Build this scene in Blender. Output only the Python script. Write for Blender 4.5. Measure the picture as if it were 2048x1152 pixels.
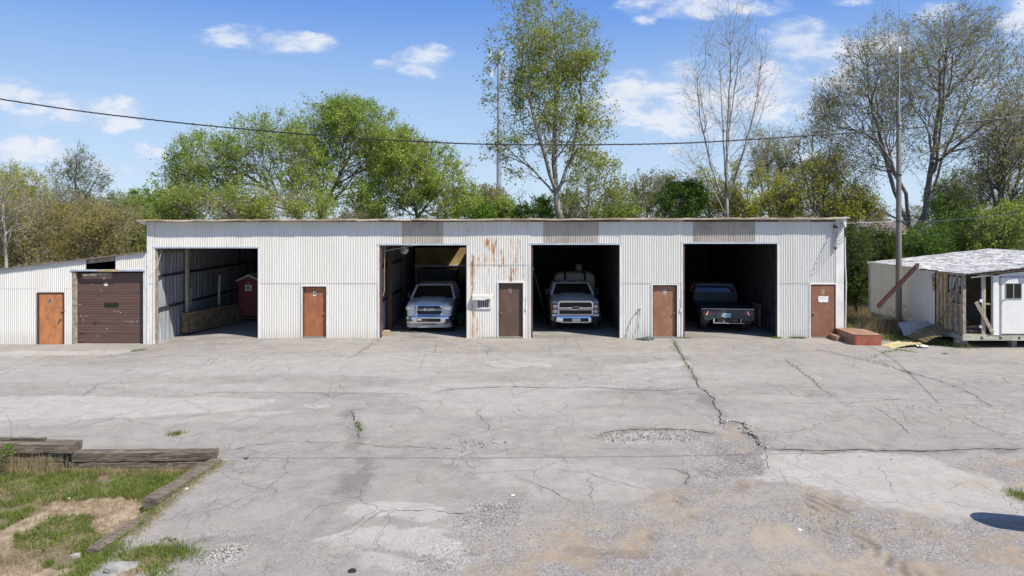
import bpy, math, random
import numpy as np
from mathutils import Vector

for o in list(bpy.data.objects): bpy.data.objects.remove(o)
SC = bpy.context.scene
COL = SC.collection
R = math.radians
PI = math.pi

# ------------------------------------------------------------------ camera, sky, sun, exposure
FPX, CX, HY, CH = 1365.0, 1024.0, 441.0, 4.65      # focal length and horizon of the photograph (2048 px wide), eye height
cd = bpy.data.cameras.new('camera'); cam = bpy.data.objects.new('camera', cd); COL.objects.link(cam)
cam.location = (0, 0, CH); cam.rotation_euler = (R(90), 0, 0)
cd.sensor_width = 36; cd.lens = 36 * FPX / 2048; cd.shift_y = -(576 - HY) / 2048
cd.clip_start = 0.1; cd.clip_end = 6000
SC.camera = cam

SUN_AZ, SUN_EL = 54.0, 53.5        # degrees to the right of straight behind the camera, and above the horizon
sd = Vector((math.sin(R(SUN_AZ)) * math.cos(R(SUN_EL)), -math.cos(R(SUN_AZ)) * math.cos(R(SUN_EL)), math.sin(R(SUN_EL))))
sl = bpy.data.lights.new('sun', 'SUN'); sun = bpy.data.objects.new('sun', sl); COL.objects.link(sun)
sun.location = (30, -20, 40)
sun.rotation_euler = sd.to_track_quat('Z', 'Y').to_euler()
sl.energy = 4.6; sl.angle = R(0.55); sl.color = (1.0, 0.935, 0.825)
SKY_STRENGTH = 0.115
SC.view_settings.view_transform = 'Standard'; SC.view_settings.look = 'None'
SC.view_settings.exposure = 0.44; SC.view_settings.gamma = 1.0
SC.view_settings.use_curve_mapping = False

class NT:
    """small helper round a node tree"""
    def __init__(s, nt): s.nt = nt; s.n = nt.nodes; s.l = nt.links
    def add(s, t, **k):
        n = s.n.new(t)
        for a, b in k.items():
            if a == 'inputs':
                for i, v in b.items(): s.set(n, i, v)
            else: setattr(n, a, b)
        return n
    def set(s, n, i, v):
        if isinstance(v, bpy.types.NodeSocket): s.l.new(v, n.inputs[i])
        else: n.inputs[i].default_value = v
    def m(s, op, a, b=None, c=None, clamp=False):
        n = s.n.new('ShaderNodeMath'); n.operation = op; n.use_clamp = clamp
        s.set(n, 0, a)
        if b is not None: s.set(n, 1, b)
        if c is not None: s.set(n, 2, c)
        return n.outputs[0]
    def noise(s, vec, scale, detail=4, rough=.55, dist=0.0):
        n = s.add('ShaderNodeTexNoise', inputs={'Scale': scale, 'Detail': detail, 'Roughness': rough, 'Distortion': dist})
        if vec is not None: s.l.new(vec, n.inputs['Vector'])
        return n.outputs['Fac']
    def ramp(s, fac, lo, hi, a=0.0, b=1.0, smooth=True):
        n = s.n.new('ShaderNodeMapRange'); n.interpolation_type = 'SMOOTHSTEP' if smooth else 'LINEAR'
        s.set(n, 0, fac)
        for i, v in ((1, lo), (2, hi), (3, a), (4, b)): n.inputs[i].default_value = v
        return n.outputs[0]
    def mix(s, f, a, b):
        n = s.n.new('ShaderNodeMix'); n.data_type = 'RGBA'
        s.set(n, 0, f)
        for i, v in ((6, a), (7, b)):
            if isinstance(v, (tuple, list)): v = tuple(v) + ((1,) if len(v) == 3 else ())
            s.set(n, i, v)
        return n.outputs[2]
    def scale(s, vec, x, y, z):
        n = s.n.new('ShaderNodeVectorMath'); n.operation = 'MULTIPLY'
        s.l.new(vec, n.inputs[0]); n.inputs[1].default_value = (x, y, z)
        return n.outputs[0]

# world: physical sky with drifting fair-weather clouds
W = bpy.data.worlds.new('World'); SC.world = W; W.use_nodes = True
w = NT(W.node_tree); w.n.clear()
skyn = w.add('ShaderNodeTexSky', sky_type='NISHITA', sun_disc=False, sun_elevation=R(SUN_EL), sun_rotation=R(180 - SUN_AZ))
skyn.air_density = 1.0; skyn.dust_density = 0.6; skyn.ozone_density = 2.2; skyn.altitude = 200
tc = w.add('ShaderNodeTexCoord').outputs['Generated']
sep = w.add('ShaderNodeSeparateXYZ'); w.l.new(tc, sep.inputs[0])
x_, y_, z_ = sep.outputs
ys = w.m('MAXIMUM', y_, 0.02)
u_ = w.m('DIVIDE', x_, ys); v_ = w.m('DIVIDE', z_, ys)
ahead = w.ramp(y_, 0.03, 0.12)
cb = w.add('ShaderNodeCombineXYZ', inputs={0: u_, 1: w.m('MULTIPLY', v_, 2.1), 2: 0.0}).outputs[0]
n1 = w.noise(cb, 15.0, 9, .62, .25)
n2 = w.noise(cb, 3.0, 4, .5)
CLOUDS = [  # centre px, centre py, half width, half height, weight
    (470, 72, 70, 20, .9), (560, 84, 75, 22, 1.0), (640, 88, 34, 18, .8), (850, 122, 56, 30, .95), (770, 130, 26, 12, .5),
    (20, 190, 70, 32, 1.0), (140, 222, 130, 34, 1.0), (235, 245, 50, 22, .7), (50, 312, 110, 38, .95), (296, 300, 40, 20, .9), (190, 330, 170, 22, .55),
    (370, 262, 70, 20, .45), (1270, 190, 85, 42, 1.0), (1400, 205, 110, 70, 1.1), (1540, 185, 110, 62, 1.1), (1330, 235, 160, 40, .7), (1660, 200, 80, 45, .7),
    (1400, 12, 150, 24, 1.0), (1290, 36, 24, 14, .6), (1600, 85, 75, 42, 1.0), (1690, 105, 80, 45, .9), (1560, 60, 30, 22, .6), (1770, 85, 60, 30, .9),
    (1880, 28, 50, 22, .8), (2045, 38, 46, 38, 1.1), (1270, 300, 130, 24, .5), (1620, 300, 160, 40, .6), (1960, 150, 90, 50, .5), (950, 330, 120, 30, .35), (1700, 4, 40, 8, .6)]
acc = None; grd = None
for (a, b, c, d, wt) in CLOUDS:
    du = w.m('MULTIPLY_ADD', u_, FPX / c, -(a - CX) / c)
    dv = w.m('MULTIPLY_ADD', v_, FPX / d, -(HY - b) / d)
    q = w.m('ADD', w.m('MULTIPLY', du, du), w.m('MULTIPLY', dv, dv))
    e = w.m('MULTIPLY', w.m('SUBTRACT', 1.0, w.m('MULTIPLY', q, .50)), wt)
    acc = e if acc is None else w.m('MAXIMUM', acc, e)
acc = w.m('MAXIMUM', acc, 0.0)
dens_a = w.m('ADD', acc, w.m('MULTIPLY', w.m('SUBTRACT', n1, .5), 3.0))
dens_a = w.m('MULTIPLY', w.ramp(dens_a, .05, 1.15), ahead)
dens_a = w.m('MULTIPLY', dens_a, w.ramp(acc, .02, .3))
zz = w.m('MAXIMUM', z_, 0.06)
cb2 = w.add('ShaderNodeCombineXYZ', inputs={0: w.m('DIVIDE', x_, zz), 1: w.m('DIVIDE', y_, zz), 2: 3.0}).outputs[0]
n3 = w.noise(cb2, .9, 7, .58)
dens_b = w.m('MULTIPLY', w.ramp(n3, .56, .68), w.ramp(z_, .33, .45))
dens_b = w.m('MULTIPLY', dens_b, .7)
dens = w.m('MAXIMUM', dens_a, dens_b)
tint = w.add('ShaderNodeHueSaturation', inputs={'Hue': .512, 'Saturation': 1.22, 'Value': .96, 'Color': skyn.outputs[0]}).outputs[0]
lowc = w.mix(w.ramp(z_, .0, .19, smooth=False), (4.1, 5.1, 6.3), (2.45, 3.72, 5.7))
lowc = w.mix(w.ramp(z_, .16, .33), lowc, (.92, 2.12, 5.3))
tint = w.mix(w.ramp(z_, .30, .75, .88, 0.0), tint, lowc)
shade = w.m('MULTIPLY', w.ramp(w.m('ADD', n1, w.m('MULTIPLY', n2, .6)), .60, .95), w.ramp(dens, .2, .9))
ccol = w.mix(shade, (3.7, 4.4, 5.8), (5.5, 5.65, 6.05))
skyc = w.mix(w.m('MULTIPLY', dens, .88), tint, ccol)
bgn = w.add('ShaderNodeBackground', inputs={'Color': skyc, 'Strength': SKY_STRENGTH})
w.l.new(bgn.outputs[0], w.add('ShaderNodeOutputWorld').inputs[0])

# ------------------------------------------------------------------ placing: photograph measurements to metres
def X_(px, Y): return (px - CX) * Y / FPX
def Z_(py, Y): return CH - (py - HY) * Y / FPX
def G(px, py, z=0.0):
    Y = (CH - z) * FPX / (py - HY)
    return (X_(px, Y), Y)
YF = 27.0                      # the front of the long building
def fx(px): return X_(px, YF)
def fz(py): return Z_(py, YF)

# ------------------------------------------------------------------ numpy value noise
_rt = np.random.RandomState(7).rand(256, 256)
def vnoise(x, y, s=0):
    x = np.asarray(x, float) + s * 17.31; y = np.asarray(y, float) + s * 9.17
    xi = np.floor(x).astype(int); yi = np.floor(y).astype(int)
    fx_ = x - xi; fy_ = y - yi
    fx_ = fx_ * fx_ * (3 - 2 * fx_); fy_ = fy_ * fy_ * (3 - 2 * fy_)
    a = _rt[xi % 256, yi % 256]; b = _rt[(xi + 1) % 256, yi % 256]
    c = _rt[xi % 256, (yi + 1) % 256]; d = _rt[(xi + 1) % 256, (yi + 1) % 256]
    return (a * (1 - fx_) + b * fx_) * (1 - fy_) + (c * (1 - fx_) + d * fx_) * fy_
def fbm(x, y, s=0, o=4):
    t = 0; a = .5; n = 0
    for i in range(o):
        t = t + a * vnoise(x * 2 ** i, y * 2 ** i, s + i); n += a; a *= .5
    return t / n
def sstep(v, a, b):
    t = np.clip((v - a) / (b - a), 0, 1); return t * t * (3 - 2 * t)
def inpoly(X, Y, poly):
    r = np.zeros(X.shape, bool); n = len(poly)
    for i in range(n):
        x0, y0 = poly[i]; x1, y1 = poly[(i + 1) % n]
        if y0 == y1: continue
        c = ((y0 > Y) != (y1 > Y)) & (X < (x1 - x0) * (Y - y0) / (y1 - y0) + x0)
        r ^= c
    return r
def segdist(X, Y, pl):
    """distance to a polyline and the signed side offset of the nearest piece"""
    best = np.full(X.shape, 1e9); side = np.zeros(X.shape)
    for (x0, y0), (x1, y1) in zip(pl[:-1], pl[1:]):
        dx, dy = x1 - x0, y1 - y0; L = math.hypot(dx, dy) + 1e-9
        t = np.clip(((X - x0) * dx + (Y - y0) * dy) / L / L, 0, 1)
        d = np.hypot(X - x0 - t * dx, Y - y0 - t * dy)
        k = d < best
        best = np.where(k, d, best); side = np.where(k, ((X - x0) * dy - (Y - y0) * dx) / L, side)
    return best, side

# ------------------------------------------------------------------ the lie of the ground
GRASS_POLY = [(-30, 13.24), (-5.86, 13.24), (-6.02, 11.3), (-6.0, 10.0), (-6.35, 9.0), (-6.6, 6), (-30, 6)]
def tie_x(Y): return np.where(Y < 11.45, -5.93, -6.05 + np.clip(Y - 11.3, 0, 3) * .13)
def hgt(X, Y):
    X = np.asarray(X, float); Y = np.asarray(Y, float)
    h = -.24 * sstep(-X, 10.5, 14.8) * sstep(Y, 19, 25)
    sw = .06 + .5 * sstep(-Y, -10.1, -9.5)
    g = np.clip((tie_x(Y) - X + sw) / (2 * sw), 0, 1) * sstep(-Y, -13.46, -13.38)           # the sunken grass
    h = h - g * (.20 + .10 * sstep(-Y, -12.5, -9)) 
    h = h - (1 - g) * .13 * sstep(-X, 2.5, 6.0) * sstep(-Y, -13.0, -10.2)
    h = h + .012 * (fbm(X * .35, Y * .35, 3) - .5) * 2 * (Y < 26.6)
    return h

# ------------------------------------------------------------------ mesh helpers
ORG = {}
def tagp(o, label=None, cat=None, group=None, kind=None):
    if label: o['label'] = label
    if cat: o['category'] = cat
    if group: o['group'] = group
    if kind: o['kind'] = kind
    return o
def thing(name, label, cat, loc=(0, 0, 0), rot=0.0, group=None, local=False):
    o = bpy.data.objects.new(name, None); COL.objects.link(o)
    o.empty_display_size = .3
    o.location = loc; o.rotation_euler = (0, 0, rot)
    ORG[o] = (0, 0, 0) if local else tuple(loc)
    return tagp(o, label, cat, group)
def link(name, me, mat, parent=None, loc=None):
    if mat is not None and not me.materials: me.materials.append(mat)
    o = bpy.data.objects.new(name, me); COL.objects.link(o)
    if parent is not None:
        o.parent = parent; ORG[o] = ORG[parent]
    elif loc is not None:
        o.location = loc; ORG[o] = tuple(loc)
    return o
def mesh_np(name, V, F, smooth=False):
    """V (n,3), F (m,k) with k corners each"""
    V = np.asarray(V, np.float32); F = np.asarray(F, np.int32)
    me = bpy.data.meshes.new(name); k = F.shape[1]
    me.vertices.add(len(V)); me.vertices.foreach_set('co', V.ravel())
    me.loops.add(F.size); me.loops.foreach_set('vertex_index', F.ravel())
    me.polygons.add(len(F)); me.polygons.foreach_set('loop_start', np.arange(0, F.size, k, dtype=np.int32))
    if smooth: me.polygons.foreach_set('use_smooth', np.ones(len(F), bool))
    me.update(calc_edges=True)
    return me
class MB:
    def __init__(s): s.v = []; s.f = []
    def q(s, pts):
        n = len(s.v); s.v += [tuple(p) for p in pts]; s.f.append(tuple(range(n, n + len(pts))))
        return s
    def hexa(s, p):
        """eight corners: bottom four then top four, both anticlockwise from above"""
        n = len(s.v); s.v += [tuple(a) for a in p]
        for f in ((0, 3, 2, 1), (4, 5, 6, 7), (0, 1, 5, 4), (1, 2, 6, 5), (2, 3, 7, 6), (3, 0, 4, 7)):
            s.f.append(tuple(n + i for i in f))
        return s
    def box(s, x0, x1, y0, y1, z0, z1, b=0.0):
        if b <= 0:
            return s.hexa([(x0, y0, z0), (x1, y0, z0), (x1, y1, z0), (x0, y1, z0), (x0, y0, z1), (x1, y0, z1), (x1, y1, z1), (x0, y1, z1)])
        r = []
        for (z, k) in ((z0, b), (z0 + b, 0), (z1 - b, 0), (z1, b)):
            c = b if k == 0 else b + k * .6
            a0, a1, c0, c1 = x0 + k, x1 - k, y0 + k, y1 - k
            r.append([(a0 + b, c0, z), (a1 - b, c0, z), (a1, c0 + b, z), (a1, c1 - b, z), (a1 - b, c1, z), (a0 + b, c1, z), (a0, c1 - b, z), (a0, c0 + b, z)])
        return s.loft(r)
    def bar(s, a, b, w, h, up=(0, 0, 1), ext=0):
        a = Vector(a); b = Vector(b); d = (b - a).normalized(); up = Vector(up)
        if abs(d.dot(up)) > .98: up = Vector((0, 1, 0))
        sx = d.cross(up).normalized() * (w / 2); sz = sx.cross(d).normalized() * (h / 2)
        a = a - d * ext; b = b + d * ext
        return s.hexa([a - sx - sz, a + sx - sz, b + sx - sz, b - sx - sz, a - sx + sz, a + sx + sz, b + sx + sz, b - sx + sz])
    def loft(s, rings, cap0=True, cap1=True, closed=True):
        n = len(s.v); k = len(rings[0])
        for r in rings: s.v += [tuple(p) for p in r]
        for i in range(len(rings) - 1):
            for j in range(k if closed else k - 1):
                a = n + i * k + j; b = n + i * k + (j + 1) % k
                s.f.append((a, b, b + k, a + k))
        if cap0: s.f.append(tuple(n + j for j in reversed(range(k))))
        if cap1: s.f.append(tuple(n + (len(rings) - 1) * k + j for j in range(k)))
        return s
    def tube(s, path, r, n=6, cap=True):
        P = [Vector(p) for p in path]; rings = []
        rr = r if isinstance(r, (list, tuple)) else [r] * len(P)
        ref = None
        for i, p in enumerate(P):
            d = (P[min(i + 1, len(P) - 1)] - P[max(i - 1, 0)]).normalized()
            if ref is None:
                ref = Vector((0, 0, 1)) if abs(d.z) < .9 else Vector((1, 0, 0))
            a = d.cross(ref).normalized(); b = d.cross(a).normalized(); ref = -b if False else ref
            rings.append([p + (a * math.cos(t) + b * math.sin(t)) * rr[i] for t in [2 * PI * j / n for j in range(n)]])
        return s.loft(rings, cap, cap)
    def lathe(s, c, axis, prof, n=20, cap=True):
        """prof: list of (along, radius)"""
        c = Vector(c); d = Vector(axis).normalized()
        a = d.cross(Vector((0, 0, 1)) if abs(d.z) < .9 else Vector((1, 0, 0))).normalized(); b = d.cross(a)
        rings = [[c + d * t + (a * math.cos(q) + b * math.sin(q)) * r for q in [2 * PI * j / n for j in range(n)]] for t, r in prof]
        return s.loft(rings, cap, cap)
    def prism(s, pts, y0, y1):
        """outline in (x, z), anticlockwise seen from the camera side (-y), from y0 back to y1"""
        return s.loft([[(x, y0, z) for x, z in pts], [(x, y1, z) for x, z in pts]])
    def corr(s, x0, x1, z0, z1, y, amp=.009, p=.068, ppw=7, zs=None, z0f=None, z1f=None, axis='x', wob=0.0, rows=1):
        """a corrugated sheet standing up; ribs run up; axis 'x' faces -y, 'y' faces +x/-x"""
        n = max(3, int((x1 - x0) / p * ppw)); nn = len(s.v)
        xs = [x0 + (x1 - x0) * i / n for i in range(n + 1)]
        for k in range(rows + 1):
            t = k / rows
            for x in xs:
                za = z0f(x) if z0f else z0; zb = z1f(x) if z1f else z1
                yy = y - amp * math.sin(2 * PI * x / p) + (wob * math.sin(x * 1.7 + k * 2.1) if wob else 0)
                z = za + (zb - za) * t
                s.v.append((x, yy, z) if axis == 'x' else (yy, x, z))
        for k in range(rows):
            for i in range(n):
                a = nn + k * (n + 1) + i
                s.f.append((a, a + 1, a + n + 2, a + n + 1))
        return s
    def build(s, name, mat, parent=None, loc=None, smooth=False, kind=None, label=None):
        if parent is not None: o0 = ORG[parent]
        else: o0 = loc if loc is not None else (0, 0, 0)
        me = bpy.data.meshes.new(name)
        V = np.array(s.v, float) - np.array(o0, float)
        me.from_pydata(V.tolist(), [], s.f)
        if smooth:
            me.polygons.foreach_set('use_smooth', np.ones(len(me.polygons), bool))
            if hasattr(me, 'set_sharp_from_angle'): me.set_sharp_from_angle(angle=R(38))
        me.update()
        o = link(name, me, mat, parent, loc)
        if kind: o['kind'] = kind
        if label: o['label'] = label
        return o
def text(name, body, size, loc, rotx, mat, parent, depth=.004, boldness=0.0, rotz=0.0, xs=1.0, align='CENTER'):
    c = bpy.data.curves.new(name, 'FONT'); c.body = body; c.size = size; c.extrude = depth; c.offset = boldness
    c.align_x = align; c.align_y = 'CENTER'; c.resolution_u = 3
    t = bpy.data.objects.new('tmp', c); COL.objects.link(t)
    dg = bpy.context.evaluated_depsgraph_get()
    me = bpy.data.meshes.new_from_object(t.evaluated_get(dg)); bpy.data.objects.remove(t)
    me.materials.clear()
    o = link(name, me, mat, parent)
    o.location = Vector(loc) - Vector(ORG[parent]); o.rotation_euler = (rotx, 0, rotz); o.scale = (xs, 1, 1)
    return o
# ------------------------------------------------------------------ materials
def newmat(name):
    m = bpy.data.materials.new(name); m.use_nodes = True
    t = NT(m.node_tree); t.n.clear()
    out = t.add('ShaderNodeOutputMaterial')
    b = t.add('ShaderNodeBsdfPrincipled'); t.l.new(b.outputs[0], out.inputs[0])
    return m, t, b, out
def bump(t, b, h, dist, strength=1.0):
    n = t.add('ShaderNodeBump', inputs={'Height': h, 'Distance': dist, 'Strength': strength})
    t.l.new(n.outputs[0], b.inputs['Normal'])
def mat(name, c, rough=.6, metal=0.0, var=.18, sc=3.0, c2=None, stretch=(1, 1, 1), bmp=0.0, fine=0.0, spec=.5, lo=.35, hi=.7, coat=0.0):
    """plain surface with soft large and fine variation in colour, in world metres"""
    m, t, b, _ = newmat(name)
    pos = t.add('ShaderNodeNewGeometry').outputs['Position']
    v = t.scale(pos, *stretch)
    n = t.noise(v, sc, 6, .6)
    f = t.ramp(n, lo, hi)
    a = tuple(x * (1 - var) for x in c); e = c2 if c2 else tuple(min(1, x * (1 + var)) for x in c)
    col = t.mix(f, a, e)
    if fine:
        g = t.noise(pos, 70.0, 3, .7)
        col = t.mix(t.ramp(g, .3, .75, 0, fine), col, tuple(x * .45 for x in c))
    t.set(b, 'Base Color', col)
    b.inputs['Roughness'].default_value = rough; b.inputs['Metallic'].default_value = metal
    b.inputs['Specular IOR Level'].default_value = spec
    if coat: b.inputs['Coat Weight'].default_value = coat; b.inputs['Coat Roughness'].default_value = .08
    if bmp: bump(t, b, n, bmp)
    return m

def wall_paint(name, base, dirt, rust_boxes=(), streak=.5, grime=.5, low=.35):
    """sun-bleached paint on ribbed steel: rain streaks, splash dirt near the ground, rust where listed"""
    m, t, b, _ = newmat(name)
    pos = t.add('ShaderNodeNewGeometry').outputs['Position']
    sp = t.add('ShaderNodeSeparateXYZ'); t.l.new(pos, sp.inputs[0])
    st = t.noise(t.scale(pos, 9, 9, .55), 1.6, 5, .65)
    col = t.mix(t.ramp(st, .48, .78, 0, streak), base, dirt)
    pan = t.noise(t.scale(pos, 1.5, 1.5, .22), 1.0, 2, .5)
    col = t.mix(t.ramp(pan, .35, .7, 0, .16), col, tuple(x * .82 for x in base))
    bl = t.noise(pos, 1.1, 5, .6)
    col = t.mix(t.m('MULTIPLY', t.ramp(bl, .5, .75), grime), col, tuple(x * y for x, y in zip(dirt, (1, .96, .9))))
    gz = t.m('MULTIPLY', t.ramp(sp.outputs[2], -.2, .55, 1, 0), t.ramp(st, .3, .65, .3, 1))
    col = t.mix(t.m('MULTIPLY', gz, low), col, (.30, .26, .21))
    rm = None
    for (xa, xb, za, zb, thr, dens) in rust_boxes:
        soft = .05
        mk = t.m('MULTIPLY', t.ramp(sp.outputs[0], xa - soft, xa + soft), t.ramp(sp.outputs[0], xb - soft, xb + soft, 1, 0))
        mk = t.m('MULTIPLY', mk, t.m('MULTIPLY', t.ramp(sp.outputs[2], za - .12, za + .12), t.ramp(sp.outputs[2], zb - .2, zb + .02, 1, 0)))
        r = t.noise(t.scale(pos, 5.2, 5.2, .8), 1.55, 5, .66, .15)
        r2 = t.noise(t.scale(pos, 15, 15, 3.0), 1.3, 4, .7)
        k = t.m('MULTIPLY', t.ramp(t.m('ADD', t.m('MULTIPLY', r, .7), t.m('MULTIPLY', r2, .3)), thr - .03, thr + .13), t.m('MULTIPLY', mk, dens))
        rm = k if rm is None else t.m('MAXIMUM', rm, k)
    if rm is not None:
        rc = t.mix(t.ramp(t.noise(pos, 14, 4), .4, .65), (.42, .19, .075), (.17, .06, .025))
        halo = t.mix(t.m('MINIMUM', t.m('MULTIPLY', rm, 2.4), 1.0), col, (.55, .33, .17))
        col = t.mix(t.ramp(rm, .35, 1.0), halo, rc)
    oi = t.add('ShaderNodeObjectInfo').outputs['Random']
    col = t.mix(t.m('MULTIPLY', oi, .16), col, tuple(x * y * .72 for x, y in zip(base, (1, .97, .90))))
    t.set(b, 'Base Color', col); b.inputs['Roughness'].default_value = .55; b.inputs['Specular IOR Level'].default_value = .35
    return m

WHITE = (.745, .73, .68)
M = {}
M['wall'] = wall_paint('white_ribbed_paint', WHITE, (.55, .52, .46), [
    (-1.63, -1.50, .05, 3.35, .49, 1.0), (-1.10, .32, 2.95, 4.0, .52, 1.0), (-1.60, .52, 2.4, 3.3, .55, 1.0), (-1.7, -.30, .1, 3.0, .575, .6), (-.25, .35, 2.2, 2.9, .5, .9),
    (-1.8, .65, 4.2, 4.75, .55, .35), (11.2, 11.6, 2.3, 3.2, .60, .8), (9.9, 10.5, 2.5, 3.2, .6, .8)], .5, .15)
M['wall_shed'] = wall_paint('white_shed_paint', (.72, .71, .67), (.58, .55, .50), [], .35, .15)
M['sky_sheet'] = wall_paint('weathered_fibreglass_sheet', (.50, .455, .39), (.27, .235, .19), [], .9, .8, 0)
M['trim'] = mat('white_trim', (.74, .73, .70), .5, var=.1, sc=2)
M['trim_blue'] = mat('grey_blue_trim', (.50, .55, .62), .45, .2, var=.15)
M['roof_edge'] = mat('rusty_tan_roof_edge', (.42, .32, .20), .7, .1, var=.3, sc=1.2, c2=(.66, .56, .42))
M['black'] = mat('black_shadow_paint', (.02, .02, .02), .7)
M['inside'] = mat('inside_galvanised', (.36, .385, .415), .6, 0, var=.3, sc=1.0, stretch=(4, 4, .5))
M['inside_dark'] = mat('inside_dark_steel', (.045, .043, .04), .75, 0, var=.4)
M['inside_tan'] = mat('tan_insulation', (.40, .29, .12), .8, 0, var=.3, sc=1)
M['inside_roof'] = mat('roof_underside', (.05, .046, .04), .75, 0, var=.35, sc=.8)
M['floor'] = mat('old_concrete_floor', (.29, .275, .25), .85, 0, var=.22, sc=.9, bmp=.004, fine=.3)
M['wood'] = mat('old_lumber', (.30, .21, .12), .8, 0, var=.35, sc=4, stretch=(1, 1, 1), bmp=.003)
M['wood_new'] = mat('yellow_stud_wood', (.46, .33, .17), .75, 0, var=.2, sc=6, c2=(.58, .43, .24))
M['wood_grey'] = mat('grey_weathered_wood', (.30, .26, .21), .85, 0, var=.3, sc=6, c2=(.42, .36, .28))
M['post_pale'] = mat('pale_post', (.45, .41, .32), .7)
def door_rust(name, a, b_, mixhi=.66):
    m, t, b, _ = newmat(name)
    pos = t.add('ShaderNodeNewGeometry').outputs['Position']
    n = t.noise(t.scale(pos, 1.6, 1.6, 1), 2.2, 7, .68, .4); n2 = t.noise(t.scale(pos, 1, 1, 3), 5, 5, .7)
    col = t.mix(t.ramp(n, .38, mixhi), a, b_)
    col = t.mix(t.ramp(n2, .55, .8, 0, .55), col, tuple(x * .45 for x in a))
    g = t.noise(pos, 22, 4, .7); col = t.mix(t.ramp(g, .6, .8, 0, .35), col, (.48, .24, .11))
    t.set(b, 'Base Color', col); b.inputs['Roughness'].default_value = .62
    bump(t, b, n2, .004)
    return m
M['door5'] = door_rust('orange_rust_door', (.38, .165, .075), (.58, .225, .075), .62)
M['door4'] = door_rust('orange_brown_door', (.30, .115, .05), (.40, .155, .065))
M['door3'] = door_rust('dark_brown_door', (.10, .058, .042), (.135, .08, .058))
M['door2'] = door_rust('brown_rust_door', (.25, .115, .065), (.33, .165, .095))
M['door1'] = door_rust('brown_scuffed_door', (.22, .095, .055), (.29, .125, .07))
M['frame_brown'] = mat('brown_frame', (.12, .06, .04), .6)
M['rollup'] = mat('brown_rollup_paint', (.135, .078, .062), .55, 0, var=.14, sc=2.2, stretch=(.6, 1, 9), fine=.15)
M['chip'] = mat('chipped_white', (.72, .70, .68), .7, var=.1)
M['glass_dark'] = mat('dark_glass', (.012, .016, .018), .06, 0, var=.2, spec=.8)
M['steel'] = mat('worn_steel', (.40, .41, .42), .35, .8, var=.2)
M['chrome'] = mat('chrome', (.72, .74, .76), .12, 1.0, var=.05)
M['truckwhite'] = mat('white_vehicle_paint', (.80, .79, .78), .45, 0, var=.05, coat=.2)
M['silver'] = mat('silver_white_paint', (.76, .76, .78), .40, 0, var=.05, coat=.35)
M['lamp'] = mat('clear_lamp_glass', (.62, .68, .74), .08, .35, var=.3, sc=18)
M['amber'] = mat('amber_lens', (.62, .22, .03), .2)
M['red'] = mat('red_lens', (.50, .02, .025), .2, var=.1)
M['white_lens'] = mat('white_lens', (.80, .80, .80), .2, var=.05)
M['rubber'] = mat('tyre_rubber', (.035, .034, .033), .85, var=.3, sc=10)
M['plastic'] = mat('black_plastic', (.022, .022, .024), .55)
M['bedblack'] = mat('black_steel_bed', (.05, .062, .075), .5, .3, var=.25)
M['darkred'] = mat('dark_red_paint', (.15, .012, .022), .3, 0, var=.1, coat=.5)
M['plate'] = mat('pale_blue_plate', (.42, .62, .72), .4, var=.1)
M['tankwhite'] = mat('milky_tank_plastic', (.58, .56, .51), .5, var=.08)
M['binblack'] = mat('black_ribbed_bin', (.014, .018, .024), .6)
M['portared'] = mat('red_cabin_plastic', (.17, .010, .013), .5, var=.1)
M['portawhite'] = mat('pale_cabin_roof', (.55, .54, .52), .6, var=.1)
M['green'] = mat('dull_green', (.03, .11, .035), .5)
M['card'] = mat('tan_cardboard', (.46, .35, .22), .8, var=.12)
M['hose'] = mat('grey_hose', (.16, .19, .21), .5)
M['wire'] = mat('weathered_cable', (.028, .028, .032), .6, var=.2)
M['wire_light'] = mat('pale_service_cable', (.34, .33, .31), .5, .3)
M['galv'] = mat('galvanised_pole', (.45, .47, .50), .42, .5, var=.12, sc=1.2)
M['pole'] = mat('dull_green_grey_pole', (.19, .175, .135), .6, .1, var=.15, sc=2, stretch=(1, 1, .3))
M['paper'] = mat('white_paper', (.80, .79, .76), .8, var=.06)
M['ink'] = mat('dark_ink', (.03, .03, .03), .7)
def redbox():
    m, t, b, _ = newmat('red_brown_step_paint')
    pos = t.add('ShaderNodeNewGeometry').outputs['Position']
    n = t.noise(t.scale(pos, 2.2, 1, .7), 1.6, 6, .65, .5); n2 = t.noise(t.scale(pos, 6, 3, 1.2), 3, 5, .7)
    col = t.mix(t.ramp(n, .40, .62), (.30, .11, .06), (.36, .045, .03))
    col = t.mix(t.ramp(n2, .50, .75, 0, .6), col, (.20, .09, .05))
    t.set(b, 'Base Color', col); b.inputs['Roughness'].default_value = .7; bump(t, b, n2, .004)
    return m
M['redbox'] = redbox()
M['boxbrown'] = mat('faded_brown_boards', (.30, .165, .10), .8, var=.25, sc=3, c2=(.40, .25, .17))
M['trailer'] = wall_paint('beige_trailer_siding', (.82, .73, .57), (.50, .46, .38), [], .3, .2, .15)
M['trailer_grey'] = wall_paint('grey_trailer_siding', (.70, .66, .60), (.42, .41, .40), [], .3, .2, .15)
M['trailer_white'] = mat('white_trailer_paint', (.78, .77, .74), .5, var=.05, sc=2)
def patched_roof():
    m, t, b, _ = newmat('patched_white_roof_coating')
    pos = t.add('ShaderNodeNewGeometry').outputs['Position']
    n = t.noise(t.scale(pos, 1.0, .45, 1), 2.4, 6, .7, .8)
    n2 = t.noise(t.scale(pos, 3.5, .8, 1), 2.0, 5, .7, 1.2)
    col = t.mix(t.ramp(n, .40, .60), (.70, .69, .67), (.50, .50, .50))
    col = t.mix(t.ramp(n2, .47, .56, 0, .85), col, (.16, .16, .165))
    t.set(b, 'Base Color', col); b.inputs['Roughness'].default_value = .6; bump(t, b, n2, .01)
    return m
M['roofwhite'] = patched_roof()
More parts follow.
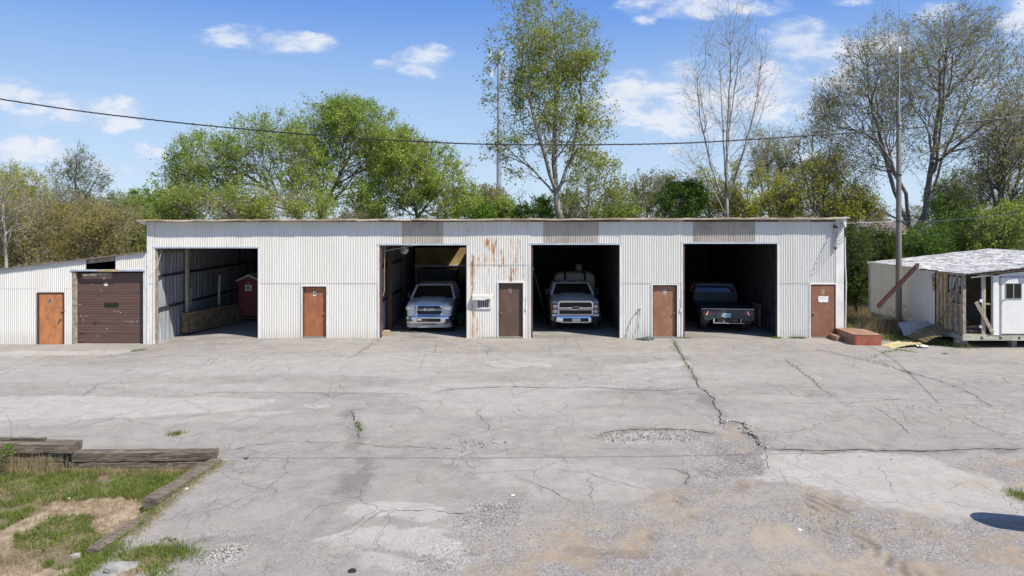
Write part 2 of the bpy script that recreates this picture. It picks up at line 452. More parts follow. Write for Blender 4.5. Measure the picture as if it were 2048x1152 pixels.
M['gyp'] = mat('soiled_wallboard', (.34, .29, .22), .85, var=.3, sc=2, c2=(.45, .40, .33))
M['rim'] = mat('cream_rim_board', (.52, .50, .40), .75, var=.3, sc=3, stretch=(.5, 1, 3), c2=(.62, .60, .48), fine=.4)
M['block'] = mat('grey_block', (.30, .29, .27), .9, var=.2, sc=8)
M['maroon'] = mat('maroon_gutter', (.075, .030, .032), .45, .1, var=.2)
M['sheet_grey'] = mat('grey_ribbed_sheet', (.42, .42, .40), .45, .4, var=.15)
M['sheet_brown'] = mat('brown_sheet_back', (.19, .15, .07), .6, .1, var=.25)
M['sheet_yellow'] = mat('yellow_sheet', (.60, .50, .26), .6, var=.12)
M['insul'] = mat('brown_batt', (.34, .22, .11), .95, var=.4, sc=20, bmp=.02)
M['aluminium'] = mat('window_aluminium', (.55, .58, .62), .35, .6, var=.1)
M['house_yellow'] = mat('yellow_siding', (.62, .50, .20), .7, var=.08)
M['house_roof'] = mat('brown_shingles', (.15, .115, .115), .85, var=.2, sc=2)
def tie_mat():
    m, t, b, _ = newmat('railroad_tie_wood')
    tcn = t.add('ShaderNodeTexCoord').outputs['Object']
    n = t.noise(t.scale(tcn, 1.2, 22, 22), 1.5, 7, .7, .6); n2 = t.noise(tcn, 3, 5, .6)
    col = t.mix(t.ramp(n, .32, .66), (.05, .038, .029), (.25, .205, .155))
    col = t.mix(t.ramp(n2, .5, .8, 0, .45), col, (.30, .245, .18))
    t.set(b, 'Base Color', col); b.inputs['Roughness'].default_value = .9; bump(t, b, n, .03)
    return m
M['tie'] = tie_mat()
def bark(name, a, c, sc=1.0):
    m, t, b, _ = newmat(name)
    pos = t.add('ShaderNodeNewGeometry').outputs['Position']
    n = t.noise(t.scale(pos, 5, 5, 1.1), sc, 5, .65); n2 = t.noise(pos, .5, 2)
    col = t.mix(t.ramp(n, .35, .65), a, c); t.set(b, 'Base Color', col)
    b.inputs['Roughness'].default_value = .9; b.inputs['Specular IOR Level'].default_value = .15
    return m
M['bark_grey'] = bark('grey_brown_bark', (.10, .08, .062), (.24, .20, .16))
M['bark_dark'] = bark('dark_bark', (.075, .064, .053), (.215, .185, .155))
M['bark_white'] = bark('pale_sycamore_bark', (.19, .17, .145), (.45, .42, .375), .5)
M['bark_cotton'] = bark('light_grey_bark', (.16, .14, .115), (.42, .38, .32), .6)
M['bark_tan'] = bark('tan_twigs', (.20, .165, .12), (.38, .33, .25))
M['bark_ash'] = bark('ash_grey_bark', (.12, .105, .095), (.27, .245, .22))
def leaf(name, a, c, trans=.45, sc=.25):
    m = bpy.data.materials.new(name); m.use_nodes = True
    t = NT(m.node_tree); t.n.clear(); out = t.add('ShaderNodeOutputMaterial')
    g = t.add('ShaderNodeNewGeometry'); rnd = g.outputs['Random Per Island']
    clump = t.noise(g.outputs['Position'], sc * 2.4, 3, .6)
    f = t.m('ADD', t.m('MULTIPLY', rnd, .65), t.m('MULTIPLY', t.ramp(clump, .3, .7), .35))
    col = t.mix(f, a, c)
    d = t.add('ShaderNodeBsdfDiffuse', inputs={'Color': col}); tr = t.add('ShaderNodeBsdfTranslucent', inputs={'Color': t.mix(.5, col, c)})
    mx = t.add('ShaderNodeMixShader', inputs={0: trans}); t.l.new(d.outputs[0], mx.inputs[1]); t.l.new(tr.outputs[0], mx.inputs[2])
    t.l.new(mx.outputs[0], out.inputs[0])
    return m
M['leaf_cotton'] = leaf('olive_gold_leaf', (.13, .17, .035), (.42, .47, .11))
M['leaf_spring'] = leaf('spring_green_leaf', (.13, .195, .040), (.42, .53, .12))
M['leaf_bright'] = leaf('bright_green_leaf', (.07, .16, .018), (.26, .42, .055))
M['leaf_mid'] = leaf('mid_green_leaf', (.12, .18, .035), (.42, .51, .11))
M['leaf_deep'] = leaf('deep_green_leaf', (.050, .115, .022), (.17, .28, .055))
M['leaf_yellow'] = leaf('yellow_green_leaf', (.21, .225, .032), (.54, .54, .09), .55)
M['leaf_pale'] = leaf('pale_bud_leaf', (.20, .20, .075), (.46, .46, .19))
M['leaf_olive'] = leaf('olive_brown_bud', (.18, .165, .055), (.42, .38, .13))
M['leaf_grey'] = leaf('grey_green_needle', (.13, .15, .075), (.30, .33, .16))
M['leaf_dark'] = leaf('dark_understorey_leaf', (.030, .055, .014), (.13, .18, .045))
M['leaf_far'] = leaf('hazy_far_leaf', (.13, .14, .07), (.32, .31, .15), sc=.1)
M['grass'] = leaf('grass_blade', (.09, .135, .032), (.29, .35, .09), .4, 1.2)
M['grass_dry'] = leaf('dry_grass_blade', (.24, .185, .095), (.50, .40, .24), .3, 1.2)

# ground: one material, its looks chosen by painted surface kinds
def ground_mat():
    m, t, b, _ = newmat('yard_surface')
    pos = t.add('ShaderNodeNewGeometry').outputs['Position']
    def at(n): return t.add('ShaderNodeAttribute', attribute_name=n).outputs['Fac']
    big = t.noise(pos, .35, 5, .6); mid = t.noise(pos, 2.2, 6, .65, .3)
    fine = t.noise(pos, 38, 4, .75); fine2 = t.noise(pos, 110, 2, .7)
    str_ = t.noise(t.scale(pos, .25, 1.6, 1), 1.4, 5, .6)
    asp = t.mix(t.ramp(mid, .33, .68), (.272, .256, .236), (.358, .338, .312))
    asp = t.mix(t.ramp(big, .40, .66, 0, .55), asp, (.395, .366, .325))
    asp = t.mix(t.ramp(str_, .52, .75, 0, .5), asp, (.235, .218, .192))
    dk = at('dark'); asp = t.mix(dk, asp, t.mix(t.ramp(fine, .35, .65), (.105, .10, .10), (.235, .225, .215)))
    pal = t.mix(t.ramp(mid, .35, .7), (.42, .402, .375), (.50, .480, .45))
    blot = t.noise(pos, 1.15, 8, .72, .8)
    asp = t.mix(t.ramp(blot, .50, .68, 0, .5), asp, (.235, .222, .208))
    asp = t.mix(t.ramp(blot, .46, .30, 0, .45), asp, (.43, .405, .37))
    asp = t.mix(at('pale'), asp, pal)
    # aggregate: stones showing in the worn tar
    vo = t.add('ShaderNodeTexVoronoi', inputs={'Scale': 52.0}); t.l.new(pos, vo.inputs['Vector'])
    vs = t.add('ShaderNodeSeparateColor'); t.l.new(vo.outputs['Color'], vs.inputs[0])
    worn = t.m('MULTIPLY_ADD', at('gravel'), .75, .25)
    asp = t.mix(t.m('MULTIPLY', t.ramp(vs.outputs[0], .62, .9), t.m('MULTIPLY', worn, .8)), asp, (.50, .485, .465))
    asp = t.mix(t.m('MULTIPLY', t.ramp(vs.outputs[1], .6, .9), t.m('MULTIPLY', worn, .85)), asp, (.135, .135, .14))
    # alligator cracking
    cm = t.ramp(t.noise(pos, .28, 3, .6), .48, .62)
    vn = t.add('ShaderNodeVectorMath', operation='ADD')
    wn = t.add('ShaderNodeTexNoise', inputs={'Scale': 3.0, 'Detail': 3.0}); t.l.new(pos, wn.inputs['Vector'])
    wv = t.scale(wn.outputs['Color'], .34, .34, 0); t.l.new(pos, vn.inputs[0]); t.l.new(wv, vn.inputs[1])
    ve = t.add('ShaderNodeTexVoronoi', feature='DISTANCE_TO_EDGE', inputs={'Scale': 1.9}); t.l.new(vn.outputs[0], ve.inputs['Vector'])
    ve2 = t.add('ShaderNodeTexVoronoi', feature='DISTANCE_TO_EDGE', inputs={'Scale': .62}); t.l.new(vn.outputs[0], ve2.inputs['Vector'])
    ck = t.m('MULTIPLY', t.ramp(ve.outputs[0], .006, .028, 1, 0), t.m('MAXIMUM', cm, t.m('MULTIPLY', at('pale'), .35)))
    ck2 = t.m('MULTIPLY', t.ramp(ve2.outputs[0], .002, .010, 1, 0), t.ramp(t.noise(pos, .5, 3), .40, .55))
    ck = t.m('MAXIMUM', t.m('MULTIPLY', ck, .38), t.m('MULTIPLY', ck2, .42))
    solid = t.m('SUBTRACT', 1.0, at('gravel'))
    ck = t.m('MULTIPLY', ck, solid)
    asp = t.mix(ck, asp, (.085, .075, .06))
    # dirt
    dn = t.noise(pos, 1.3, 6, .68, .5); dn2 = t.noise(pos, 5.5, 5, .7)
    dirt = t.mix(t.ramp(dn2, .3, .7), (.30, .240, .175), (.39, .318, .235))
    grav = t.mix(t.ramp(vs.outputs[0], .2, .9), (.17, .167, .17), (.40, .388, .378))
    dirt = t.mix(t.m('MULTIPLY', t.ramp(t.m('ADD', t.m('MULTIPLY', dn, .7), t.m('MULTIPLY', dn2, .3)), .40, .56), .88), dirt, grav)
    dirt = t.mix(t.m('MULTIPLY', at('track'), .9), dirt, (.20, .15, .105))
    da = at('dirt')
    col = t.mix(da, asp, dirt)
    # tan dust lying over everything in drifts
    dust = t.m('MULTIPLY', t.ramp(t.noise(pos, .8, 6, .7, .6), .48, .72), at('dust'))
    col = t.mix(dust, col, (.43, .355, .26))
    soil = t.mix(t.ramp(dn2, .35, .7), (.25, .175, .105), (.46, .375, .265))
    soil = t.mix(at('bare'), t.mix(t.ramp(dn2, .3, .7), (.11, .095, .045), (.22, .17, .09)), soil)
    col = t.mix(at('soil'), col, soil)
    col = t.mix(t.m('MULTIPLY', t.ramp(fine2, .25, .8, 1, 0), .34), col, (.13, .12, .115))
    col = t.mix(t.ramp(fine, .60, .80, 0, .4), col, (.60, .57, .53))
    t.set(b, 'Base Color', col); b.inputs['Roughness'].default_value = .93; b.inputs['Specular IOR Level'].default_value = .2
    hh = t.m('ADD', t.m('MULTIPLY', fine, .6), t.m('MULTIPLY', mid, .8))
    hh = t.m('SUBTRACT', hh, t.m('MULTIPLY', ck, .7))
    bump(t, b, hh, .022, .9)
    return m
M['ground'] = ground_mat()
M['crack'] = mat('open_crack', (.060, .052, .043), .95, var=.5, sc=6)
M['terrain'] = mat('rough_grass_ground', (.085, .085, .032), .95, var=.4, sc=.5, c2=(.20, .17, .08))

# ------------------------------------------------------------------ ground
def px(pl): return [G(a, b) for a, b in pl]
PALE = [px(p) for p in (
    [(-60, 795), (200, 794), (380, 793), (500, 797), (542, 802), (525, 812), (460, 822), (330, 832), (150, 838), (-60, 842)],
    [(452, 826), (560, 820), (610, 818), (560, 829), (480, 834)], [(596, 806), (636, 806), (645, 812), (610, 813)],
    [(975, 724), (1010, 722), (1100, 726), (1104, 733), (1000, 737), (980, 734)], [(1210, 730), (1310, 724), (1330, 721), (1368, 722), (1378, 732), (1300, 737), (1215, 738)],
    [(1532, 903), (1640, 902), (1760, 906), (1840, 912), (1880, 925), (1960, 942), (2000, 962), (2010, 985), (2060, 1010), (2060, 1035), (1980, 1034), (1900, 1038), (1830, 1036), (1740, 1012), (1660, 992), (1560, 962), (1500, 955), (1540, 938), (1525, 918)],
    [(985, 905), (1060, 912), (1120, 922), (1180, 921), (1240, 935), (1296, 950), (1270, 968), (1292, 985), (1240, 1004), (1180, 1010), (1130, 996), (1080, 998), (1040, 980), (975, 968), (930, 940), (975, 925)],
    [(700, 1010), (760, 1004), (860, 1010), (900, 1030), (870, 1045), (760, 1040), (690, 1030)], [(640, 1075), (720, 1060), (860, 1058), (940, 1075), (920, 1105), (860, 1120), (760, 1100), (660, 1100)],
    [(900, 1105), (960, 1112), (930, 1140), (880, 1130)], [(680, 1105), (760, 1112), (850, 1130), (840, 1152), (700, 1140)],
    [(-60, 702), (200, 698), (280, 690), (300, 686), (-60, 691)], [(230, 1115), (330, 1110), (330, 1160), (180, 1160)])]
DIRT = [px(p) for p in (
    [(930, 1175), (940, 1090), (985, 1060), (1040, 1012), (1110, 1000), (1180, 1014), (1250, 1006), (1300, 985), (1400, 965), (1500, 955), (1560, 962), (1660, 992), (1740, 1012), (1830, 1038), (1900, 1040), (1980, 1036), (2130, 1030), (2300, 1200)],
    [(1830, 930), (1930, 922), (2100, 915), (2150, 1010), (2060, 1008), (2012, 985), (2004, 962), (1960, 941), (1880, 924)],
    [(1440, 846), (1475, 846), (1500, 866), (1528, 895), (1500, 905), (1440, 885), (1428, 865)])]
GRAV = [px(p) for p in (
    [(1380, 880), (1500, 870), (1545, 905), (1540, 960), (1400, 965), (1370, 930)], [(1190, 868), (1240, 862), (1390, 866), (1400, 882), (1210, 886)],
    [(380, 1110), (480, 1075), (500, 1090), (420, 1140)], [(920, 1000), (1060, 1000), (1040, 1040), (940, 1152), (800, 1152), (860, 1090), (900, 1040)],
    [(1850, 915), (2100, 905), (2100, 935), (1900, 930)])]
WHITEGRAV = [px(p) for p in ([(1200, 870), (1240, 864), (1330, 866), (1392, 868), (1398, 878), (1330, 886), (1215, 884)], [(400, 1110), (470, 1085), (495, 1092), (440, 1125)])]
DARK = [px(p) for p in ([(700, 835), (718, 835), (740, 900), (740, 990), (690, 1020), (640, 1060), (650, 1000), (715, 930), (705, 880)],
    [(1385, 775), (1420, 785), (1470, 840), (1440, 845), (1400, 800)], [(1180, 778), (1390, 780), (1390, 790), (1190, 788)], [(380, 1065), (560, 1075), (600, 1100), (500, 1085), (370, 1080)],
    [(960, 1010), (1040, 990), (1020, 1040), (950, 1060)], [(640, 785), (830, 788), (835, 795), (650, 793)], [(1530, 895), (1850, 900), (1850, 905), (1540, 903)], [(1420, 880), (1540, 900), (1530, 950), (1450, 950)])]
BARE = [px(p) for p in ([(-80, 1075), (0, 1040), (60, 1005), (130, 975), (230, 970), (300, 985), (300, 1040), (230, 1058), (205, 1030), (200, 1000), (120, 1010), (40, 1045), (0, 1075)],
    [(-80, 1100), (60, 1085), (200, 1105), (180, 1180), (-80, 1180)], [(200, 1130), (330, 1105), (300, 1200), (180, 1200)])]
TRACKS = [px(p) for p in ([(1305, 975), (1305, 1010), (1310, 1060), (1335, 1160)], [(1360, 985), (1375, 1040), (1400, 1090), (1450, 1160)], [(1480, 965), (1475, 1010), (1480, 1060), (1500, 1160)],
    [(1515, 985), (1510, 1000), (1515, 1050), (1545, 1110), (1570, 1160)], [(1620, 990), (1640, 1020), (1660, 1060), (1740, 1160)], [(1660, 995), (1690, 1040), (1740, 1090), (1830, 1160)],
    [(1055, 1010), (1062, 1050), (1075, 1110), (1100, 1160)], [(1140, 1100), (1260, 1108), (1380, 1100)])]
CRACKS = [  # width in metres, polyline measured on the ground
    (.030, [(748, 678), (742, 690), (728, 700), (708, 712), (690, 716)]), (.022, [(873, 680), (870, 692), (872, 700), (866, 710)]), (.02, [(955, 682), (978, 700), (972, 712)]),
    (.018, [(430, 712), (520, 714), (600, 713), (700, 709), (760, 705), (860, 705), (935, 707), (978, 706), (1010, 709)]),
    (.028, [(405, 785), (470, 786), (600, 786), (720, 787), (800, 787), (822, 790)]), (.045, [(862, 787), (890, 782), (940, 777), (1024, 773), (1080, 776), (1130, 776), (1180, 774), (1225, 778), (1270, 781), (1340, 781), (1392, 776)]),
    (.05, [(1347, 680), (1352, 695), (1364, 712), (1372, 728), (1382, 742), (1392, 760), (1398, 775), (1424, 796), (1430, 812), (1444, 830), (1440, 848)]),
    (.075, [(1436, 842), (1460, 842), (1482, 846), (1492, 856), (1500, 868), (1516, 878), (1524, 890), (1534, 898)]),
    (.05, [(1192, 876), (1206, 868), (1224, 862), (1262, 859), (1320, 858), (1384, 861), (1420, 867), (1436, 864)]),
    (.05, [(1532, 898), (1600, 899), (1690, 900), (1790, 902), (1860, 902), (1950, 899), (2060, 898)]),
    (.022, [(1572, 720), (1580, 728), (1600, 742), (1622, 757), (1636, 773), (1662, 790), (1686, 800)]), (.030, [(1640, 700), (1690, 712), (1770, 728), (1800, 740), (1880, 762), (1940, 786), (1985, 812)]),
    (.018, [(1440, 782), (1540, 789), (1640, 792), (1740, 796), (1830, 802), (1930, 810), (2060, 815)]), (.018, [(1500, 809), (1600, 808), (1700, 806), (1800, 798), (1900, 800), (2060, 804)]),
    (.020, [(1738, 812), (1768, 826), (1795, 846), (1820, 866), (1846, 884)]), (.018, [(1890, 818), (1925, 830), (1950, 848), (1985, 862), (2010, 876), (2060, 882)]),
    (.018, [(1880, 716), (1950, 724), (2060, 730)]), (.015, [(1990, 744), (2010, 758), (2020, 770)]),
    (.05, [(700, 822), (708, 836), (716, 846), (712, 852), (722, 868), (716, 880)]), (.018, [(440, 906), (500, 892), (560, 884), (640, 884), (710, 888), (770, 894), (860, 897), (948, 900)]),
    (.022, [(776, 1014), (800, 1024), (836, 1022), (860, 1018), (900, 1028), (958, 1026)]), (.018, [(988, 808), (968, 812), (955, 826), (968, 840), (980, 852), (970, 868)]),
    (.018, [(0, 700), (60, 701), (130, 700), (220, 697), (280, 693), (330, 686)]), (.022, [(836, 952), (842, 966), (858, 974)]), (.03, [(1310, 937), (1355, 939), (1372, 946), (1380, 956), (1376, 972)]),
    (.03, [(1410, 936), (1432, 948), (1446, 956)]), (.03, [(1532, 905), (1528, 920), (1540, 940)]), (.015, [(1024, 950), (1070, 966), (1110, 985), (1160, 1010)]), (.015, [(1100, 940), (1180, 948), (1230, 962), (1290, 980)]),
    (.02, [(820, 812), (836, 818), (848, 822), (842, 826)]), (.014, [(1100, 690), (1098, 702), (1104, 712)]), (.014, [(1150, 683), (1162, 696), (1160, 706)]), (.015, [(1560, 770), (1590, 790), (1660, 800)]),
    (.015, [(150, 842), (300, 838), (420, 830)]), (.015, [(420, 940), (440, 926), (500, 915)]), (.014, [(600, 1050), (640, 1012), (700, 1000)])]
def jit(X, Y, a=.24, s=11):
    return X + (fbm(X * 1.6, Y * 1.6, s) - .5) * a * 2.6 + (fbm(X * 7, Y * 7, s + 5, 2) - .5) * a * .8, Y + (fbm(X * 1.6, Y * 1.6, s + 2) - .5) * a * 2.6 + (fbm(X * 7, Y * 7, s + 8, 2) - .5) * a * .8
def soft(X, Y, polys, d):
    """fraction of a small ring of samples inside any polygon"""
    t = np.zeros(X.shape)
    for (a, b) in ((0, 0), (d, 0), (-d, 0), (0, d), (0, -d)):
        k = np.zeros(X.shape, bool)
        for p in polys: k |= inpoly(X + a, Y + b, p)
        t += k
    return t / 5
ys1 = np.concatenate([np.arange(6.6, 8.4, .06), np.arange(8.4, 12.5, .026), np.arange(12.5, 19, .045), np.arange(19, 26.965, .08), [26.965]])
xs1 = np.arange(-22.2, 22.2, .046)
GX, GY = np.meshgrid(xs1, ys1)
JX, JY = jit(GX, GY)
A_pale = np.maximum(soft(JX, JY, PALE[:6] + PALE[7:], .03), .45 * soft(JX, JY, PALE[6:7], .03)) * (.72 + .28 * sstep(fbm(GX * .9, GY * .9, 17), .36, .58)); A_dirt = soft(JX, JY, DIRT, .22)
A_pale[:] = np.maximum(A_pale * 1.0, .62 * sstep(GY, 13.6, 16.5) * (1 - .65 * sstep(GX, 5.5, 8.5)) * sstep(-GY, -25.8, -22.5) * sstep(fbm(GX * .22, GY * .75, 29), .30, .62))
A_dirt = np.clip(A_dirt * (.35 + .65 * sstep(fbm(GX * .8, GY * .8, 19), .34, .56)) , 0, 1); A_grav = soft(JX, JY, GRAV, .15); A_dark = soft(JX, JY, DARK, .10)
wg = soft(JX, JY, WHITEGRAV, .05)
A_dark = A_dark * (.25 + .6 * sstep(fbm(GX * 1.8, GY * 1.8, 91), .38, .6))
A_soil = sstep(tie_x(GY) - np.where(GY < 10.0, JX + .35 * (fbm(GY * 1.3, GX * 1.3, 55) - .5), GX), -.05, .05) * (GY < 13.42)
tuft = [px([(250, 1090), (330, 1068), (385, 1080), (370, 1110), (300, 1140), (250, 1135)])[0:6]]
A_soil = np.maximum(A_soil, soft(JX, JY, tuft, .06))
A_bare = soft(JX, JY, BARE, .12)
A_dirt = np.where(A_soil > .5, 0, A_dirt); A_pale = np.where(A_soil > .5, 0, A_pale)
Ht = hgt(GX, GY)
near = (GY < 16)
Ht += near * .006 * (fbm(GX * 9, GY * 9, 21, 3) - .5) * 2
Ht += A_dirt * .020 * (fbm(GX * 3.5, GY * 3.5, 31) - .5) * 2
Ht += A_soil * .035 * (fbm(GX * 4, GY * 4, 33) - .5) * 2
Ht += np.maximum(A_grav, wg) * .012 * (fbm(GX * 16, GY * 16, 41, 2) - .5) * 2
Ht -= .035 * soft(JX, JY, [DIRT[2], WHITEGRAV[0]], .08) - .006 * A_pale
def crack_halo():
    H = np.zeros(GX.shape)
    for wd, pl in CRACKS:
        if wd < .026: continue
        W_ = [G(a, c) for a, c in pl]; xs_, ys_ = zip(*W_)
        s0, s1 = np.searchsorted(ys1, [min(ys_) - .4, max(ys_) + .4]); t0, t1 = np.searchsorted(xs1, [min(xs_) - .4, max(xs_) + .4])
        if s1 - s0 < 2 or t1 - t0 < 2: continue
        gx, gy = JX[s0:s1, t0:t1], JY[s0:s1, t0:t1]
        d, _ = segdist(gx, gy, W_)
        H[s0:s1, t0:t1] = np.maximum(H[s0:s1, t0:t1], np.exp(-(d / (wd * 3.2)) ** 2) * sstep(fbm(gx * 2.4, gy * 2.4, 95), .34, .58))
    return H
A_dark = np.maximum(A_dark, .8 * crack_halo())
A_track = np.zeros(GX.shape)
for i, tr in enumerate(TRACKS):
    sel = (GY < 13.5)
    d, s_ = segdist(GX[sel] + .03 * np.sin(GY[sel] * 4), GY[sel], tr)
    prof = np.clip(1 - (d / .17) ** 4, 0, 1) * (.5 + .5 * np.cos(s_ / .058 * 2 * PI)) * sstep(fbm(GX[sel] * 1.1, GY[sel] * 1.1, 50 + i), .32, .55)
    full = np.zeros(GX.shape); full[sel] = prof
    A_track = np.maximum(A_track, full * A_dirt)
Ht -= A_track * .026
# the sills: keep the lot flush at the building's front
nr, nc = GX.shape
keepv = (np.abs(GX) < .82 * GY + 2.2)
idx = np.arange(nr * nc).reshape(nr, nc)
Fq = np.stack([idx[:-1, :-1], idx[:-1, 1:], idx[1:, 1:], idx[1:, :-1]], -1).reshape(-1, 4)
kf = keepv.ravel()[Fq].all(1)
def faceavg(A): return A.ravel()[Fq].mean(1)
A_pale[:] = np.maximum(A_pale, .97 * soft(JX, JY, [PALE[5], PALE[0]], .03) * (1 - A_dirt))
fs, fd, fp = faceavg(A_soil), faceavg(A_dirt), faceavg(np.maximum(A_pale, 0))
cls = np.zeros(len(Fq), int); cls[fp > .66] = 1; cls[fd > .3] = 2; cls[fs > .5] = 3
V0 = np.stack([GX.ravel(), GY.ravel(), Ht.ravel()], 1)
atts = {'pale': np.maximum(A_pale, wg * .9), 'dirt': A_dirt, 'gravel': np.maximum(np.maximum(A_grav, wg), A_dirt), 'dark': A_dark, 'soil': A_soil, 'bare': A_bare, 'track': A_track,
        'dust': np.clip(.25 + .75 * sstep(-GY, -16, -9.5) * sstep(GX, -1, 3) + .35 * sstep(GY, 22, 25.5), 0, 1)}
ground_objs = {}
for c, nm in ((0, 'asphalt_pavement'), (1, 'pale_pavement_patch'), (2, 'dirt_ground'), (3, 'grass_ground')):
    F = Fq[kf & (cls == c)]
    used, inv = np.unique(F, return_inverse=True)
    me = mesh_np(nm, V0[used], inv.reshape(-1, 4), True)
    for k_, A in atts.items():
        at = me.attributes.new(k_, 'FLOAT', 'POINT'); at.data.foreach_set('value', A.ravel()[used].astype(np.float32))
    o = link(nm, me, M['ground']); o['kind'] = 'structure'; ground_objs[c] = o

# wide land round the yard
def land():
    gx = np.concatenate([np.arange(-900, -60, 60), np.arange(-60, 60, 1.0), np.arange(60, 960, 60)]); gy = np.concatenate([np.arange(-60, 60, 1.0), np.arange(60, 120, 5), np.arange(120, 2000, 80)])
    X, Y = np.meshgrid(gx, gy)
    h = .35 * (fbm(X * .05, Y * .05, 61) - .5) - .02
    yard = (np.abs(X) < 22.5) & (Y > 4) & (Y < 38.5) & ((X < 14) | (Y < 31))
    h = np.where((X > 13) & (Y > 27.5), -.10 + .12 * (fbm(X * .3, Y * .3, 5) - .5), h)
    h = np.where(yard, -.55, h)
    h = np.where(Y > 60, h - .4, h)
    n, m = X.shape; id_ = np.arange(n * m).reshape(n, m)
    F = np.stack([id_[:-1, :-1], id_[:-1, 1:], id_[1:, 1:], id_[1:, :-1]], -1).reshape(-1, 4)
    o = link('terrain', mesh_np('terrain', np.stack([X.ravel(), Y.ravel(), h.ravel()], 1), F, True), M['terrain']); o['kind'] = 'structure'
land()
# strips of ground beside and behind the building, flush with the yard
b = MB()
xs = np.arange(13.13, 23.01, .4); yy = np.concatenate([[26.965], np.arange(27.4, 34, .5)])
for i in range(len(xs) - 1):
    for j in range(len(yy) - 1):
        def P_(x, y): return (x, y, float(hgt(x, y)) - .0 - .1 * float(sstep(np.array(y), 27.0, 28.5)) + .05 * float(fbm(np.array(x * 1.1), np.array(y * 1.1), 4) - .5))
        b.q([P_(xs[i], yy[j]), P_(xs[i + 1], yy[j]), P_(xs[i + 1], yy[j + 1]), P_(xs[i], yy[j + 1])])
b.build('verge_ground', M['terrain'], smooth=True)['kind'] = 'structure'

# open cracks: narrow dark gashes following the broken seams, lying in the surface
def crack_mesh():
    rng = random.Random(5); b = MB()
    for wd, pl in CRACKS:
        P = [Vector((*G(a, c), 0)) for a, c in pl]
        pts = []
        for p, q in zip(P[:-1], P[1:]):
            L = (q - p).length; n = max(2, int(L / .09)); d = (q - p).normalized(); s = Vector((-d.y, d.x, 0))
            for i in range(n):
                t = i / n; off = (fbm(np.array((p + (q - p) * t).x * 2.3), np.array((p + (q - p) * t).y * 2.3), 77) - .5) * .16 + rng.uniform(-.028, .028)
                pts.append(p + (q - p) * t + s * float(off))
        pts.append(P[-1])
        L_, R_ = [], []
        for i, p in enumerate(pts):
            d = (pts[min(i + 1, len(pts) - 1)] - pts[max(i - 1, 0)]).normalized(); s = Vector((-d.y, d.x, 0))
            e = min(i, len(pts) - 1 - i) / 5
            wv = wd * rng.uniform(.25, 1.0) * min(1, e + .15) * .62
            z = float(hgt(p.x, p.y))
            a = p + s * wv * rng.uniform(.3, 1); c = p - s * wv * rng.uniform(.3, 1)
            L_.append((a.x, a.y, z + .010)); R_.append((c.x, c.y, z + .010))
        for i in range(len(pts) - 1): b.q([L_[i], R_[i], R_[i + 1], L_[i + 1]])
    o = b.build('crack_network', M['crack']); o['kind'] = 'structure'
crack_mesh()
# ------------------------------------------------------------------ the long building
BL, BR = fx(295), fx(1686)
ZT = lambda x: 4.665 + (x - BL) / (BR - BL) * .10
BAYS = [(fx(309), fx(517), fz(496)), (fx(758), fx(934), fz(490)), (fx(1061), fx(1240), fz(489)), (fx(1365), fx(1555), fz(487))]
DOORS = [(fx(604), fx(654), fz(572), 'door4', '4'), (fx(996), fx(1047), fz(565), 'door3', '3'), (fx(1304), fx(1355), fz(569), 'door2', '2'), (fx(1620), fx(1673), fz(568), 'door1', '1')]
SKYL = [(fx(803), fx(886)), (fx(1086), fx(1196)), (fx(1386), fx(1510))]
YB = 37.5
# floor inside
def floor_slab(name, x0, x1, y0, y1, drop=0.0):
    xs = np.arange(x0, x1 + .3, .4); ys = np.concatenate([np.arange(y0, y0 + 3, .25), np.arange(y0 + 3, y1 + .5, .8)])
    X, Y = np.meshgrid(xs, ys); h = hgt(X, Y) + drop * sstep(Y, y0, y0 + .15)
    n, m = X.shape; i_ = np.arange(n * m).reshape(n, m)
    F = np.stack([i_[:-1, :-1], i_[:-1, 1:], i_[1:, 1:], i_[1:, :-1]], -1).reshape(-1, 4)
    o = link(name, mesh_np(name, np.stack([X.ravel(), Y.ravel(), h.ravel()], 1), F, True), M['floor']); o['kind'] = 'structure'
floor_slab('shop_floor', -22.4, 13.0, 26.965, YB - .1)

bld = thing('metal_building', 'long white corrugated metal shop building with four open bays', 'building', (0, YF, 0))
rng = random.Random(3)
def gz(x): return float(hgt(x, 26.9)) - .02
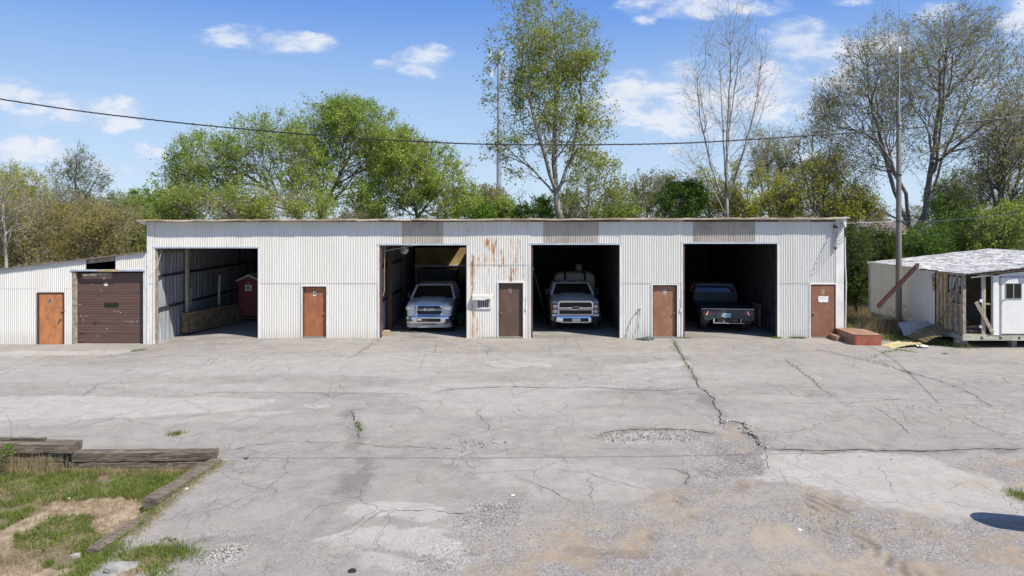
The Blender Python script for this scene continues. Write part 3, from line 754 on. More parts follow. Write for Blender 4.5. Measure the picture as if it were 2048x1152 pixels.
# division into sheets
brk = sorted(set([BL, BR] + [v for a in BAYS for v in a[:2]] + [v for a in DOORS for v in a[:2]] + [v for a in SKYL for v in a]))
WIN = (fx(953), fx(981), fz(616), fz(598))
def opening_top(x):
    for a, c, z in BAYS:
        if a < x < c: return z, 'bay'
    for d in DOORS:
        if d[0] < x < d[1]: return d[2] , 'door'
    return None, None
k = 0
for a, c in zip(brk[:-1], brk[1:]):
    n = max(1, round((c - a) / .66)); xm = (a + c) / 2
    zt, kind = opening_top(xm); sky = any(s[0] <= xm <= s[1] for s in SKYL)
    for i in range(n):
        xa = a + (c - a) * i / n; xb = a + (c - a) * (i + 1) / n; k += 1
        off = .0022 * (k % 2) + rng.uniform(0, .0015)
        z0 = gz((xa + xb) / 2) if zt is None else zt
        joint = 2.95 if fx(934) < xm < fx(1061) else 2.22
        segs = []
        ztop = ZT((xa + xb) / 2) - .012
        if zt is None: segs = [(z0, joint, 0), (joint - .05, ztop, .012)]
        elif kind == 'door': segs = [(z0, ztop, .006)] if joint < z0 + .1 else [(z0, joint, 0), (joint - .05, ztop, .012)]
        else: segs = [(z0, ztop, .006)]
        for (za, zb, pr) in segs:
            if kind is None and za < .5 and xa < WIN[1] and xb > WIN[0]:        # sheet cut for the little window
                for (p0, p1, q0, q1) in ((xa, xb, za, WIN[2]), (xa, xb, WIN[3], zb), (xa, min(xb, WIN[0]), WIN[2], WIN[3]), (max(xa, WIN[1]), xb, WIN[2], WIN[3])):
                    if p1 - p0 > .02: MB().corr(p0, p1, q0, q1, YF - off).build('wall_sheet', M['wall'], bld, smooth=True)
                continue
            bb = MB().corr(xa, xb + .012, za, zb, YF - off - pr, amp=.0115, wob=.004 * rng.random(), rows=3 if zb - za > 1.2 else 1)
            o = bb.build('wall_sheet', M['sky_sheet'] if sky else M['wall'], bld, smooth=True)
            if sky: o['label'] = 'dirty translucent brown-grey panel over a bay'
# roof: corrugated sheets falling gently to the back, its edge oversailing the front
RE = sorted([v for v in np.linspace(BL - .28, BR + .08, 14) if not -3 < v < -1.3] + [-2.30, -1.75]); nr_ = len(RE) - 1
for i in range(nr_):
    xa, xb = RE[i], RE[i + 1] + .06
    holed = xa > -2.6 and xb < -1.5
    n = int((xb - xa) / .068 * 5); bb = MB(); rows = []
    for (yy, dz) in ((YF - .287, -.052), (YF - .285, 0.0), (YF - .1, -.004), (YB, -.95)):
        rows.append([(xa + (xb - xa) * j / n, yy, ZT(xa + (xb - xa) * j / n) + dz + .012 * math.sin(2 * PI * (xa + (xb - xa) * j / n) / .068) + .012 * math.sin((xa + j * .03) * 1.3) + (i % 2) * .004) for j in range(n + 1)])
    if holed:                                   # gap placed here so a wedge of sun falls on the second bay's panel
        def at_y(y): return [(x, y, z - (y - YF + .1) / (YB - YF + .1) * .946) for x, _, z in rows[2]]
        bb.loft(rows[:3] + [at_y(34.38)], False, False, closed=False); bb.loft([at_y(34.90), rows[3]], False, False, closed=False)
    else: bb.loft(rows, False, False, closed=False)
    bb.build('roof_sheet', M['roof_edge'], bld, smooth=True)
MB().box(BL, BR, YF - .02, YF + .10, 4.60, 4.66).build('eave_purlin', M['inside_dark'], bld)
# corner trims and soffit ends
MB().box(BR - .30, BR + .02, YF - .035, YF - .018, gz(BR), 4.72).build('corner_trim', M['trim'], bld)
MB().box(BL - .012, BL + .05, YF - .03, YF + .02, gz(BL), 4.60).build('corner_trim', M['trim'], bld)
MB().prism([(BR - .16, 4.76), (BR - .02, 4.38), (BR + .02, 4.40), (BR + .04, 4.80)], YF - .23, YF - .04).build('gable_fascia', M['trim'], bld)
MB().prism([(BL - .26, 4.66), (BL - .22, 4.58), (BL + .0, 4.48), (BL + .0, 4.66)], YF - .22, YF + .3).build('gable_fascia', M['trim'], bld)
MB().tube([(BR + .06, YF - .03, 4.0), (BR + .07, YF - .04, 2.9), (BR + .10, YF - .05, 2.2), (BR + .07, YF - .04, .3)], .028, 8).build('downspout', M['trim'], bld, smooth=True)
# side and back walls, inner partitions, frame
def side_wall(x, name='side_wall', m='inside', z1=4.3, y0=YF + .03, y1=YB):
    b = MB(); b.corr(y0, y1, -.3, z1, x, amp=.012, p=.30, ppw=8, axis='y'); return b.build(name, M[m], bld)
side_wall(BL + .02, z1=4.5); side_wall(BAYS[0][0] - .005, 'inner_side_wall', 'inside', z1=4.2, y0=YF + .14); side_wall(BR - .03, z1=4.5)
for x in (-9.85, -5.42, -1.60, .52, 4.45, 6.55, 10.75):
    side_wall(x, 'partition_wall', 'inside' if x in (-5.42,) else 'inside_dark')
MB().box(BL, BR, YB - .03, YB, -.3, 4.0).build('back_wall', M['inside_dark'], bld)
# the underside timbers of the roof, seen in the mouths of the bays
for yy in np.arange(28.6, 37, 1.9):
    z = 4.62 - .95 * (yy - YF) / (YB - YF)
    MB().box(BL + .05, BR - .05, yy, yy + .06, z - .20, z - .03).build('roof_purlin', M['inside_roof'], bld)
# girts along the left wall of the first bay
for z in (1.13, 2.42, 3.34):
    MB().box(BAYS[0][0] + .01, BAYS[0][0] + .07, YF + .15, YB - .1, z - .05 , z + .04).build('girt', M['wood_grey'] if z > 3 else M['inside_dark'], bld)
MB().box(-14.06, -13.93, 29.35, 29.5, -.15, 4.3).build('column', M['post_pale'], bld)
MB().box(-5.30, -5.12, 29.1, 29.28, 0, 4.2).build('column', mat('rusty_column', (.11, .05, .03), .7), bld)
for z in (1.35, 2.75):
    MB().box(-5.36, -5.30, 27.3, 29.1, z - .05, z + .05).build('girt', M['maroon'], bld)
    MB().box(-5.36, -5.30, 29.3, 33, z - .05, z + .05).build('girt', M['inside_dark'], bld)
# bay surrounds: a thin header flashing and jamb boards with depth
for i, (a, c, z) in enumerate(BAYS):
    MB().box(a - .06, c + .06, YF - .030, YF - .012, z - .01, z + .055).build('header_flashing', M['trim_blue'], bld)
    MB().box(a - .01, c + .01, YF + .02, YF + .14, z + .0, z + .15).build('header_beam', M['inside_dark'], bld)
    MB().box(a - .045, a + .012, YF - .028, YF + .012, gz(a), z).build('jamb_trim', M['trim'], bld)
    MB().box(c - .012, c + .045, YF - .028, YF + .012, gz(c), z).build('jamb_trim', M['trim'], bld)
    MB().box(a + .014, a + .09, YF + .016, YF + .13, gz(a), z).build('jamb_post', M['wood_grey'] if i == 0 else M['frame_brown'], bld)
    MB().box(c - .05, c - .013, YF + .016, YF + .13, gz(c), z).build('jamb_post', M['inside_dark'], bld)
# threshold strips of clean concrete
# doors
def add_door(a, c, zt, mm, num, z0, parent, recess=.12, sill=.06, knob='right', frame='trim', plate_px=None):
    fr = MB(); w = .045
    fr.box(a - .03, a + .02, YF - .032, YF + recess + .03, z0, zt + .03); fr.box(c - .02, c + .03, YF - .032, YF + recess + .03, z0, zt + .03)
    fr.box(a + .02, c - .02, YF - .032, YF + recess + .03, zt - .015, zt + .03)
    f = fr.build('door_frame', M[frame], parent)
    MB().box(a + .022, a + .06, YF + .01, YF + recess + .02, z0, zt - .016).box(c - .06, c - .022, YF + .01, YF + recess + .02, z0, zt - .016).box(a + .06, c - .06, YF + .01, YF + recess + .02, zt - .055, zt - .016).build('inner_frame', M['frame_brown'], f)
    MB().box(a + .02, c - .02, YF - .02, YF + recess + .02, z0 - .01, z0 + sill).build('sill', M['floor'], f)
    d = MB().box(a + .062, c - .062, YF + recess - .035, YF + recess + .01, z0 + sill + .006, zt - .058, b=.004).build('door', M[mm], parent)
    yd = YF + recess - .035
    kx = c - .13 if knob == 'right' else a + .13
    MB().lathe((kx, yd, z0 + .98), (0, -1, 0), [(0, .032), (.012, .032), (.02, .012), (.045, .012), (.055, .026), (.075, .026), (.082, .01)], 14).build('handle', M['steel'], d, smooth=True)
    for hz in (.3, 1.05, 1.8):
        hx = a + .066 if knob == 'right' else c - .066
        MB().lathe((hx, yd - .008, z0 + hz), (0, 0, 1), [(0, .009), (.1, .009)], 8).build('hinge', M['frame_brown'], d)
    xm = (a + c) / 2 - (.02 if num != '2' else -.03)
    MB().box(xm - .055, xm + .055, yd - .006, yd - .001, zt - .40, zt - .22).build('number_plate', M['paper'] if num in '24' else M['post_pale'], d)
    text('door_number', num, .19, (xm, yd - .009, zt - .31), R(90), M['ink'], d, .002, .006)
    return d
for (a, c, zt, mm, num) in DOORS:
    z0 = gz((a + c) / 2) + .02
    d = add_door(a, c, zt, mm, num, z0, bld, recess=.035 if num == '1' else .12, sill=.05, knob='left' if num in '31' else 'right', frame='trim' if num != '4' else 'trim')
    d['label'] = {'4': 'orange-brown steel door numbered 4', '3': 'dark brown steel door numbered 3', '2': 'rust-brown steel door numbered 2', '1': 'scuffed brown steel door with a white notice'}[num]
    if num == '1':
        yd = YF - .004; xm = (a + c) / 2
        b = MB(); pts = [(-.2, .11), (-.19, -.10), (-.1, -.125), (0, -.11), (.12, -.12), (.2, -.10), (.19, 0), (.2, .12), (.05, .115), (-.1, .125)]
        b.prism([(xm + p, zt - .60 + q) for p, q in pts], yd - .006, yd - .002).build('notice', M['paper'], d)
        b = MB()
        for r in range(3):
            for s in range(4): b.box(xm - .12 + s * .065 + r * .01, xm - .09 + s * .065, yd - .008, yd - .0065, zt - .545 - r * .035, zt - .535 - r * .035)
        b.build('notice_writing', M['ink'], d)
        MB().lathe((a + .13, yd - .004, z0 + .9), (0, -1, 0), [(0, .03), (.004, .03)], 12).build('lock_hole', M['ink'], d)
# the little barred window with its crumpled white hood
wx0, wx1, wz0, wz1 = WIN
wf = MB()
for (p0, p1, q0, q1) in ((wx0 - .03, wx1 + .03, wz1 - .03, wz1 + .03), (wx0 - .03, wx1 + .03, wz0 - .03, wz0 + .03), (wx0 - .03, wx0 + .03, wz0 + .03, wz1 - .03), (wx1 - .03, wx1 + .03, wz0 + .03, wz1 - .03)):
    wf.box(p0, p1, YF - .05, YF + .03, q0, q1)
wn = wf.build('window', M['trim'], bld)
MB().box(wx0 + .03, wx1 - .03, YF + .0, YF + .008, wz0 + .03, wz1 - .03).build('pane', M['glass_dark'], wn)
for i in range(6):
    x = wx0 + .06 + i * (wx1 - wx0 - .12) / 5
    MB().box(x - .009, x + .009, YF - .045, YF - .03, wz0 + .03, wz1 - .03).build('bar', M['trim'], wn)
hd = MB(); ring = []
hx0, hx1 = fx(945), fx(986)
r0, r1, r2 = [], [], []
for i in range(15):
    t = i / 14; x = hx0 + (hx1 - hx0) * t; sag = .045 * math.sin(t * 9) * t
    r0.append((x, YF - .03, fz(588))); r1.append((x, YF - .16, fz(588) - .05)); r2.append((x, YF - .20, fz(598) - .02 + (.05 if t > .6 else 0) * math.sin((t - .6) * 8) + sag * .4))
hd.loft([r0, r1, r2], False, False, closed=False); 
hd.build('window_hood', M['tankwhite'], bld)
# meter boxes beside the doors, wall socket
for (xx, zz) in ((fx(1052), fz(617)), (fx(1361), fz(621))):
    MB().box(xx - .025, xx + .025, YF - .06, YF - .02, zz - .06, zz + .06, b=.005).build('switch_box', M['trim'], bld)
    MB().tube([(xx, YF - .03, zz + .06), (xx, YF - .03, zz + .5)], .009, 6).build('conduit', M['trim_blue'], bld)
# service mast at the right corner: conduit, weather head, cable loops
mx = fx(1669)
MB().tube([(mx, YF - .09, fz(494)), (mx, YF - .09, fz(455))], .045, 10).build('service_conduit', M['galv'], bld, smooth=True)
MB().lathe((mx, YF - .09, fz(494)), (0, 0, -1), [(0, .05), (.05, .055), (.10, .02)], 10).build('conduit_end', M['maroon'], bld)
MB().box(mx - .06, mx + .06, YF - .1, YF - .02, fz(478) - .015, fz(478) + .015).build('conduit_strap', M['trim'], bld)
MB().lathe((mx, YF - .12, fz(455)), (-.5, -.3, .6), [(0, .05), (.05, .075), (.12, .07), (.16, .02)], 10).build('weather_head', M['wire'], bld, smooth=True)
for i in range(6):
    q = random.Random(i); pts = []
    xa = mx + .02; za = fz(455)
    for j in range(9):
        t = j / 8
        pts.append((xa - .30 * math.sin(t * PI) * (.6 + .15 * i) + t * (.32 + .02 * i), YF - .18 - .35 * math.sin(t * PI) * (.5 + .12 * i), za + .05 - math.sin(t * PI) * (.16 + .07 * i) + t * (.20 - .11 * i)))
    MB().tube(pts, .009, 5).build('cable_loop', M['wire'], bld)
# ragged rolled curtain and opener bar in the second bay
MB().tube([(BAYS[1][0] + .1, YF + .5, 3.42), (BAYS[1][0] + 1.7, YF + .9, 3.72)], .018, 6).build('track_bar', M['galv'], bld)
MB().tube([(BAYS[1][0] + .19 + .02 * math.sin(z * 2), YF + .2, z) for z in np.arange(3.66, 1.75, -.2)] + [(BAYS[1][0] + .12, YF + .2, 1.66), (BAYS[1][0] + .06, YF + .2, 1.62)], .009, 6).build('pull_rope', M['sheet_yellow'], bld)
MB().tube([(BAYS[0][0] + .25, YF + .1, 3.5), (BAYS[0][0] + .12, YF + .05, 2.95), (BAYS[0][0] - .02, YF - .06, 2.6), (BAYS[0][0] - .2, YF - .05, 2.42)], .008, 5).build('loose_cable', M['trim'], bld)

# ------------------------------------------------------------------ lean-to at the left
shed = thing('lean_to_shed', 'low white corrugated lean-to with brown roll-up door, joined to the left end', 'shed', (-17, YF, 0))
AX0 = -24.0
def az(x): return 3.42 + (x - fx(290)) * (.67 / 5.76)
RD = (fx(144), fx(289), fz(541)); D5 = (fx(76), fx(128), fz(586))
brk = sorted([AX0, D5[0], D5[1], RD[0], RD[1], BL - .02, fx(172), fx(231)])
k = 0
for a, c in zip(brk[:-1], brk[1:]):
    xm = (a + c) / 2; n = max(1, round((c - a) / .66))
    for i in range(n):
        xa = a + (c - a) * i / n; xb = a + (c - a) * (i + 1) / n; k += 1
        if fx(172) <= xm <= fx(231): continue
        zb = RD[2] + .02 if RD[0] < xm < RD[1] else (D5[2] if D5[0] < xm < D5[1] else gz(xm))
        off = .003 * (k % 2)
        segs = [(zb, None)] if zb > .5 else [(zb, 2.0), (1.96, None)]
        for s0, s1 in segs:
            bb = MB().corr(xa, xb + .01, s0, s1 if s1 else 0, YF - off - (.006 if s0 > 1 else 0), z1f=(None if s1 else (lambda x: az(x) - .02)), rows=1, amp=.012, p=.076)
            bb.build('wall_sheet', M['wall_shed'], shed, smooth=True)
# header over the gap, exposed timbers
xg0, xg1 = fx(172), fx(231)
MB().hexa([(xg0 - .05, YF + .03, az(xg0) - .22), (xg1 + .05, YF + .03, az(xg1) - .22), (xg1 + .05, YF + .07, az(xg1) - .22), (xg0 - .05, YF + .07, az(xg0) - .22),
           (xg0 - .05, YF + .03, az(xg0) - .05), (xg1 + .05, YF + .03, az(xg1) - .05), (xg1 + .05, YF + .07, az(xg1) - .05), (xg0 - .05, YF + .07, az(xg0) - .05)]).build('rafter', M['wood_grey'], shed)
MB().box(RD[0] - .05, RD[1] + .03, YF - .035, YF + .0, RD[2] - .03, RD[2] + .045).build('header_flashing', M['trim_blue'], shed)
n = 60; rows = []
for (yy, dz) in ((YF - .10, 0), (YB - 2, -.5)):
    rows.append([(AX0 + (BL - .03 - AX0) * j / n, yy, az(AX0 + (BL - .03 - AX0) * j / n) + dz + .01 * math.sin(j * 2.1)) for j in range(n + 1)])
b = MB().loft(rows, False, False, closed=False); rows2 = [[(x, y, z - .04) for x, y, z in r] for r in rows]; b.loft(rows2, False, False, closed=False)
b.loft([rows[0], rows2[0]], False, False, closed=False)
b.build('roof', mat('shed_roof', (.20, .17, .15), .8), shed)
MB().box(AX0, AX0 + .05, YF, YB - 2, -.3, az(AX0) - .05).build('side_wall', M['inside'], shed)
MB().box(AX0, BL - .03, YB - 2.05, YB - 2, -.3, 2.2).build('back_wall', M['inside_dark'], shed)
MB().box(RD[0] + .0, RD[0] + .13, YF + .0, YF + .14, gz(-17), RD[2] - .03).build('jamb_post', M['wood_grey'], shed)
MB().box(RD[1] - .05, RD[1] - .0, YF + .0, YF + .14, gz(-17), RD[2] - .03).build('jamb_post', M['trim'], shed)
# roll-up door: seven ribbed sections, window, chipped paint, handles
yr = YF + .17
dz0 = gz(-16); dz1 = RD[2] - .10; x0, x1 = RD[0] + .09, RD[1] - .02
door = MB().box(x0, x1, yr + .03, yr + .05, dz0, dz1).build('rollup_door', M['rollup'], shed)
ns = 7; hS = (dz1 - dz0) / ns
for i in range(ns):
    za = dz0 + i * hS; b = MB()
    prof = [(.0, .008), (.01, .0)]
    zz = za + .012
    ribs = [(0, .0), (.10, .0), (.11, .010), (.14, .010), (.15, 0), (.36, .0), (.37, .010), (.40, .010), (.41, 0), (.62, 0), (.63, .010), (.66, .010), (.67, 0), (.86, 0), (.87, .012), (.90, .012), (.91, 0), (1.0, 0)]
    rows = [[(x0, yr + d, za + .006 + (hS - .012) * t), (x1, yr + d, za + .006 + (hS - .012) * t)] for t, d in ribs]
    rows = [[(x0, yr + .03, za + .006), (x1, yr + .03, za + .006)]] + rows + [[(x0, yr + .03, za + hS - .006), (x1, yr + .03, za + hS - .006)]]
    b.loft(rows, False, False, closed=False); b.build('door_section', M['rollup'], door)
wx = fx(218); wz = fz(611)
MB().box(wx - .29, wx + .29, yr - .012, yr + .012, wz - .10, wz + .10, b=.012).build('door_window', M['plastic'], door)
MB().box(wx - .26, wx + .26, yr - .016, yr - .0125, wz - .075, wz + .075).build('pane', M['glass_dark'], door)
q = random.Random(9)
chips = [(212, 569, .09, .08, 7), (208, 557, .03, .03, 5)] + [(a, c, .022, .018, 5) for a, c in ((184, 569), (202, 581), (236, 623), (229, 622), (241, 625), (162, 632), (172, 632), (166, 640), (256, 643), (262, 643), (266, 644), (250, 643), (274, 643), (214, 657), (195, 672), (160, 609), (286, 637))]
for (a, c, rx, rz, nn) in chips:
    cx_, cz_ = X_(a, yr), Z_(c, yr)
    pts = [(cx_ + rx * math.cos(t) * q.uniform(.6, 1.25), cz_ + rz * math.sin(t) * q.uniform(.6, 1.25)) for t in [2 * PI * j / nn for j in range(nn)]]
    MB().prism(pts, yr - .003, yr + .014).build('paint_chip', M['chip'], door)
MB().tube([(X_(192, yr), yr, Z_(645, yr)), (X_(193, yr), yr - .04, Z_(640, yr)), (X_(193, yr), yr - .04, Z_(645, yr)), (X_(188, yr), yr - .03, Z_(645, yr))], .012, 6).build('handle', M['plastic'], door)
for a in ((168, 663), (165, 680)):
    MB().tube([(X_(a[0] - 6, yr), yr - .02, Z_(a[1], yr)), (X_(a[0], yr), yr - .035, Z_(a[1] + 1, yr)), (X_(a[0] + 6, yr), yr - .02, Z_(a[1], yr))], .012, 6).build('handle', M['steel'], door)
# broken boards hanging at the head of the roll-up door
MB().box(fx(198), fx(240), YF - .06, YF - .03, fz(543) , fz(539) ).build('hanging_board', M['wood_new'], shed)
MB().hexa([(fx(165), YF + .02, fz(552)), (fx(216), YF + .02, fz(551)), (fx(216), YF + .035, fz(551)), (fx(165), YF + .035, fz(552)), (fx(165), YF + .02, fz(548)), (fx(216), YF + .02, fz(545)), (fx(216), YF + .035, fz(545)), (fx(165), YF + .035, fz(548))]).build('hanging_board', M['wood_grey'], shed)
# door 5
a, c, zt = D5; z0 = gz(a)
d5 = add_door(a, c, zt, 'door5', '5', z0, shed, recess=.02, sill=.02, frame='frame_brown')
d5['label'] = 'bright orange rusted door numbered 5'
MB().tube([(fx(119), YF - .05, fz(643)), (fx(122), YF - .06, fz(640)), (fx(123), YF - .06, fz(637))], .022, 6).build('padlock', M['ink'], d5)
MB().box(fx(124), fx(132), YF - .06, YF - .045, fz(622), fz(620)).build('hasp', M['steel'], d5)

# ------------------------------------------------------------------ things in the bays
# lumber stack
def lumber():
    p0 = Vector((-14.02, 28.95, 0)); p1 = Vector((-12.95, 32.5, 0))
    d = (p1 - p0).normalized(); s = Vector((d.y, -d.x, 0)); L = (p1 - p0).length
    t = thing('lumber_stack', 'low stack of brown boards along the left wall of the first bay', 'lumber', (p0.x, p0.y, -.12))
    rr = random.Random(2)
    for r in range(8):
        for c in range(2):
            e = rr.uniform(-.04, .04); z = -.12 + r * .108
            a = p0 + s * (.07 + c * .155) + d * e; b_ = a + d * L
            MB().bar((a.x, a.y, z + .05), (b_.x, b_.y, z + .05 + .0), .145, .088).build('board', M['wood'], t)
    for (pp, h) in ((383, 1.62), (440, 2.05)):
        Y = 29.9 if pp == 383 else 31.3
        MB().bar((X_(pp, Y) - .05, Y, .8), (X_(pp, Y), Y, h + .1), .09, .06).build('stake', M['post_pale'], t)
lumber()
# red portable toilet
pj = thing('portable_toilet', 'red portable toilet with a pale peaked roof at the back of the first bay', 'portable toilet', (-12.42, 32.2, 0))
PX0, PX1, PY = -12.98, -11.86, 32.2
MB().box(PX0 + .04, PX1 - .04, PY, PY + 1.15, .10, 1.80, b=.03).build('cabin', M['portared'], pj)
MB().box(PX0 + .02, PX1 - .02, PY - .02, PY + 1.2, 0, .10).build('skid', M['plastic'], pj)
MB().box(PX0 + .16, PX1 - .16, PY - .03, PY - .002, .14, 1.68, b=.01).build('door', M['portared'], pj)
xm = (PX0 + PX1) / 2
MB().prism([(PX0 - .03, 1.76), (xm, 2.02), (PX1 + .03, 1.76), (PX1 + .03, 1.83), (xm + .12, 2.05), (xm, 2.12), (xm - .12, 2.05), (PX0 - .03, 1.83)], PY - .06, PY + 1.22).build('roof', M['portawhite'], pj)
MB().prism([(PX0 + .05, 1.78), (PX1 - .05, 1.78), (xm, 2.0)], PY - .01, PY + .02).build('gable', M['portared'], pj)
sg = MB().box(xm - .15, xm + .15, PY - .042, PY - .031, 1.33, 1.62).build('sign', M['paper'], pj)
MB().lathe((xm, PY - .042, 1.475), (0, -1, 0), [(0, .095), (.004, .095)], 20).build('emblem', M['ink'], sg)
MB().lathe((xm, PY - .047, 1.475), (0, -1, 0), [(0, .055), (.004, .055)], 16).build('emblem_centre', M['paper'], sg)
MB().lathe((xm, PY - .052, 1.475), (0, -1, 0), [(0, .028), (.004, .028)], 12).build('emblem_dot', M['ink'], sg)
MB().box(xm - .04, xm + .04, PY - .045, PY - .03, 1.70, 1.74).build('latch', M['trim'], pj)
# cardboard box on the sill of bay two
t = thing('cardboard_box', 'small tan box on the ground at the left jamb of the second bay', 'box', (X_(773, 27.6), 27.6, 0), .05, local=True)
MB().box(-.13, .13, -.13, .13, .0, .20, b=.006).build('carton', M['card'], t); MB().box(-.02, .02, -.132, .132, .2, .203).build('tape', M['wood_new'], t)
# black ribbed container above and behind the first truck
cb_ = thing('black_container', 'black ribbed steel container standing behind the cab of the white pickup in the second bay', 'container', (-3.35, 33.2, 0))
cx0, cx1, cz0, cz1, cy = X_(836, 33.2), X_(912, 33.2), .9, Z_(541, 33.2), 33.2
MB().box(cx0, cx1, cy, cy + 1.8, cz0, cz1).build('shell', M['binblack'], cb_)
for i in range(8):
    x = cx0 + .04 + i * (cx1 - cx0 - .1) / 7; MB().box(x - .025, x + .025, cy - .04, cy, cz0, cz1 - .03).build('rib', M['binblack'], cb_)
MB().box(cx0 - .03, cx1 + .03, cy - .06, cy + .02, cz1 - .03, cz1 + .04).build('rim', M['bedblack'], cb_)
for x in (cx0 + .15, cx1 - .15): MB().box(x - .05, x + .05, cy + .2, cy + 1.6, 0, cz0).build('leg', M['binblack'], cb_)
# tan insulated back panel high in bay two
MB().box(-5.0, -1.7, 35.2, 35.26, 1.4, 3.25).build('insulated_panel', M['inside_tan'], bld)
MB().box(-5.0, -1.7, 35.12, 35.19, 2.28, 2.36).build('panel_rail', M['trim_blue'], bld)
# unit heater hanging in bay two
uh = thing('unit_heater', 'round fan heater hanging under the roof at the left of the second bay', 'heater', (X_(808, 29.2), 29.2, 3.4), local=True)
MB().lathe((0, 0, 0), (0, -1, 0), [(-.3, .12), (-.28, .2), (0, .2), (.02, .17), (.021, .05)], 18).build('drum', M['steel'], uh, smooth=True)
MB().tube([(0, -.1, .18), (0, -.1, .75)], .015, 6).build('hanger', M['inside_dark'], uh)
for j in range(4):
    an = j * PI / 2 + .4; MB().bar((0, -.03, 0), (.15 * math.cos(an), -.03, .15 * math.sin(an)), .06, .01).build('blade', M['plastic'], uh)
# tools hung beside the container, green drum
th = thing('tool_rack', 'rail of dark hanging tools at the right side of the second bay', 'rack', (-2.15, 32.4, 0))
MB().box(-2.35, -1.75, 32.4, 32.45, 1.98, 2.04).build('rail', M['wood_grey'], th)
q = random.Random(4)
for i in range(7):
    x = -2.32 + i * .09; l = q.uniform(.5, 1.2)
    MB().tube([(x, 32.35, 2.05), (x + q.uniform(-.03, .03), 32.36, 2.0 - l)], q.uniform(.012, .035), 6).build('tool', M['plastic'], th)
gd = thing('green_drum', 'dull green drum beside the right front wheel of the white pickup', 'drum', (X_(922, 30.5), 30.5, 0), local=True)
MB().lathe((0, 0, 0), (0, 0, 1), [(0, .2), (.02, .22), (.25, .22), (.26, .23), (.28, .22), (.5, .22), (.52, .2)], 20).build('barrel', M['green'], gd, smooth=True)
MB().lathe((0, 0, .52), (0, 0, 1), [(0, .19), (.01, .19), (.012, .03), (.04, .03)], 16).build('lid', M['plastic'], gd)
# tan cabinet and coil against the right wall of bay four
cbn = thing('tan_cabinet', 'tan wooden cabinet at the right wall of the fourth bay', 'cabinet', (X_(1545, 29.5), 29.5, 0))
c0 = X_(1536, 29.5)
MB().box(c0, 10.68, 29.5, 30.3, .05, .95).build('carcass', M['wood'], cbn); MB().box(c0 - .04, 10.70, 29.46, 30.34, .95, 1.0).build('top', M['wood_new'], cbn)
MB().box(c0 + .03, c0 + .10, 29.48, 29.5, .1, .9).build('door', M['wood_grey'], cbn)
bk = thing('bicycle', 'dark bicycle standing against the cabinet deep in the fourth bay', 'bicycle', (X_(1528, 30.0), 30.0, 0), R(80), local=True)
for dx in (-.5, .5):
    n = 20; MB().tube([(dx + .31 * math.cos(2 * PI * j / n), 0, .33 + .31 * math.sin(2 * PI * j / n)) for j in range(n + 1)], .02, 6).build('tyre', M['rubber'], bk)
    wm = MB()
    for j in range(6): wm.tube([(dx, 0, .33), (dx + .3 * math.cos(j * PI / 3), 0, .33 + .3 * math.sin(j * PI / 3))], .003, 3)
    wm.build('spokes', M['steel'], bk)
fr = MB()
for a_, b_ in (((-.5, 0, .33), (-.1, 0, .3)), ((-.1, 0, .3), (-.2, 0, .8)), ((-.2, 0, .72), (.35, 0, .78)), ((-.1, 0, .3), (.35, 0, .7)), ((.35, 0, .82), (.5, 0, .33)), ((-.5, 0, .33), (-.18, 0, .7))): fr.tube([a_, b_], .016, 6)
fr.build('frame', M['darkred'], bk); MB().box(-.32, -.08, -.06, .06, .82, .87, b=.02).build('saddle', M['plastic'], bk)
MB().tube([(.33, -.28, 1.0), (.36, -.15, .96), (.36, 0, .9), (.36, .15, .96), (.33, .28, 1.0)], .013, 6).build('handlebar', M['steel'], bk)
# dark hopper shapes hung in bay three: leaning pole
lp = thing('leaning_pipe', 'long dark pipe leaning against the left wall of the third bay', 'pipe', (1.0, 29.5, 0))
MB().tube([(X_(1065, 29.2), 29.2, Z_(535, 29.2)), (X_(1096, 30.5), 30.5, .0)], .05, 8).build('tube', M['plastic'], lp, smooth=True)
MB().lathe((X_(1065, 29.2), 29.2, Z_(535, 29.2)), (.2, .4, -1), [(-.02, .065), (.08, .065)], 8).build('collar', M['steel'], lp)
# ------------------------------------------------------------------ vehicles (local: front or tail at y=0, +y goes into the bay)
def wheel(root, x, y, r, w, side, dark=False, tilt=0):
    t = MB().lathe((x - side * w / 2, y, r), (side, 0, 0), [(0, r * .60), (0, r * .86), (w * .10, r * .965), (w * .22, r), (w * .78, r), (w * .90, r * .965), (w, r * .86), (w, r * .60)], 28)
    ty = t.build('wheel', M['rubber'], root, smooth=True)
    MB().lathe((x - side * w * .3, y, r), (side, 0, 0), [(0, r * .60), (w * .72, r * .60), (w * .76, r * .56), (w * .60, r * .50), (w * .55, r * .2), (w * .72, r * .18), (w * .72, .01)], 20).build('rim', M['steel'], ty, smooth=True)
    for j in range(14):                                  # tread blocks across the width
        a = 2 * PI * j / 14
        c = Vector((x, y + math.cos(a) * r * .995, r + math.sin(a) * r * .995))
        d = Vector((0, -math.sin(a), math.cos(a)))
        MB().bar(c - d * .05 + Vector((0, 0, 0)), c + d * .05, w * .72, .022, up=(0, math.cos(a), math.sin(a))).build('tread_block', M['rubber'], ty)
def section(hw, z0, z1, r, y, n=4, crown=.0, tuck=0.0):
    """rounded box section in x/z at depth y, anticlockwise from the camera side"""
    pts = []
    for (cx_, cz_, a0) in ((hw - tuck - r, z0 + r, -90), (hw - r, z1 - r, 0), (-hw + r, z1 - r, 90), (-hw + tuck + r, z0 + r, 180)):
        for i in range(n + 1):
            a = R(a0 + 90 * i / n); x = cx_ + r * math.cos(a); z = cz_ + r * math.sin(a)
            if cz_ > (z0 + z1) / 2: z += crown * (1 - (x / hw) ** 2)
            pts.append((x, y, z))
    return pts
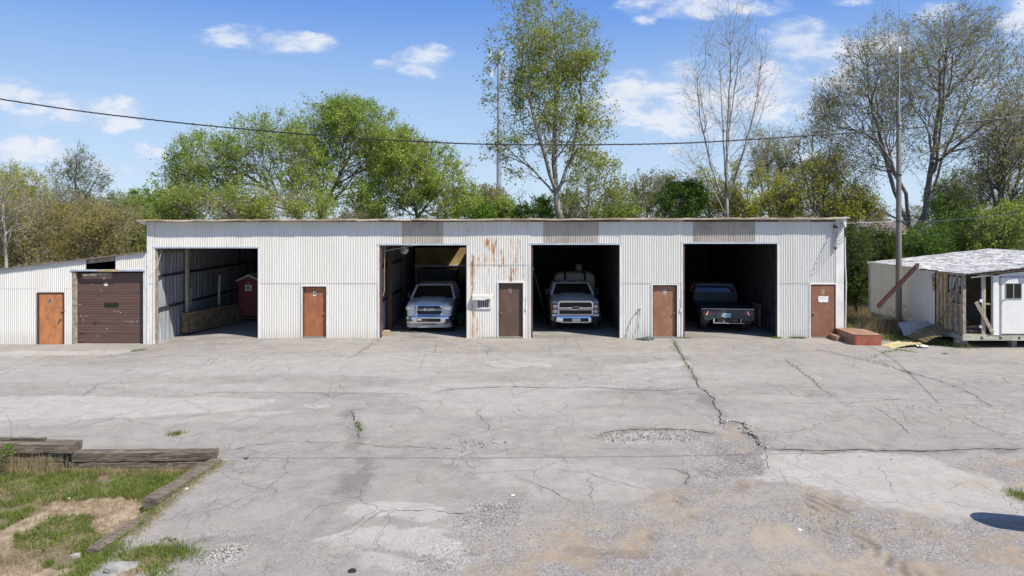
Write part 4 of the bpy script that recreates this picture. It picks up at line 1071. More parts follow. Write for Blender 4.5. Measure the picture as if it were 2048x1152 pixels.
def cab(root, W, y0, y1, zb, zr, paint, lean=.45, inset=.17, ridge=.0):
    """greenhouse: pillars, roof, windscreen, side and rear glass"""
    hw = W / 2 - .02; ht = hw - inset; yr0 = y0 + lean; yr1 = y1 - .12
    def ring(t, g=0.0):
        h = hw + (ht - hw) * t
        return [(-h + g, y0 + (yr0 - y0) * t + g, zb + (zr - zb) * t), (h - g, y0 + (yr0 - y0) * t + g, zb + (zr - zb) * t),
                (h - g, y1 + (yr1 - y1) * t - g, zb + (zr - zb) * t), (-h + g, y1 + (yr1 - y1) * t - g, zb + (zr - zb) * t)]
    # pillars as bars
    a, c = ring(0), ring(.97)
    for i in range(4): MB().bar(a[i], c[i], .085 if i < 2 else .12, .07, up=(0, 1, 0)).build('pillar', M[paint], root)
    for (x_s) in (-1, 1): MB().bar((x_s * hw, (y0 + y1) / 2 + .1, zb), (x_s * ht, (yr0 + yr1) / 2 + .1, zr - .02), .09, .05, up=(1, 0, 0)).build('pillar', M[paint], root)
    # roof: domed
    rings = []
    for (dz, g, gy) in ((-.045, -.012, -.01), (-.01, -.015, -.02), (.03, .05, .03), (.055, .16, .16), (.065, .35, .4)):
        rr = []
        h = ht - g
        for (sx, sy) in ((-1, 0), (1, 0), (1, 1), (-1, 1)):
            for i in range(5):
                q = .09; base = {(-1, 0): 180, (1, 0): 270, (1, 1): 0, (-1, 1): 90}[(sx, sy)]
                an = R(base + 22.5 * i)
                yc = (yr0 + gy + q) if sy == 0 else (yr1 - gy - q)
                rr.append((sx * (h - q) + q * math.cos(an), yc + q * math.sin(an), zr + dz + (.0)))
        rings.append(rr)
    rf = MB().loft(rings).build('roof', M[paint], root, smooth=True)
    g1, g2 = ring(.02, .012), ring(.95, .012)
    ws = MB().q([g1[0], g1[1], g2[1], g2[0]]); ws.build('windscreen', M['glass_dark'], root)
    for (i, j, nm) in ((1, 2, 'side_window'), (3, 0, 'side_window'), (2, 3, 'rear_window')):
        MB().q([g1[i], g1[j], g2[j], g2[i]]).build(nm, M['glass_dark'], root)
    return rf
def mirror(root, x, y, z, side, m='plastic', h=.26):
    t = MB().box(x + (0 if side > 0 else -.14), x + (.14 if side > 0 else 0), y, y + .09, z, z + h, b=.025).build('side_mirror', M[m], root, smooth=True)
    MB().tube([(x - side * .12, y + .06, z + .04), (x + side * .02, y + .05, z + .06)], .018, 6).build('mirror_arm', M['plastic'], t)

# --- white pickup, crosshair-free wide grille with letters ---------------------------------
def pickup():
    t = thing('pickup_truck', 'silver-white heavy pickup facing out of the second bay, big chrome-rimmed grille', 'pickup truck', (X_(858, 28.3), 28.3, 0), 0, local=True)
    W = 1.98; hw = W / 2
    # nose and fenders: loft from the front back to the cowl
    rg = [section(.80, .60, 1.10, .10, .03, crown=.0), section(.90, .56, 1.17, .12, .10, crown=.02), section(.955, .52, 1.21, .13, .30, crown=.035), section(.985, .48, 1.245, .12, .75, crown=.05), section(.99, .46, 1.27, .11, 1.45, crown=.055), section(.99, .46, 1.28, .10, 1.62, crown=.03)]
    MB().loft(rg).build('bonnet', M['silver'], t, smooth=True)
    # raised centre of the bonnet
    b = MB(); rows = []
    for (y, z, h, s) in ((.10, 1.165, .50, 0), (.16, 1.205, .52, .02), (.5, 1.265, .50, .035), (1.1, 1.315, .47, .035), (1.5, 1.33, .46, .02)):
        rows.append([(-h - .09, y, z - .02), (-h, y, z + s * .6), (-h * .5, y, z + s), (0, y, z + s * .75), (h * .5, y, z + s), (h, y, z + s * .6), (h + .09, y, z - .02)])
    b.loft(rows, False, False, closed=False).build('bonnet_bulge', M['silver'], t, smooth=True)
    MB().loft([section(.985, .42, 1.22, .08, 1.6), section(.985, .42, 1.24, .08, 3.9)]).build('cab_body', M['silver'], t, smooth=True)
    cab(t, 1.94, 1.42, 3.75, 1.24, 1.80, 'silver', lean=.62, inset=.20)
    for i in range(5):
        x = (-.52, -.26, 0, .26, .52)[i]
        MB().box(x - .05, x + .05, 2.10, 2.20, 1.83, 1.865, b=.01).build('marker_light', M['plastic'], t)
    # grille
    g = MB().box(-.50, .50, -.005, .06, .74, 1.10, b=.03).build('grille', M['plastic'], t)
    sr = []; n = 32
    def rr_(hx, z0, z1, r, y): return section(hx, z0, z1, r, y, n=5)
    MB().loft([rr_(.575, .69, 1.145, .12, .04), rr_(.58, .685, 1.15, .12, -.03), rr_(.545, .72, 1.115, .10, -.045), rr_(.505, .755, 1.085, .09, -.02), rr_(.50, .76, 1.08, .08, .02)], False, False).build('grille_surround', M['chrome'], g, smooth=True)
    for z in np.arange(.78, 1.07, .034): MB().box(-.49, .49, -.014, -.006, z, z + .012).build('grille_bar', M['plastic'], g)
    for s in (-1, 1):
        MB().loft([[(s * x, y, z) for x, z in pts] for y, pts in ((-.02, [(.22, .99), (.22, .92), (.50, .92), (.50, .99)]), (-.035, [(.22, .99), (.22, .92), (.50, .92), (.50, .99)]), (-.035, [(.24, .972), (.24, .938), (.49, .938), (.49, .972)]), (-.02, [(.24, .972), (.24, .938), (.49, .938), (.49, .972)]))], False, False).build('grille_bracket', M['white_lens'], g)
    text('grille_lettering', 'RAM', .150, (0, -.04, .955), R(90), M['white_lens'], g, .012, .008, xs=1.35)
    # headlamps
    for s in (-1, 1):
        hl = MB().loft([[(s * x, y, z) for x, z in ((.605, 1.10), (.60, .93), (.90, .92), (.955, .98), (.95, 1.09))] for y in (.06, .0)] if s > 0 else [[(s * x, y, z) for x, z in ((.605, 1.10), (.60, .93), (.90, .92), (.955, .98), (.95, 1.09))] for y in (.0, .06)]).build('headlight', M['lamp'], t)
        for xx in (.69, .82): MB().lathe((s * xx, -.001, 1.005), (0, -1, 0), [(0, .062), (.012, .060), (.006, .045), (.006, .01)], 16).build('projector', M['chrome'], hl, smooth=True)
        MB().box(min(s * .90, s * .96), max(s * .90, s * .96), -.006, .05, .93, 1.02).build('indicator', M['amber'], hl)
    # bumper: chrome, wrapping round, with centre intake and lower grey valance
    def wrap(z0, z1, d, xw=1.0, yb=.0):
        xs = [-1.0, -.93, -.72, -.4, 0, .4, .72, .93, 1.0]; ys = [.30, .06, -.03, -.07, -.08, -.07, -.03, .06, .30]
        return [[(x * xw, y + yb, z0) for x, y in zip(xs, ys)], [(x * xw, y + yb - d * .6, z0 + (z1 - z0) * .3) for x, y in zip(xs, ys)], [(x * xw, y + yb - d, z0 + (z1 - z0) * .7) for x, y in zip(xs, ys)], [(x * xw, y + yb, z1) for x, y in zip(xs, ys)]]
    bp = MB().loft(wrap(.40, .67, .03), False, False, closed=False).build('bumper', M['chrome'], t, smooth=True)
    MB().loft([section(.49, .465, .60, .04, -.112), section(.49, .465, .60, .04, -.06)]).build('lower_intake', M['plastic'], bp)
    MB().loft([rr_(.55, .43, .64, .06, -.09), rr_(.55, .43, .64, .06, -.125), rr_(.50, .462, .605, .05, -.125), rr_(.50, .462, .605, .05, -.09)], False, False).build('intake_surround', M['chrome'], bp, smooth=True)
    for s in (-1, 1): MB().box(s * .80 - .12, s * .80 + .12, -.085, -.02, .48, .58, b=.02).build('fog_light', M['bedblack'], bp)
    for s in (-1, 1): MB().tube([(s * .38, -.10, .50), (s * .38, -.16, .50), (s * .44, -.16, .50), (s * .44, -.10, .50)], .014, 6).build('tow_hook', M['plastic'], bp)
    MB().loft(wrap(.22, .40, -.01, .97, .02), False, False, closed=False).build('valance', M['sheet_grey'], t, smooth=True)
    MB().box(-.28, .28, -.085, -.05, .345, .375).build('valance_slot', M['plastic'], t)
    MB().box(-.46, -.30, -.135, -.126, .53, .57).build('badge', M['paper'], t)
    for s in (-1, 1):
        wheel(t, s * .84, .62, .39, .27, s); wheel(t, s * .84, 3.9, .39, .27, s)
        MB().loft([[(s * (.93 if k else .90), .62 + (.47 - k * .02) * math.cos(a), .42 + (.47 - k * .02) * math.sin(a)) for a in [R(10 + 160 * i / 10) for i in range(11)]] for k in (0, 1)] + [[(s * 1.03, .62 + .45 * math.cos(a), .42 + .45 * math.sin(a)) for a in [R(10 + 160 * i / 10) for i in range(11)]]], False, False, closed=False).build('wheel_arch', M['plastic'], t, smooth=True)
        mirror(t, s * 1.02, 1.72, 1.22, s)
    MB().box(-.93, .93, 3.95, 5.9, .55, 1.12).build('bed', M['silver'], t)
    MB().tube([(-.35, 1.52, 1.262), (.1, 1.60, 1.275)], .012, 5).build('wiper', M['plastic'], t)
    MB().tube([(.2, 1.52, 1.262), (.65, 1.60, 1.275)], .012, 5).build('wiper', M['plastic'], t)
    MB().box(-.1, .06, 2.0, 2.03, 1.62, 1.66).build('inner_mirror', M['post_pale'], t)
    MB().box(-.85, .85, .3, 4.5, .32, .5).build('chassis', M['plastic'], t)
pickup()

# --- white flatbed work truck with tank --------------------------------------------------
def worktruck():
    t = thing('work_truck', 'white medium-duty work truck facing out of the third bay, chrome grille with bow-tie emblem', 'truck', (X_(1151, 28.8), 28.8, 0), 0, local=True)
    rg = [section(.98, .58, 1.12, .06, .02), section(1.0, .55, 1.20, .08, .08, crown=.04), section(1.03, .52, 1.26, .12, .30, crown=.06), section(1.03, .50, 1.32, .16, .9, crown=.06), section(1.02, .50, 1.37, .18, 1.6, crown=.06)]
    MB().loft(rg).build('bonnet', M['truckwhite'], t, smooth=True)
    rows = []
    for (y, z, h) in ((.12, 1.22, .60), (.35, 1.30, .60), (.9, 1.37, .52), (1.55, 1.43, .48)):
        rows.append([(-h - .1, y, z - .03), (-h, y, z), (-h * .3, y, z + .015), (h * .3, y, z + .015), (h, y, z), (h + .1, y, z - .03)])
    MB().loft(rows, False, False, closed=False).build('bonnet_bulge', M['truckwhite'], t, smooth=True)
    for s in (-.16, .0, .14): MB().box(s - .006, s + .006, .34, .44, 1.295, 1.33).build('bonnet_vent', M['plastic'], t)
    MB().loft([section(1.0, .45, 1.32, .08, 1.5), section(1.0, .45, 1.34, .08, 3.2)]).build('cab_body', M['truckwhite'], t, smooth=True)
    cab(t, 1.92, 1.5, 3.1, 1.34, 1.84, 'truckwhite', lean=.50, inset=.20)
    MB().box(-.2, .2, 2.05, 2.10, 1.86, 1.90).build('marker_light', M['plastic'], t)
    for s in (-.55, .55): MB().box(s - .04, s + .04, 2.05, 2.12, 1.86, 1.90, b=.01).build('marker_light', M['plastic'], t)
    # grille in two tiers
    g = MB().box(-.70, .70, -.01, .05, .68, 1.22).build('grille', M['plastic'], t)
    def frame(x, z0, z1, w, y0, y1, nm, m, par):
        b = MB()
        b.box(-x, x, y0, y1, z1 - w, z1, b=.006); b.box(-x, x, y0, y1, z0, z0 + w, b=.006); b.box(-x, -x + w, y0 + .002, y1, z0 + w, z1 - w); b.box(x - w, x, y0 + .002, y1, z0 + w, z1 - w)
        return b.build(nm, m, par, smooth=False)
    MB().prism([(-.72, .965), (.72, .965), (.72, 1.14), (.66, 1.235), (-.66, 1.235), (-.72, 1.14)], .0, .03).build('grille_panel', M['plastic'], g)
    MB().loft([[(x, y, z) for x, z in o] for y, o in ((.01, ((-.745, .95), (.745, .95), (.745, 1.15), (.67, 1.26), (-.67, 1.26), (-.745, 1.15))), (-.05, ((-.745, .95), (.745, .95), (.745, 1.15), (.67, 1.26), (-.67, 1.26), (-.745, 1.15))), (-.05, ((-.69, .99), (.69, .99), (.69, 1.13), (.64, 1.20), (-.64, 1.20), (-.69, 1.13))), (.0, ((-.69, .99), (.69, .99), (.69, 1.13), (.64, 1.20), (-.64, 1.20), (-.69, 1.13))))], False, False).build('upper_surround', M['chrome'], g)
    MB().box(-.745, .745, -.055, -.005, .93, 1.0, b=.012).build('grille_bar', M['chrome'], g, smooth=True)
    frame(.72, .68, .90, .030, -.045, .0, 'lower_surround', M['chrome'], g)
    for z in np.arange(1.02, 1.19, .035): MB().box(-.66, .66, -.018, -.006, z, z + .010).build('grille_slat', M['plastic'], g)
    for z in np.arange(.72, .87, .035): MB().box(-.68, .68, -.018, -.011, z, z + .010).build('grille_slat', M['plastic'], g)
    def bow(k, y0, y1, nm, m):
        MB().prism([(x * k + (.02 if z > 0 else -.02) * k, .965 + z * k) for x, z in ((-.19, -.030), (-.065, -.030), (-.065, -.058), (.065, -.058), (.065, -.030), (.19, -.030), (.19, .030), (.065, .030), (.065, .058), (-.065, .058), (-.065, .030), (-.19, .030))], y0, y1).build(nm, m, g)
    bow(1.18, -.066, -.056, 'emblem_rim', M['chrome']); bow(.92, -.074, -.067, 'emblem', M['plastic'])
    for s in (-1, 1):
        x0, x1 = (s * .765, s * .985) if s > 0 else (s * .985, s * .765)
        hl = MB().box(x0, x1, .0, .06, .70, 1.15, b=.012).build('headlight', M['plastic'], t)
        for z in (.82, 1.02):
            MB().lathe((s * .855, -.002, z), (0, -1, 0), [(0, .082), (.014, .080), (.018, .055), (.008, .04), (.008, .01)], 18).build('lamp_bowl', M['lamp'], hl, smooth=True)
            MB().box(s * .955 - .024, s * .955 + .024, -.008, .02, z - .075, z + .075).build('side_marker', M['amber'], hl)
    xs = [-1.06, -1.02, -.86, -.5, 0, .5, .86, 1.02, 1.06]; ys = [.34, .08, -.03, -.08, -.09, -.08, -.03, .08, .34]
    def bz(x, base): return base + (.10 * max(0, (abs(x) - .5) / .56) ** 2)
    bp = MB().loft([[(x * .98, y + .02, bz(x, .30)) for x, y in zip(xs, ys)], [(x, y - .03, bz(x, .36)) for x, y in zip(xs, ys)], [(x, y - .035, .55) for x, y in zip(xs, ys)], [(x, y - .01, .615) for x, y in zip(xs, ys)], [(x, y + .05, .625) for x, y in zip(xs, ys)]], False, False, closed=False).build('bumper', M['chrome'], t, smooth=True)
    MB().loft([section(.54, .39, .55, .03, -.135), section(.54, .39, .55, .03, -.08)]).build('bumper_slot', M['plastic'], bp)
    MB().box(-.15, .20, -.148, -.137, .40, .54).build('number_plate', M['white_lens'], bp)
    MB().box(-1.0, 1.0, .05, .4, .615, .67).build('bumper_gap', M['plastic'], t)
    for s in (-1, 1):
        wheel(t, s * .90, .55, .42, .24, s); wheel(t, s * .88, 4.4, .42, .3, s)
        MB().loft([[(s * q, .55 + .50 * math.cos(a), .44 + .50 * math.sin(a)) for a in [R(5 + 170 * i / 10) for i in range(11)]] for q in (.95, 1.075)], False, False, closed=False).build('wheel_arch', M['plastic'], t, smooth=True)
        mirror(t, s * 1.06, 1.75, 1.30, s, h=.34)
    MB().box(-1.0, 1.0, 3.2, 6.0, .82, .94).build('flatbed', M['bedblack'], t)
    MB().box(-.45, .45, .3, 5.8, .40, .6).build('chassis', M['plastic'], t)
    MB().box(-.06, .06, 2.06, 2.09, 1.68, 1.72).build('inner_mirror', M['post_pale'], t)
    MB().box(.1, .28, 2.4, 2.42, 1.55, 1.74).build('rear_window_glow', M['sheet_brown'], t)
    MB().box(.33, .5, 2.4, 2.42, 1.55, 1.72).build('rear_window_glow', M['sheet_brown'], t)
worktruck()
def tank():
    YT = 32.2; zt = Z_(546, YT); x0, x1 = X_(1109, YT), X_(1191, YT); xm = (x0 + x1) / 2; hw = (x1 - x0) / 2
    t = thing('water_tank', 'big milky white tank with two black straps behind the cab in the third bay', 'tank', (xm, YT, .94), local=True)
    zt -= .94
    def ring(s, y): return section(hw - s, .02 + s * .6, zt - s, max(.05, .26 - s * .5), y, n=6)
    MB().loft([ring(.14, 0), ring(.04, .05), ring(0, .14), ring(0, 1.6), ring(.04, 1.7), ring(.14, 1.75)]).build('tank_shell', M['tankwhite'], t, smooth=True)
    for x in (-.47, .47):
        MB().loft([[(x - .05, y, z), (x + .05, y, z)] for y, z in ((-.014, .1), (-.014, zt - .25), (.1, zt + .012), (1.0, zt + .012))], False, False, closed=False).build('strap', M['plastic'], t)
        MB().box(x - .055, x + .055, -.03, .08, zt - .22, zt - .02).build('strap_bracket', M['plastic'], t)
    MB().lathe((0, .5, zt), (0, 0, 1), [(0, .45), (.02, .43), (.05, .25), (.055, .05)], 24).build('tank_crown', M['tankwhite'], t, smooth=True)
    b = thing('white_barrel', 'pale rounded drum high behind the white tank in the third bay', 'drum', (X_(1158, 33.4), 33.4, 0), local=True)
    MB().lathe((0, 0, 1.2), (0, 0, 1), [(0, .18), (1.2, .18), (1.28, .16), (1.33, .08)], 18).build('drum', M['post_pale'], b, smooth=True)
    MB().box(-.25, .25, -.2, .3, 0, 1.2).build('stand', M['inside_dark'], b)
tank()

# --- dark red flatbed pickup seen from behind -----------------------------------------------
def flatbed():
    t = thing('flatbed_pickup', 'dark red pickup with black steel flatbed, tail end facing out of the fourth bay', 'pickup truck', (X_(1455, 28.2), 28.2, 0), R(-6.5), local=True)
    hw = 1.06
    # deck and tail skirt with canted corners
    MB().box(-hw, hw, .02, 2.75, .95, 1.005).build('deck', M['bedblack'], t)
    MB().prism([(-hw, .98), (-hw, 1.0), (hw, 1.0), (hw, .52), (.62, .52), (.52, .60), (-.58, .60), (-.70, .52), (-.92, .52)][::-1], -.03, .018).build('tail_skirt', M['bedblack'], t)
    MB().box(-hw, hw, -.04, -.031, .985, 1.01).build('skirt_lip', M['steel'], t)
    for s in (-1, 1):
        for i, (dx, m) in enumerate(((-.12, 'red'), (0, 'white_lens'), (.12, 'red'))):
            cx_ = s * .82 + dx; sl_ = -s * .035
            o = [(cx_ + sl_ * s * s * -1 * (-1) - .03, .745), (cx_ + sl_ + .03, .745), (cx_ - sl_ + .03, .905), (cx_ - sl_ - .03, .905)]
            o = [(cx_ + (-sl_) - .03, .745), (cx_ + (-sl_) + .03, .745), (cx_ + sl_ + .03, .905), (cx_ + sl_ - .03, .905)]
            MB().prism(o, -.052, -.031).build('tail_light', M[m], t)
        MB().box(min(s * hw, s * (hw - .02)), max(s * hw, s * (hw - .02)), .02, 2.75, .60, .95).build('side_skirt', M['bedblack'], t)
    pl = MB().box(-.19, .13, -.045, -.031, .655, .81, b=.004).build('licence_plate', M['plate'], t)
    MB().box(.04, .11, -.049, -.0455, .69, .74).build('plate_mark', M['bedblack'], pl)
    for i in range(4): MB().box(-.15 + i * .045, -.125 + i * .045, -.049, -.0455, .69, .77).build('plate_mark', M['bedblack'], pl)
    MB().box(-.235, -.21, -.045, -.031, .69, .77).build('plate_lamp', M['white_lens'], t)
    # bumper step with hitch
    MB().box(-.58, .66, -.10, .05, .40, .435, b=.008).build('step_bumper', M['steel'], t)
    MB().box(-.58, -.53, -.09, .05, .435, .60).build('bumper_bracket', M['trim_blue'], t); MB().box(.50, .54, -.09, .05, .435, .60).build('bumper_bracket', M['steel'], t)
    MB().lathe((-.17, -.12, .435), (0, 0, 1), [(0, .02), (.03, .02), (.04, .03), (.07, .03), (.08, .01)], 10).build('hitch_ball', M['chrome'], t)
    MB().box(-.42, .42, -.02, .02, .45, .58).build('hitch_plate', M['plastic'], t)
    MB().box(.22, .42, -.03, -.021, .49, .56).build('hitch_reflector', M['darkred'], t)
    # headboard behind the cab
    MB().box(-.95, .95, 2.70, 2.76, 1.0, 1.40).build('headboard', M['bedblack'], t)
    b = MB()
    for s in (-1, 1): b.bar((s * .93, 2.73, 1.38), (s * .72, 2.73, 1.80), .05, .06, up=(0, 1, 0))
    b.box(-.72, .72, 2.70, 2.76, 1.74, 1.80)
    b.build('headache_rack', M['bedblack'], t)
    # cab
    MB().loft([section(.98, .45, 1.32, .10, 2.95), section(1.0, .45, 1.34, .10, 3.1), section(1.0, .45, 1.34, .10, 4.9), section(.98, .45, 1.25, .14, 6.2), section(.9, .5, 1.15, .14, 6.5)]).build('cab_body', M['darkred'], t, smooth=True)
    cab(t, 1.94, 2.98, 4.7, 1.33, 1.78, 'darkred', lean=.12, inset=.2)
    MB().box(-.10, .10, 3.06, 3.10, 1.755, 1.80).build('high_brake_light', M['red'], t)
    for s in (-1, 1):
        MB().prism([(s * .86 - .025, 1.40), (s * .86 + .05 , 1.40), (s * .80 + .04, 1.64), (s * .80 - .0, 1.64)], 2.90, 2.93).build('cab_reflector', M['red'], t)
        wheel(t, s * .86, .95, .37, .26, s); wheel(t, s * .86, 5.3, .37, .26, s); mirror(t, s * 1.04, 4.4, 1.35, s)
        MB().box(s * .86 - .16, s * .86 + .16, .30, .33, .35, .75).build('mudflap', M['plastic'], t)
    MB().box(-.4, .4, .2, 6.0, .42, .6).build('chassis', M['plastic'], t)
flatbed()

# ------------------------------------------------------------------ steps box in front of door 1
bx = thing('wooden_steps', 'red-brown wooden step box on the pavement by the right corner of the long building', 'steps', (X_(1737, 25.4), 25.4, 0))
x0, x1, y0 = X_(1711, 25.4), X_(1763, 25.4), 25.4
MB().box(x0, x1, y0, y0 + .03, .0, .375).build('front_panel', M['redbox'], bx)
MB().box(x0, x0 + .03, y0 + .032, y0 + 1.58, .0, .375).build('side_panel', M['boxbrown'], bx); MB().box(x1 - .03, x1, y0 + .032, y0 + 1.58, 0, .375).build('side_panel', M['boxbrown'], bx)
for i in range(6):
    ya = y0 - .012 + i * .267
    MB().box(x0 - .012, x1 + .012, ya, ya + .262, .377, .40 + (.003 * (i % 2))).build('tread_board', M['boxbrown'], bx)
MB().box(x0 - .28, x0 - .005, y0 + .9, y0 + 1.55, 0, .19).build('lower_step', M['boxbrown'], bx)
MB().box(x0 + .03, x1 - .03, y0 + 1.57, y0 + 1.60, 0, .37).build('back_panel', M['boxbrown'], bx)

# ------------------------------------------------------------------ damaged trailer office at the right
TX, TY, TB = 16.42, 24.85, 31.3; RX, RZ, EZ = 21.9, 3.33, 2.72
TF = .50   # floor level
tr = thing('trailer_office', 'damaged beige trailer office with torn-open corner and patched white roof', 'trailer', (TX, TY, 0))
def rz(x): return EZ + (x - TX) * (RZ - EZ) / (RX - TX)
# side wall sheets: intact from the back to the tear
yt = 26.5; n = 12
for i in range(n):
    ya = yt + (TB - yt) * i / n; yb = yt + (TB - yt) * (i + 1) / n; b = MB()
    pf = []
    for j in range(9):
        t = j / 8; y = ya + (yb - ya) * t; pf.append((y, .016 if j % 4 in (1, 2) else 0))
    b.loft([[(TX - o, y, TF - .02 + (.0)) for y, o in pf], [(TX - o, y, EZ - .04) for y, o in pf]], False, False, closed=False)
    b.build('siding_sheet', M['trailer_grey'] if i < 4 else M['trailer'], tr)
MB().box(TX - .08, TX - .02, yt + .9, TB + .1, EZ - .07, EZ + .045).build('eave_trim', M['trailer'], tr)
MB().box(TX - .05, TX + .02, TB - .03, TB + .02, TF, EZ).build('corner_trim', M['aluminium'], tr)
MB().box(TX + .12, RX + 5.5, TB - .05, TB, TF, EZ).build('back_wall', M['gyp'], tr)
MB().box(TX + .01, RX + 5.4, TY + .12, TB, TF - .16, TF - .01).build('floor_deck', M['wood_grey'], tr)
# rim boards
rimb = MB().box(TX + .0, RX + 5.4, TY, TY + .05, TF - .03 - .19, TF + .0).build('rim_board', M['rim'], tr)
for x in np.arange(TX + .65, TX + 5, .68):
    for dx in (0, .05): MB().box(x + dx, x + dx + .025, TY - .012, TY - .001, TF - .17, TF - .08).build('bracket', M['bedblack'], rimb)
MB().box(TX - .03, TX + .0, TY + .06, 26.4, TF - .20, TF - .06).build('side_rim', M['aluminium'], tr)
MB().box(TX + .03, TX + .08, 26.4, TB, TF - .20, TF - .03).build('side_rim', M['bedblack'], tr)
# studs of the torn side wall
studs = [(26.38, 'wood_new', .09), (26.12, 'wood_new', .09), (25.92, 'wood_new', .09), (25.55, 'wood_grey', .05), (25.25, 'wood_grey', .05)]
for y, m, w_ in studs: MB().box(TX + .01, TX + .10, y - w_ / 2, y + w_ / 2, TF, EZ - .08).build('stud', M[m], tr)
MB().box(TX + .105, TX + .12, 24.95, 26.5, TF, 1.95).build('wallboard', M['gyp'], tr)
MB().box(TX + .105, TX + .12, 26.5, TB - .1, TF, EZ - .05).build('wallboard', M['gyp'], tr)
MB().box(TX + .015, TX + .095, 24.95, 26.3, 1.52, 1.57).build('blocking', M['wood_grey'], tr)
MB().bar((TX - .02, 26.35, .60), (TX - .04, 25.05, 2.15), .04, .10, up=(1, 0, 0)).build('brace_board', M['wood_grey'], tr)
MB().box(TX + .0, TX + .11, TY + .1, 26.5, EZ - .09, EZ - .0).build('top_plate', M['wood_grey'], tr)
b = MB(); q = random.Random(12)
for i in range(26):
    y = 26.5 + q.uniform(-.02, .12); z = 2.55 - q.random() * .55
    b.bar((TX - .02, y, z), (TX - .05 - q.random() * .05, y - q.uniform(0, .12), z + q.uniform(-.12, .1)), .03, .012)
b.build('torn_insulation', M['insul'], tr)
for i in range(5):      # fallen strips of lining
    a = 25.1 + i * .27; MB().bar((TX + .04, a, 2.55), (TX + .04 + .02, a + q.uniform(-.1, .15), 2.25 - .1 * i), .05, .012, up=(1, 0, 0)).build('strap', M['trim_blue'], tr)
# front: corner post, opening, studs, white wall with door
MB().box(TX, TX + .11, TY + .0, TY + .10, TF, EZ - .02).build('corner_post', M['wood_grey'], tr)
xs_ = X_(1969, TY); MB().box(xs_ - .02, xs_ + .06, TY + .02, TY + .10, TF, rz(xs_) - .15).build('stud', M['wood_new'], tr)
MB().box(xs_ - .06, xs_ - .022, TY + .03, TY + .10, TF, rz(xs_) - .15).build('stud', M['trim_blue'], tr)
xw = X_(1986, TY)
MB().box(xs_ + .06, xw, TY + .04, TY + .09, 1.58, 1.63).build('blocking', M['wood_new'], tr)
MB().bar((X_(1952, TY), TY + .0, Z_(604, TY)), (X_(1984, TY), TY - .04, TF + .06), .13, .035, up=(0, 1, 0)).build('fallen_board', M['wood_grey'], tr)
MB().bar((TX + .1, TY + .6, TF + .16), (TX + .9, TY + .5, TF + .24), .12, .03).build('fallen_board', M['wood_new'], tr)
for z in (1.72, .78): MB().box(xs_ - .14, xs_ - .065, TY + .03, TY + .09, z - .05, z + .05).build('outlet_box', M['paper'], tr)
b = MB()
for i in range(28):
    x = q.uniform(TX + .15, xw - .1); y = q.uniform(TY + .15, TY + 1.2); a = q.uniform(0, 3)
    b.bar((x, y, TF + .02 + q.random() * .06), (x + .25 * math.cos(a), y + .25 * math.sin(a), TF + .02 + q.random() * .08), .07, .02)
o = b.build('floor_debris', M['gyp'], tr); o['kind'] = 'stuff'
# inner cross wall
MB().box(TX + .13, xw + 1.8, TY + 2.3, TY + 2.36, TF, EZ).build('inner_wall', M['gyp'], tr)
MB().box(TX + .35, TX + 1.15, TY + 1.5, TY + 2.1, TF, 1.45).build('dark_cupboard', M['inside_dark'], tr)
# white end wall
MB().box(xw, xw + .22, TY - .02, TY + .10, TF - .02, rz(xw) - .10).build('corner_board', M['trailer_white'], tr)
xd0 = xw + .24; xd1 = xd0 + 1.02
nb = 14
for i in range(nb):
    xa = xd0 + i * .33; xb = xa + .315
    za = 2.62 if xa < xd1 + .05 else TF
    MB().hexa([(xa, TY + .0, za), (xb, TY + .0, za), (xb, TY + .03, za), (xa, TY + .03, za), (xa, TY, rz(xa) - .06), (xb, TY, rz(xb) - .06), (xb, TY + .03, rz(xb) - .06), (xa, TY + .03, rz(xa) - .06)]).build('wall_board', M['trailer_white'], tr)
MB().box(xd0 - .0, RX + 5.0, TY + .031, TY + .06, TF, 2.8).build('wall_backing', M['inside_dark'], tr)
dr = MB().box(xd0 + .06, xd1 - .02, TY - .03, TY + .015, TF + .03, TF + 2.06, b=.004).build('door', M['trailer_white'], tr)
MB().box(xd0 + .0, xd0 + .05, TY - .035, TY + .02, TF, 2.60).box(xd0, xd1 + .04, TY - .035, TY + .02, 2.57, 2.61).build('door_frame', M['aluminium'], tr)
wx0, wx1, wz0, wz1 = X_(2009, TY), X_(2042, TY), Z_(598, TY), Z_(566, TY)
wf = MB(); w_ = .025
wf.box(wx0, wx1, TY - .05, TY - .028, wz1 - w_, wz1); wf.box(wx0, wx1, TY - .05, TY - .028, wz0, wz0 + w_); wf.box(wx0, wx0 + w_, TY - .048, TY - .028, wz0 + w_, wz1 - w_); wf.box(wx1 - w_, wx1, TY - .048, TY - .028, wz0 + w_, wz1 - w_); wf.box((wx0 + wx1) / 2 - .015, (wx0 + wx1) / 2 + .015, TY - .047, TY - .028, wz0 + w_, wz1 - w_)
wf.build('door_window', M['aluminium'], dr)
MB().box(wx0 + w_, wx1 - w_, TY - .036, TY - .031, wz0 + w_, wz1 - w_).build('pane', M['glass_dark'], dr)
MB().lathe((xd0 + .12, TY - .03, Z_(600, TY)), (0, -1, 0), [(0, .03), (.03, .015), (.06, .03), (.08, .01)], 12).build('handle', M['steel'], dr)
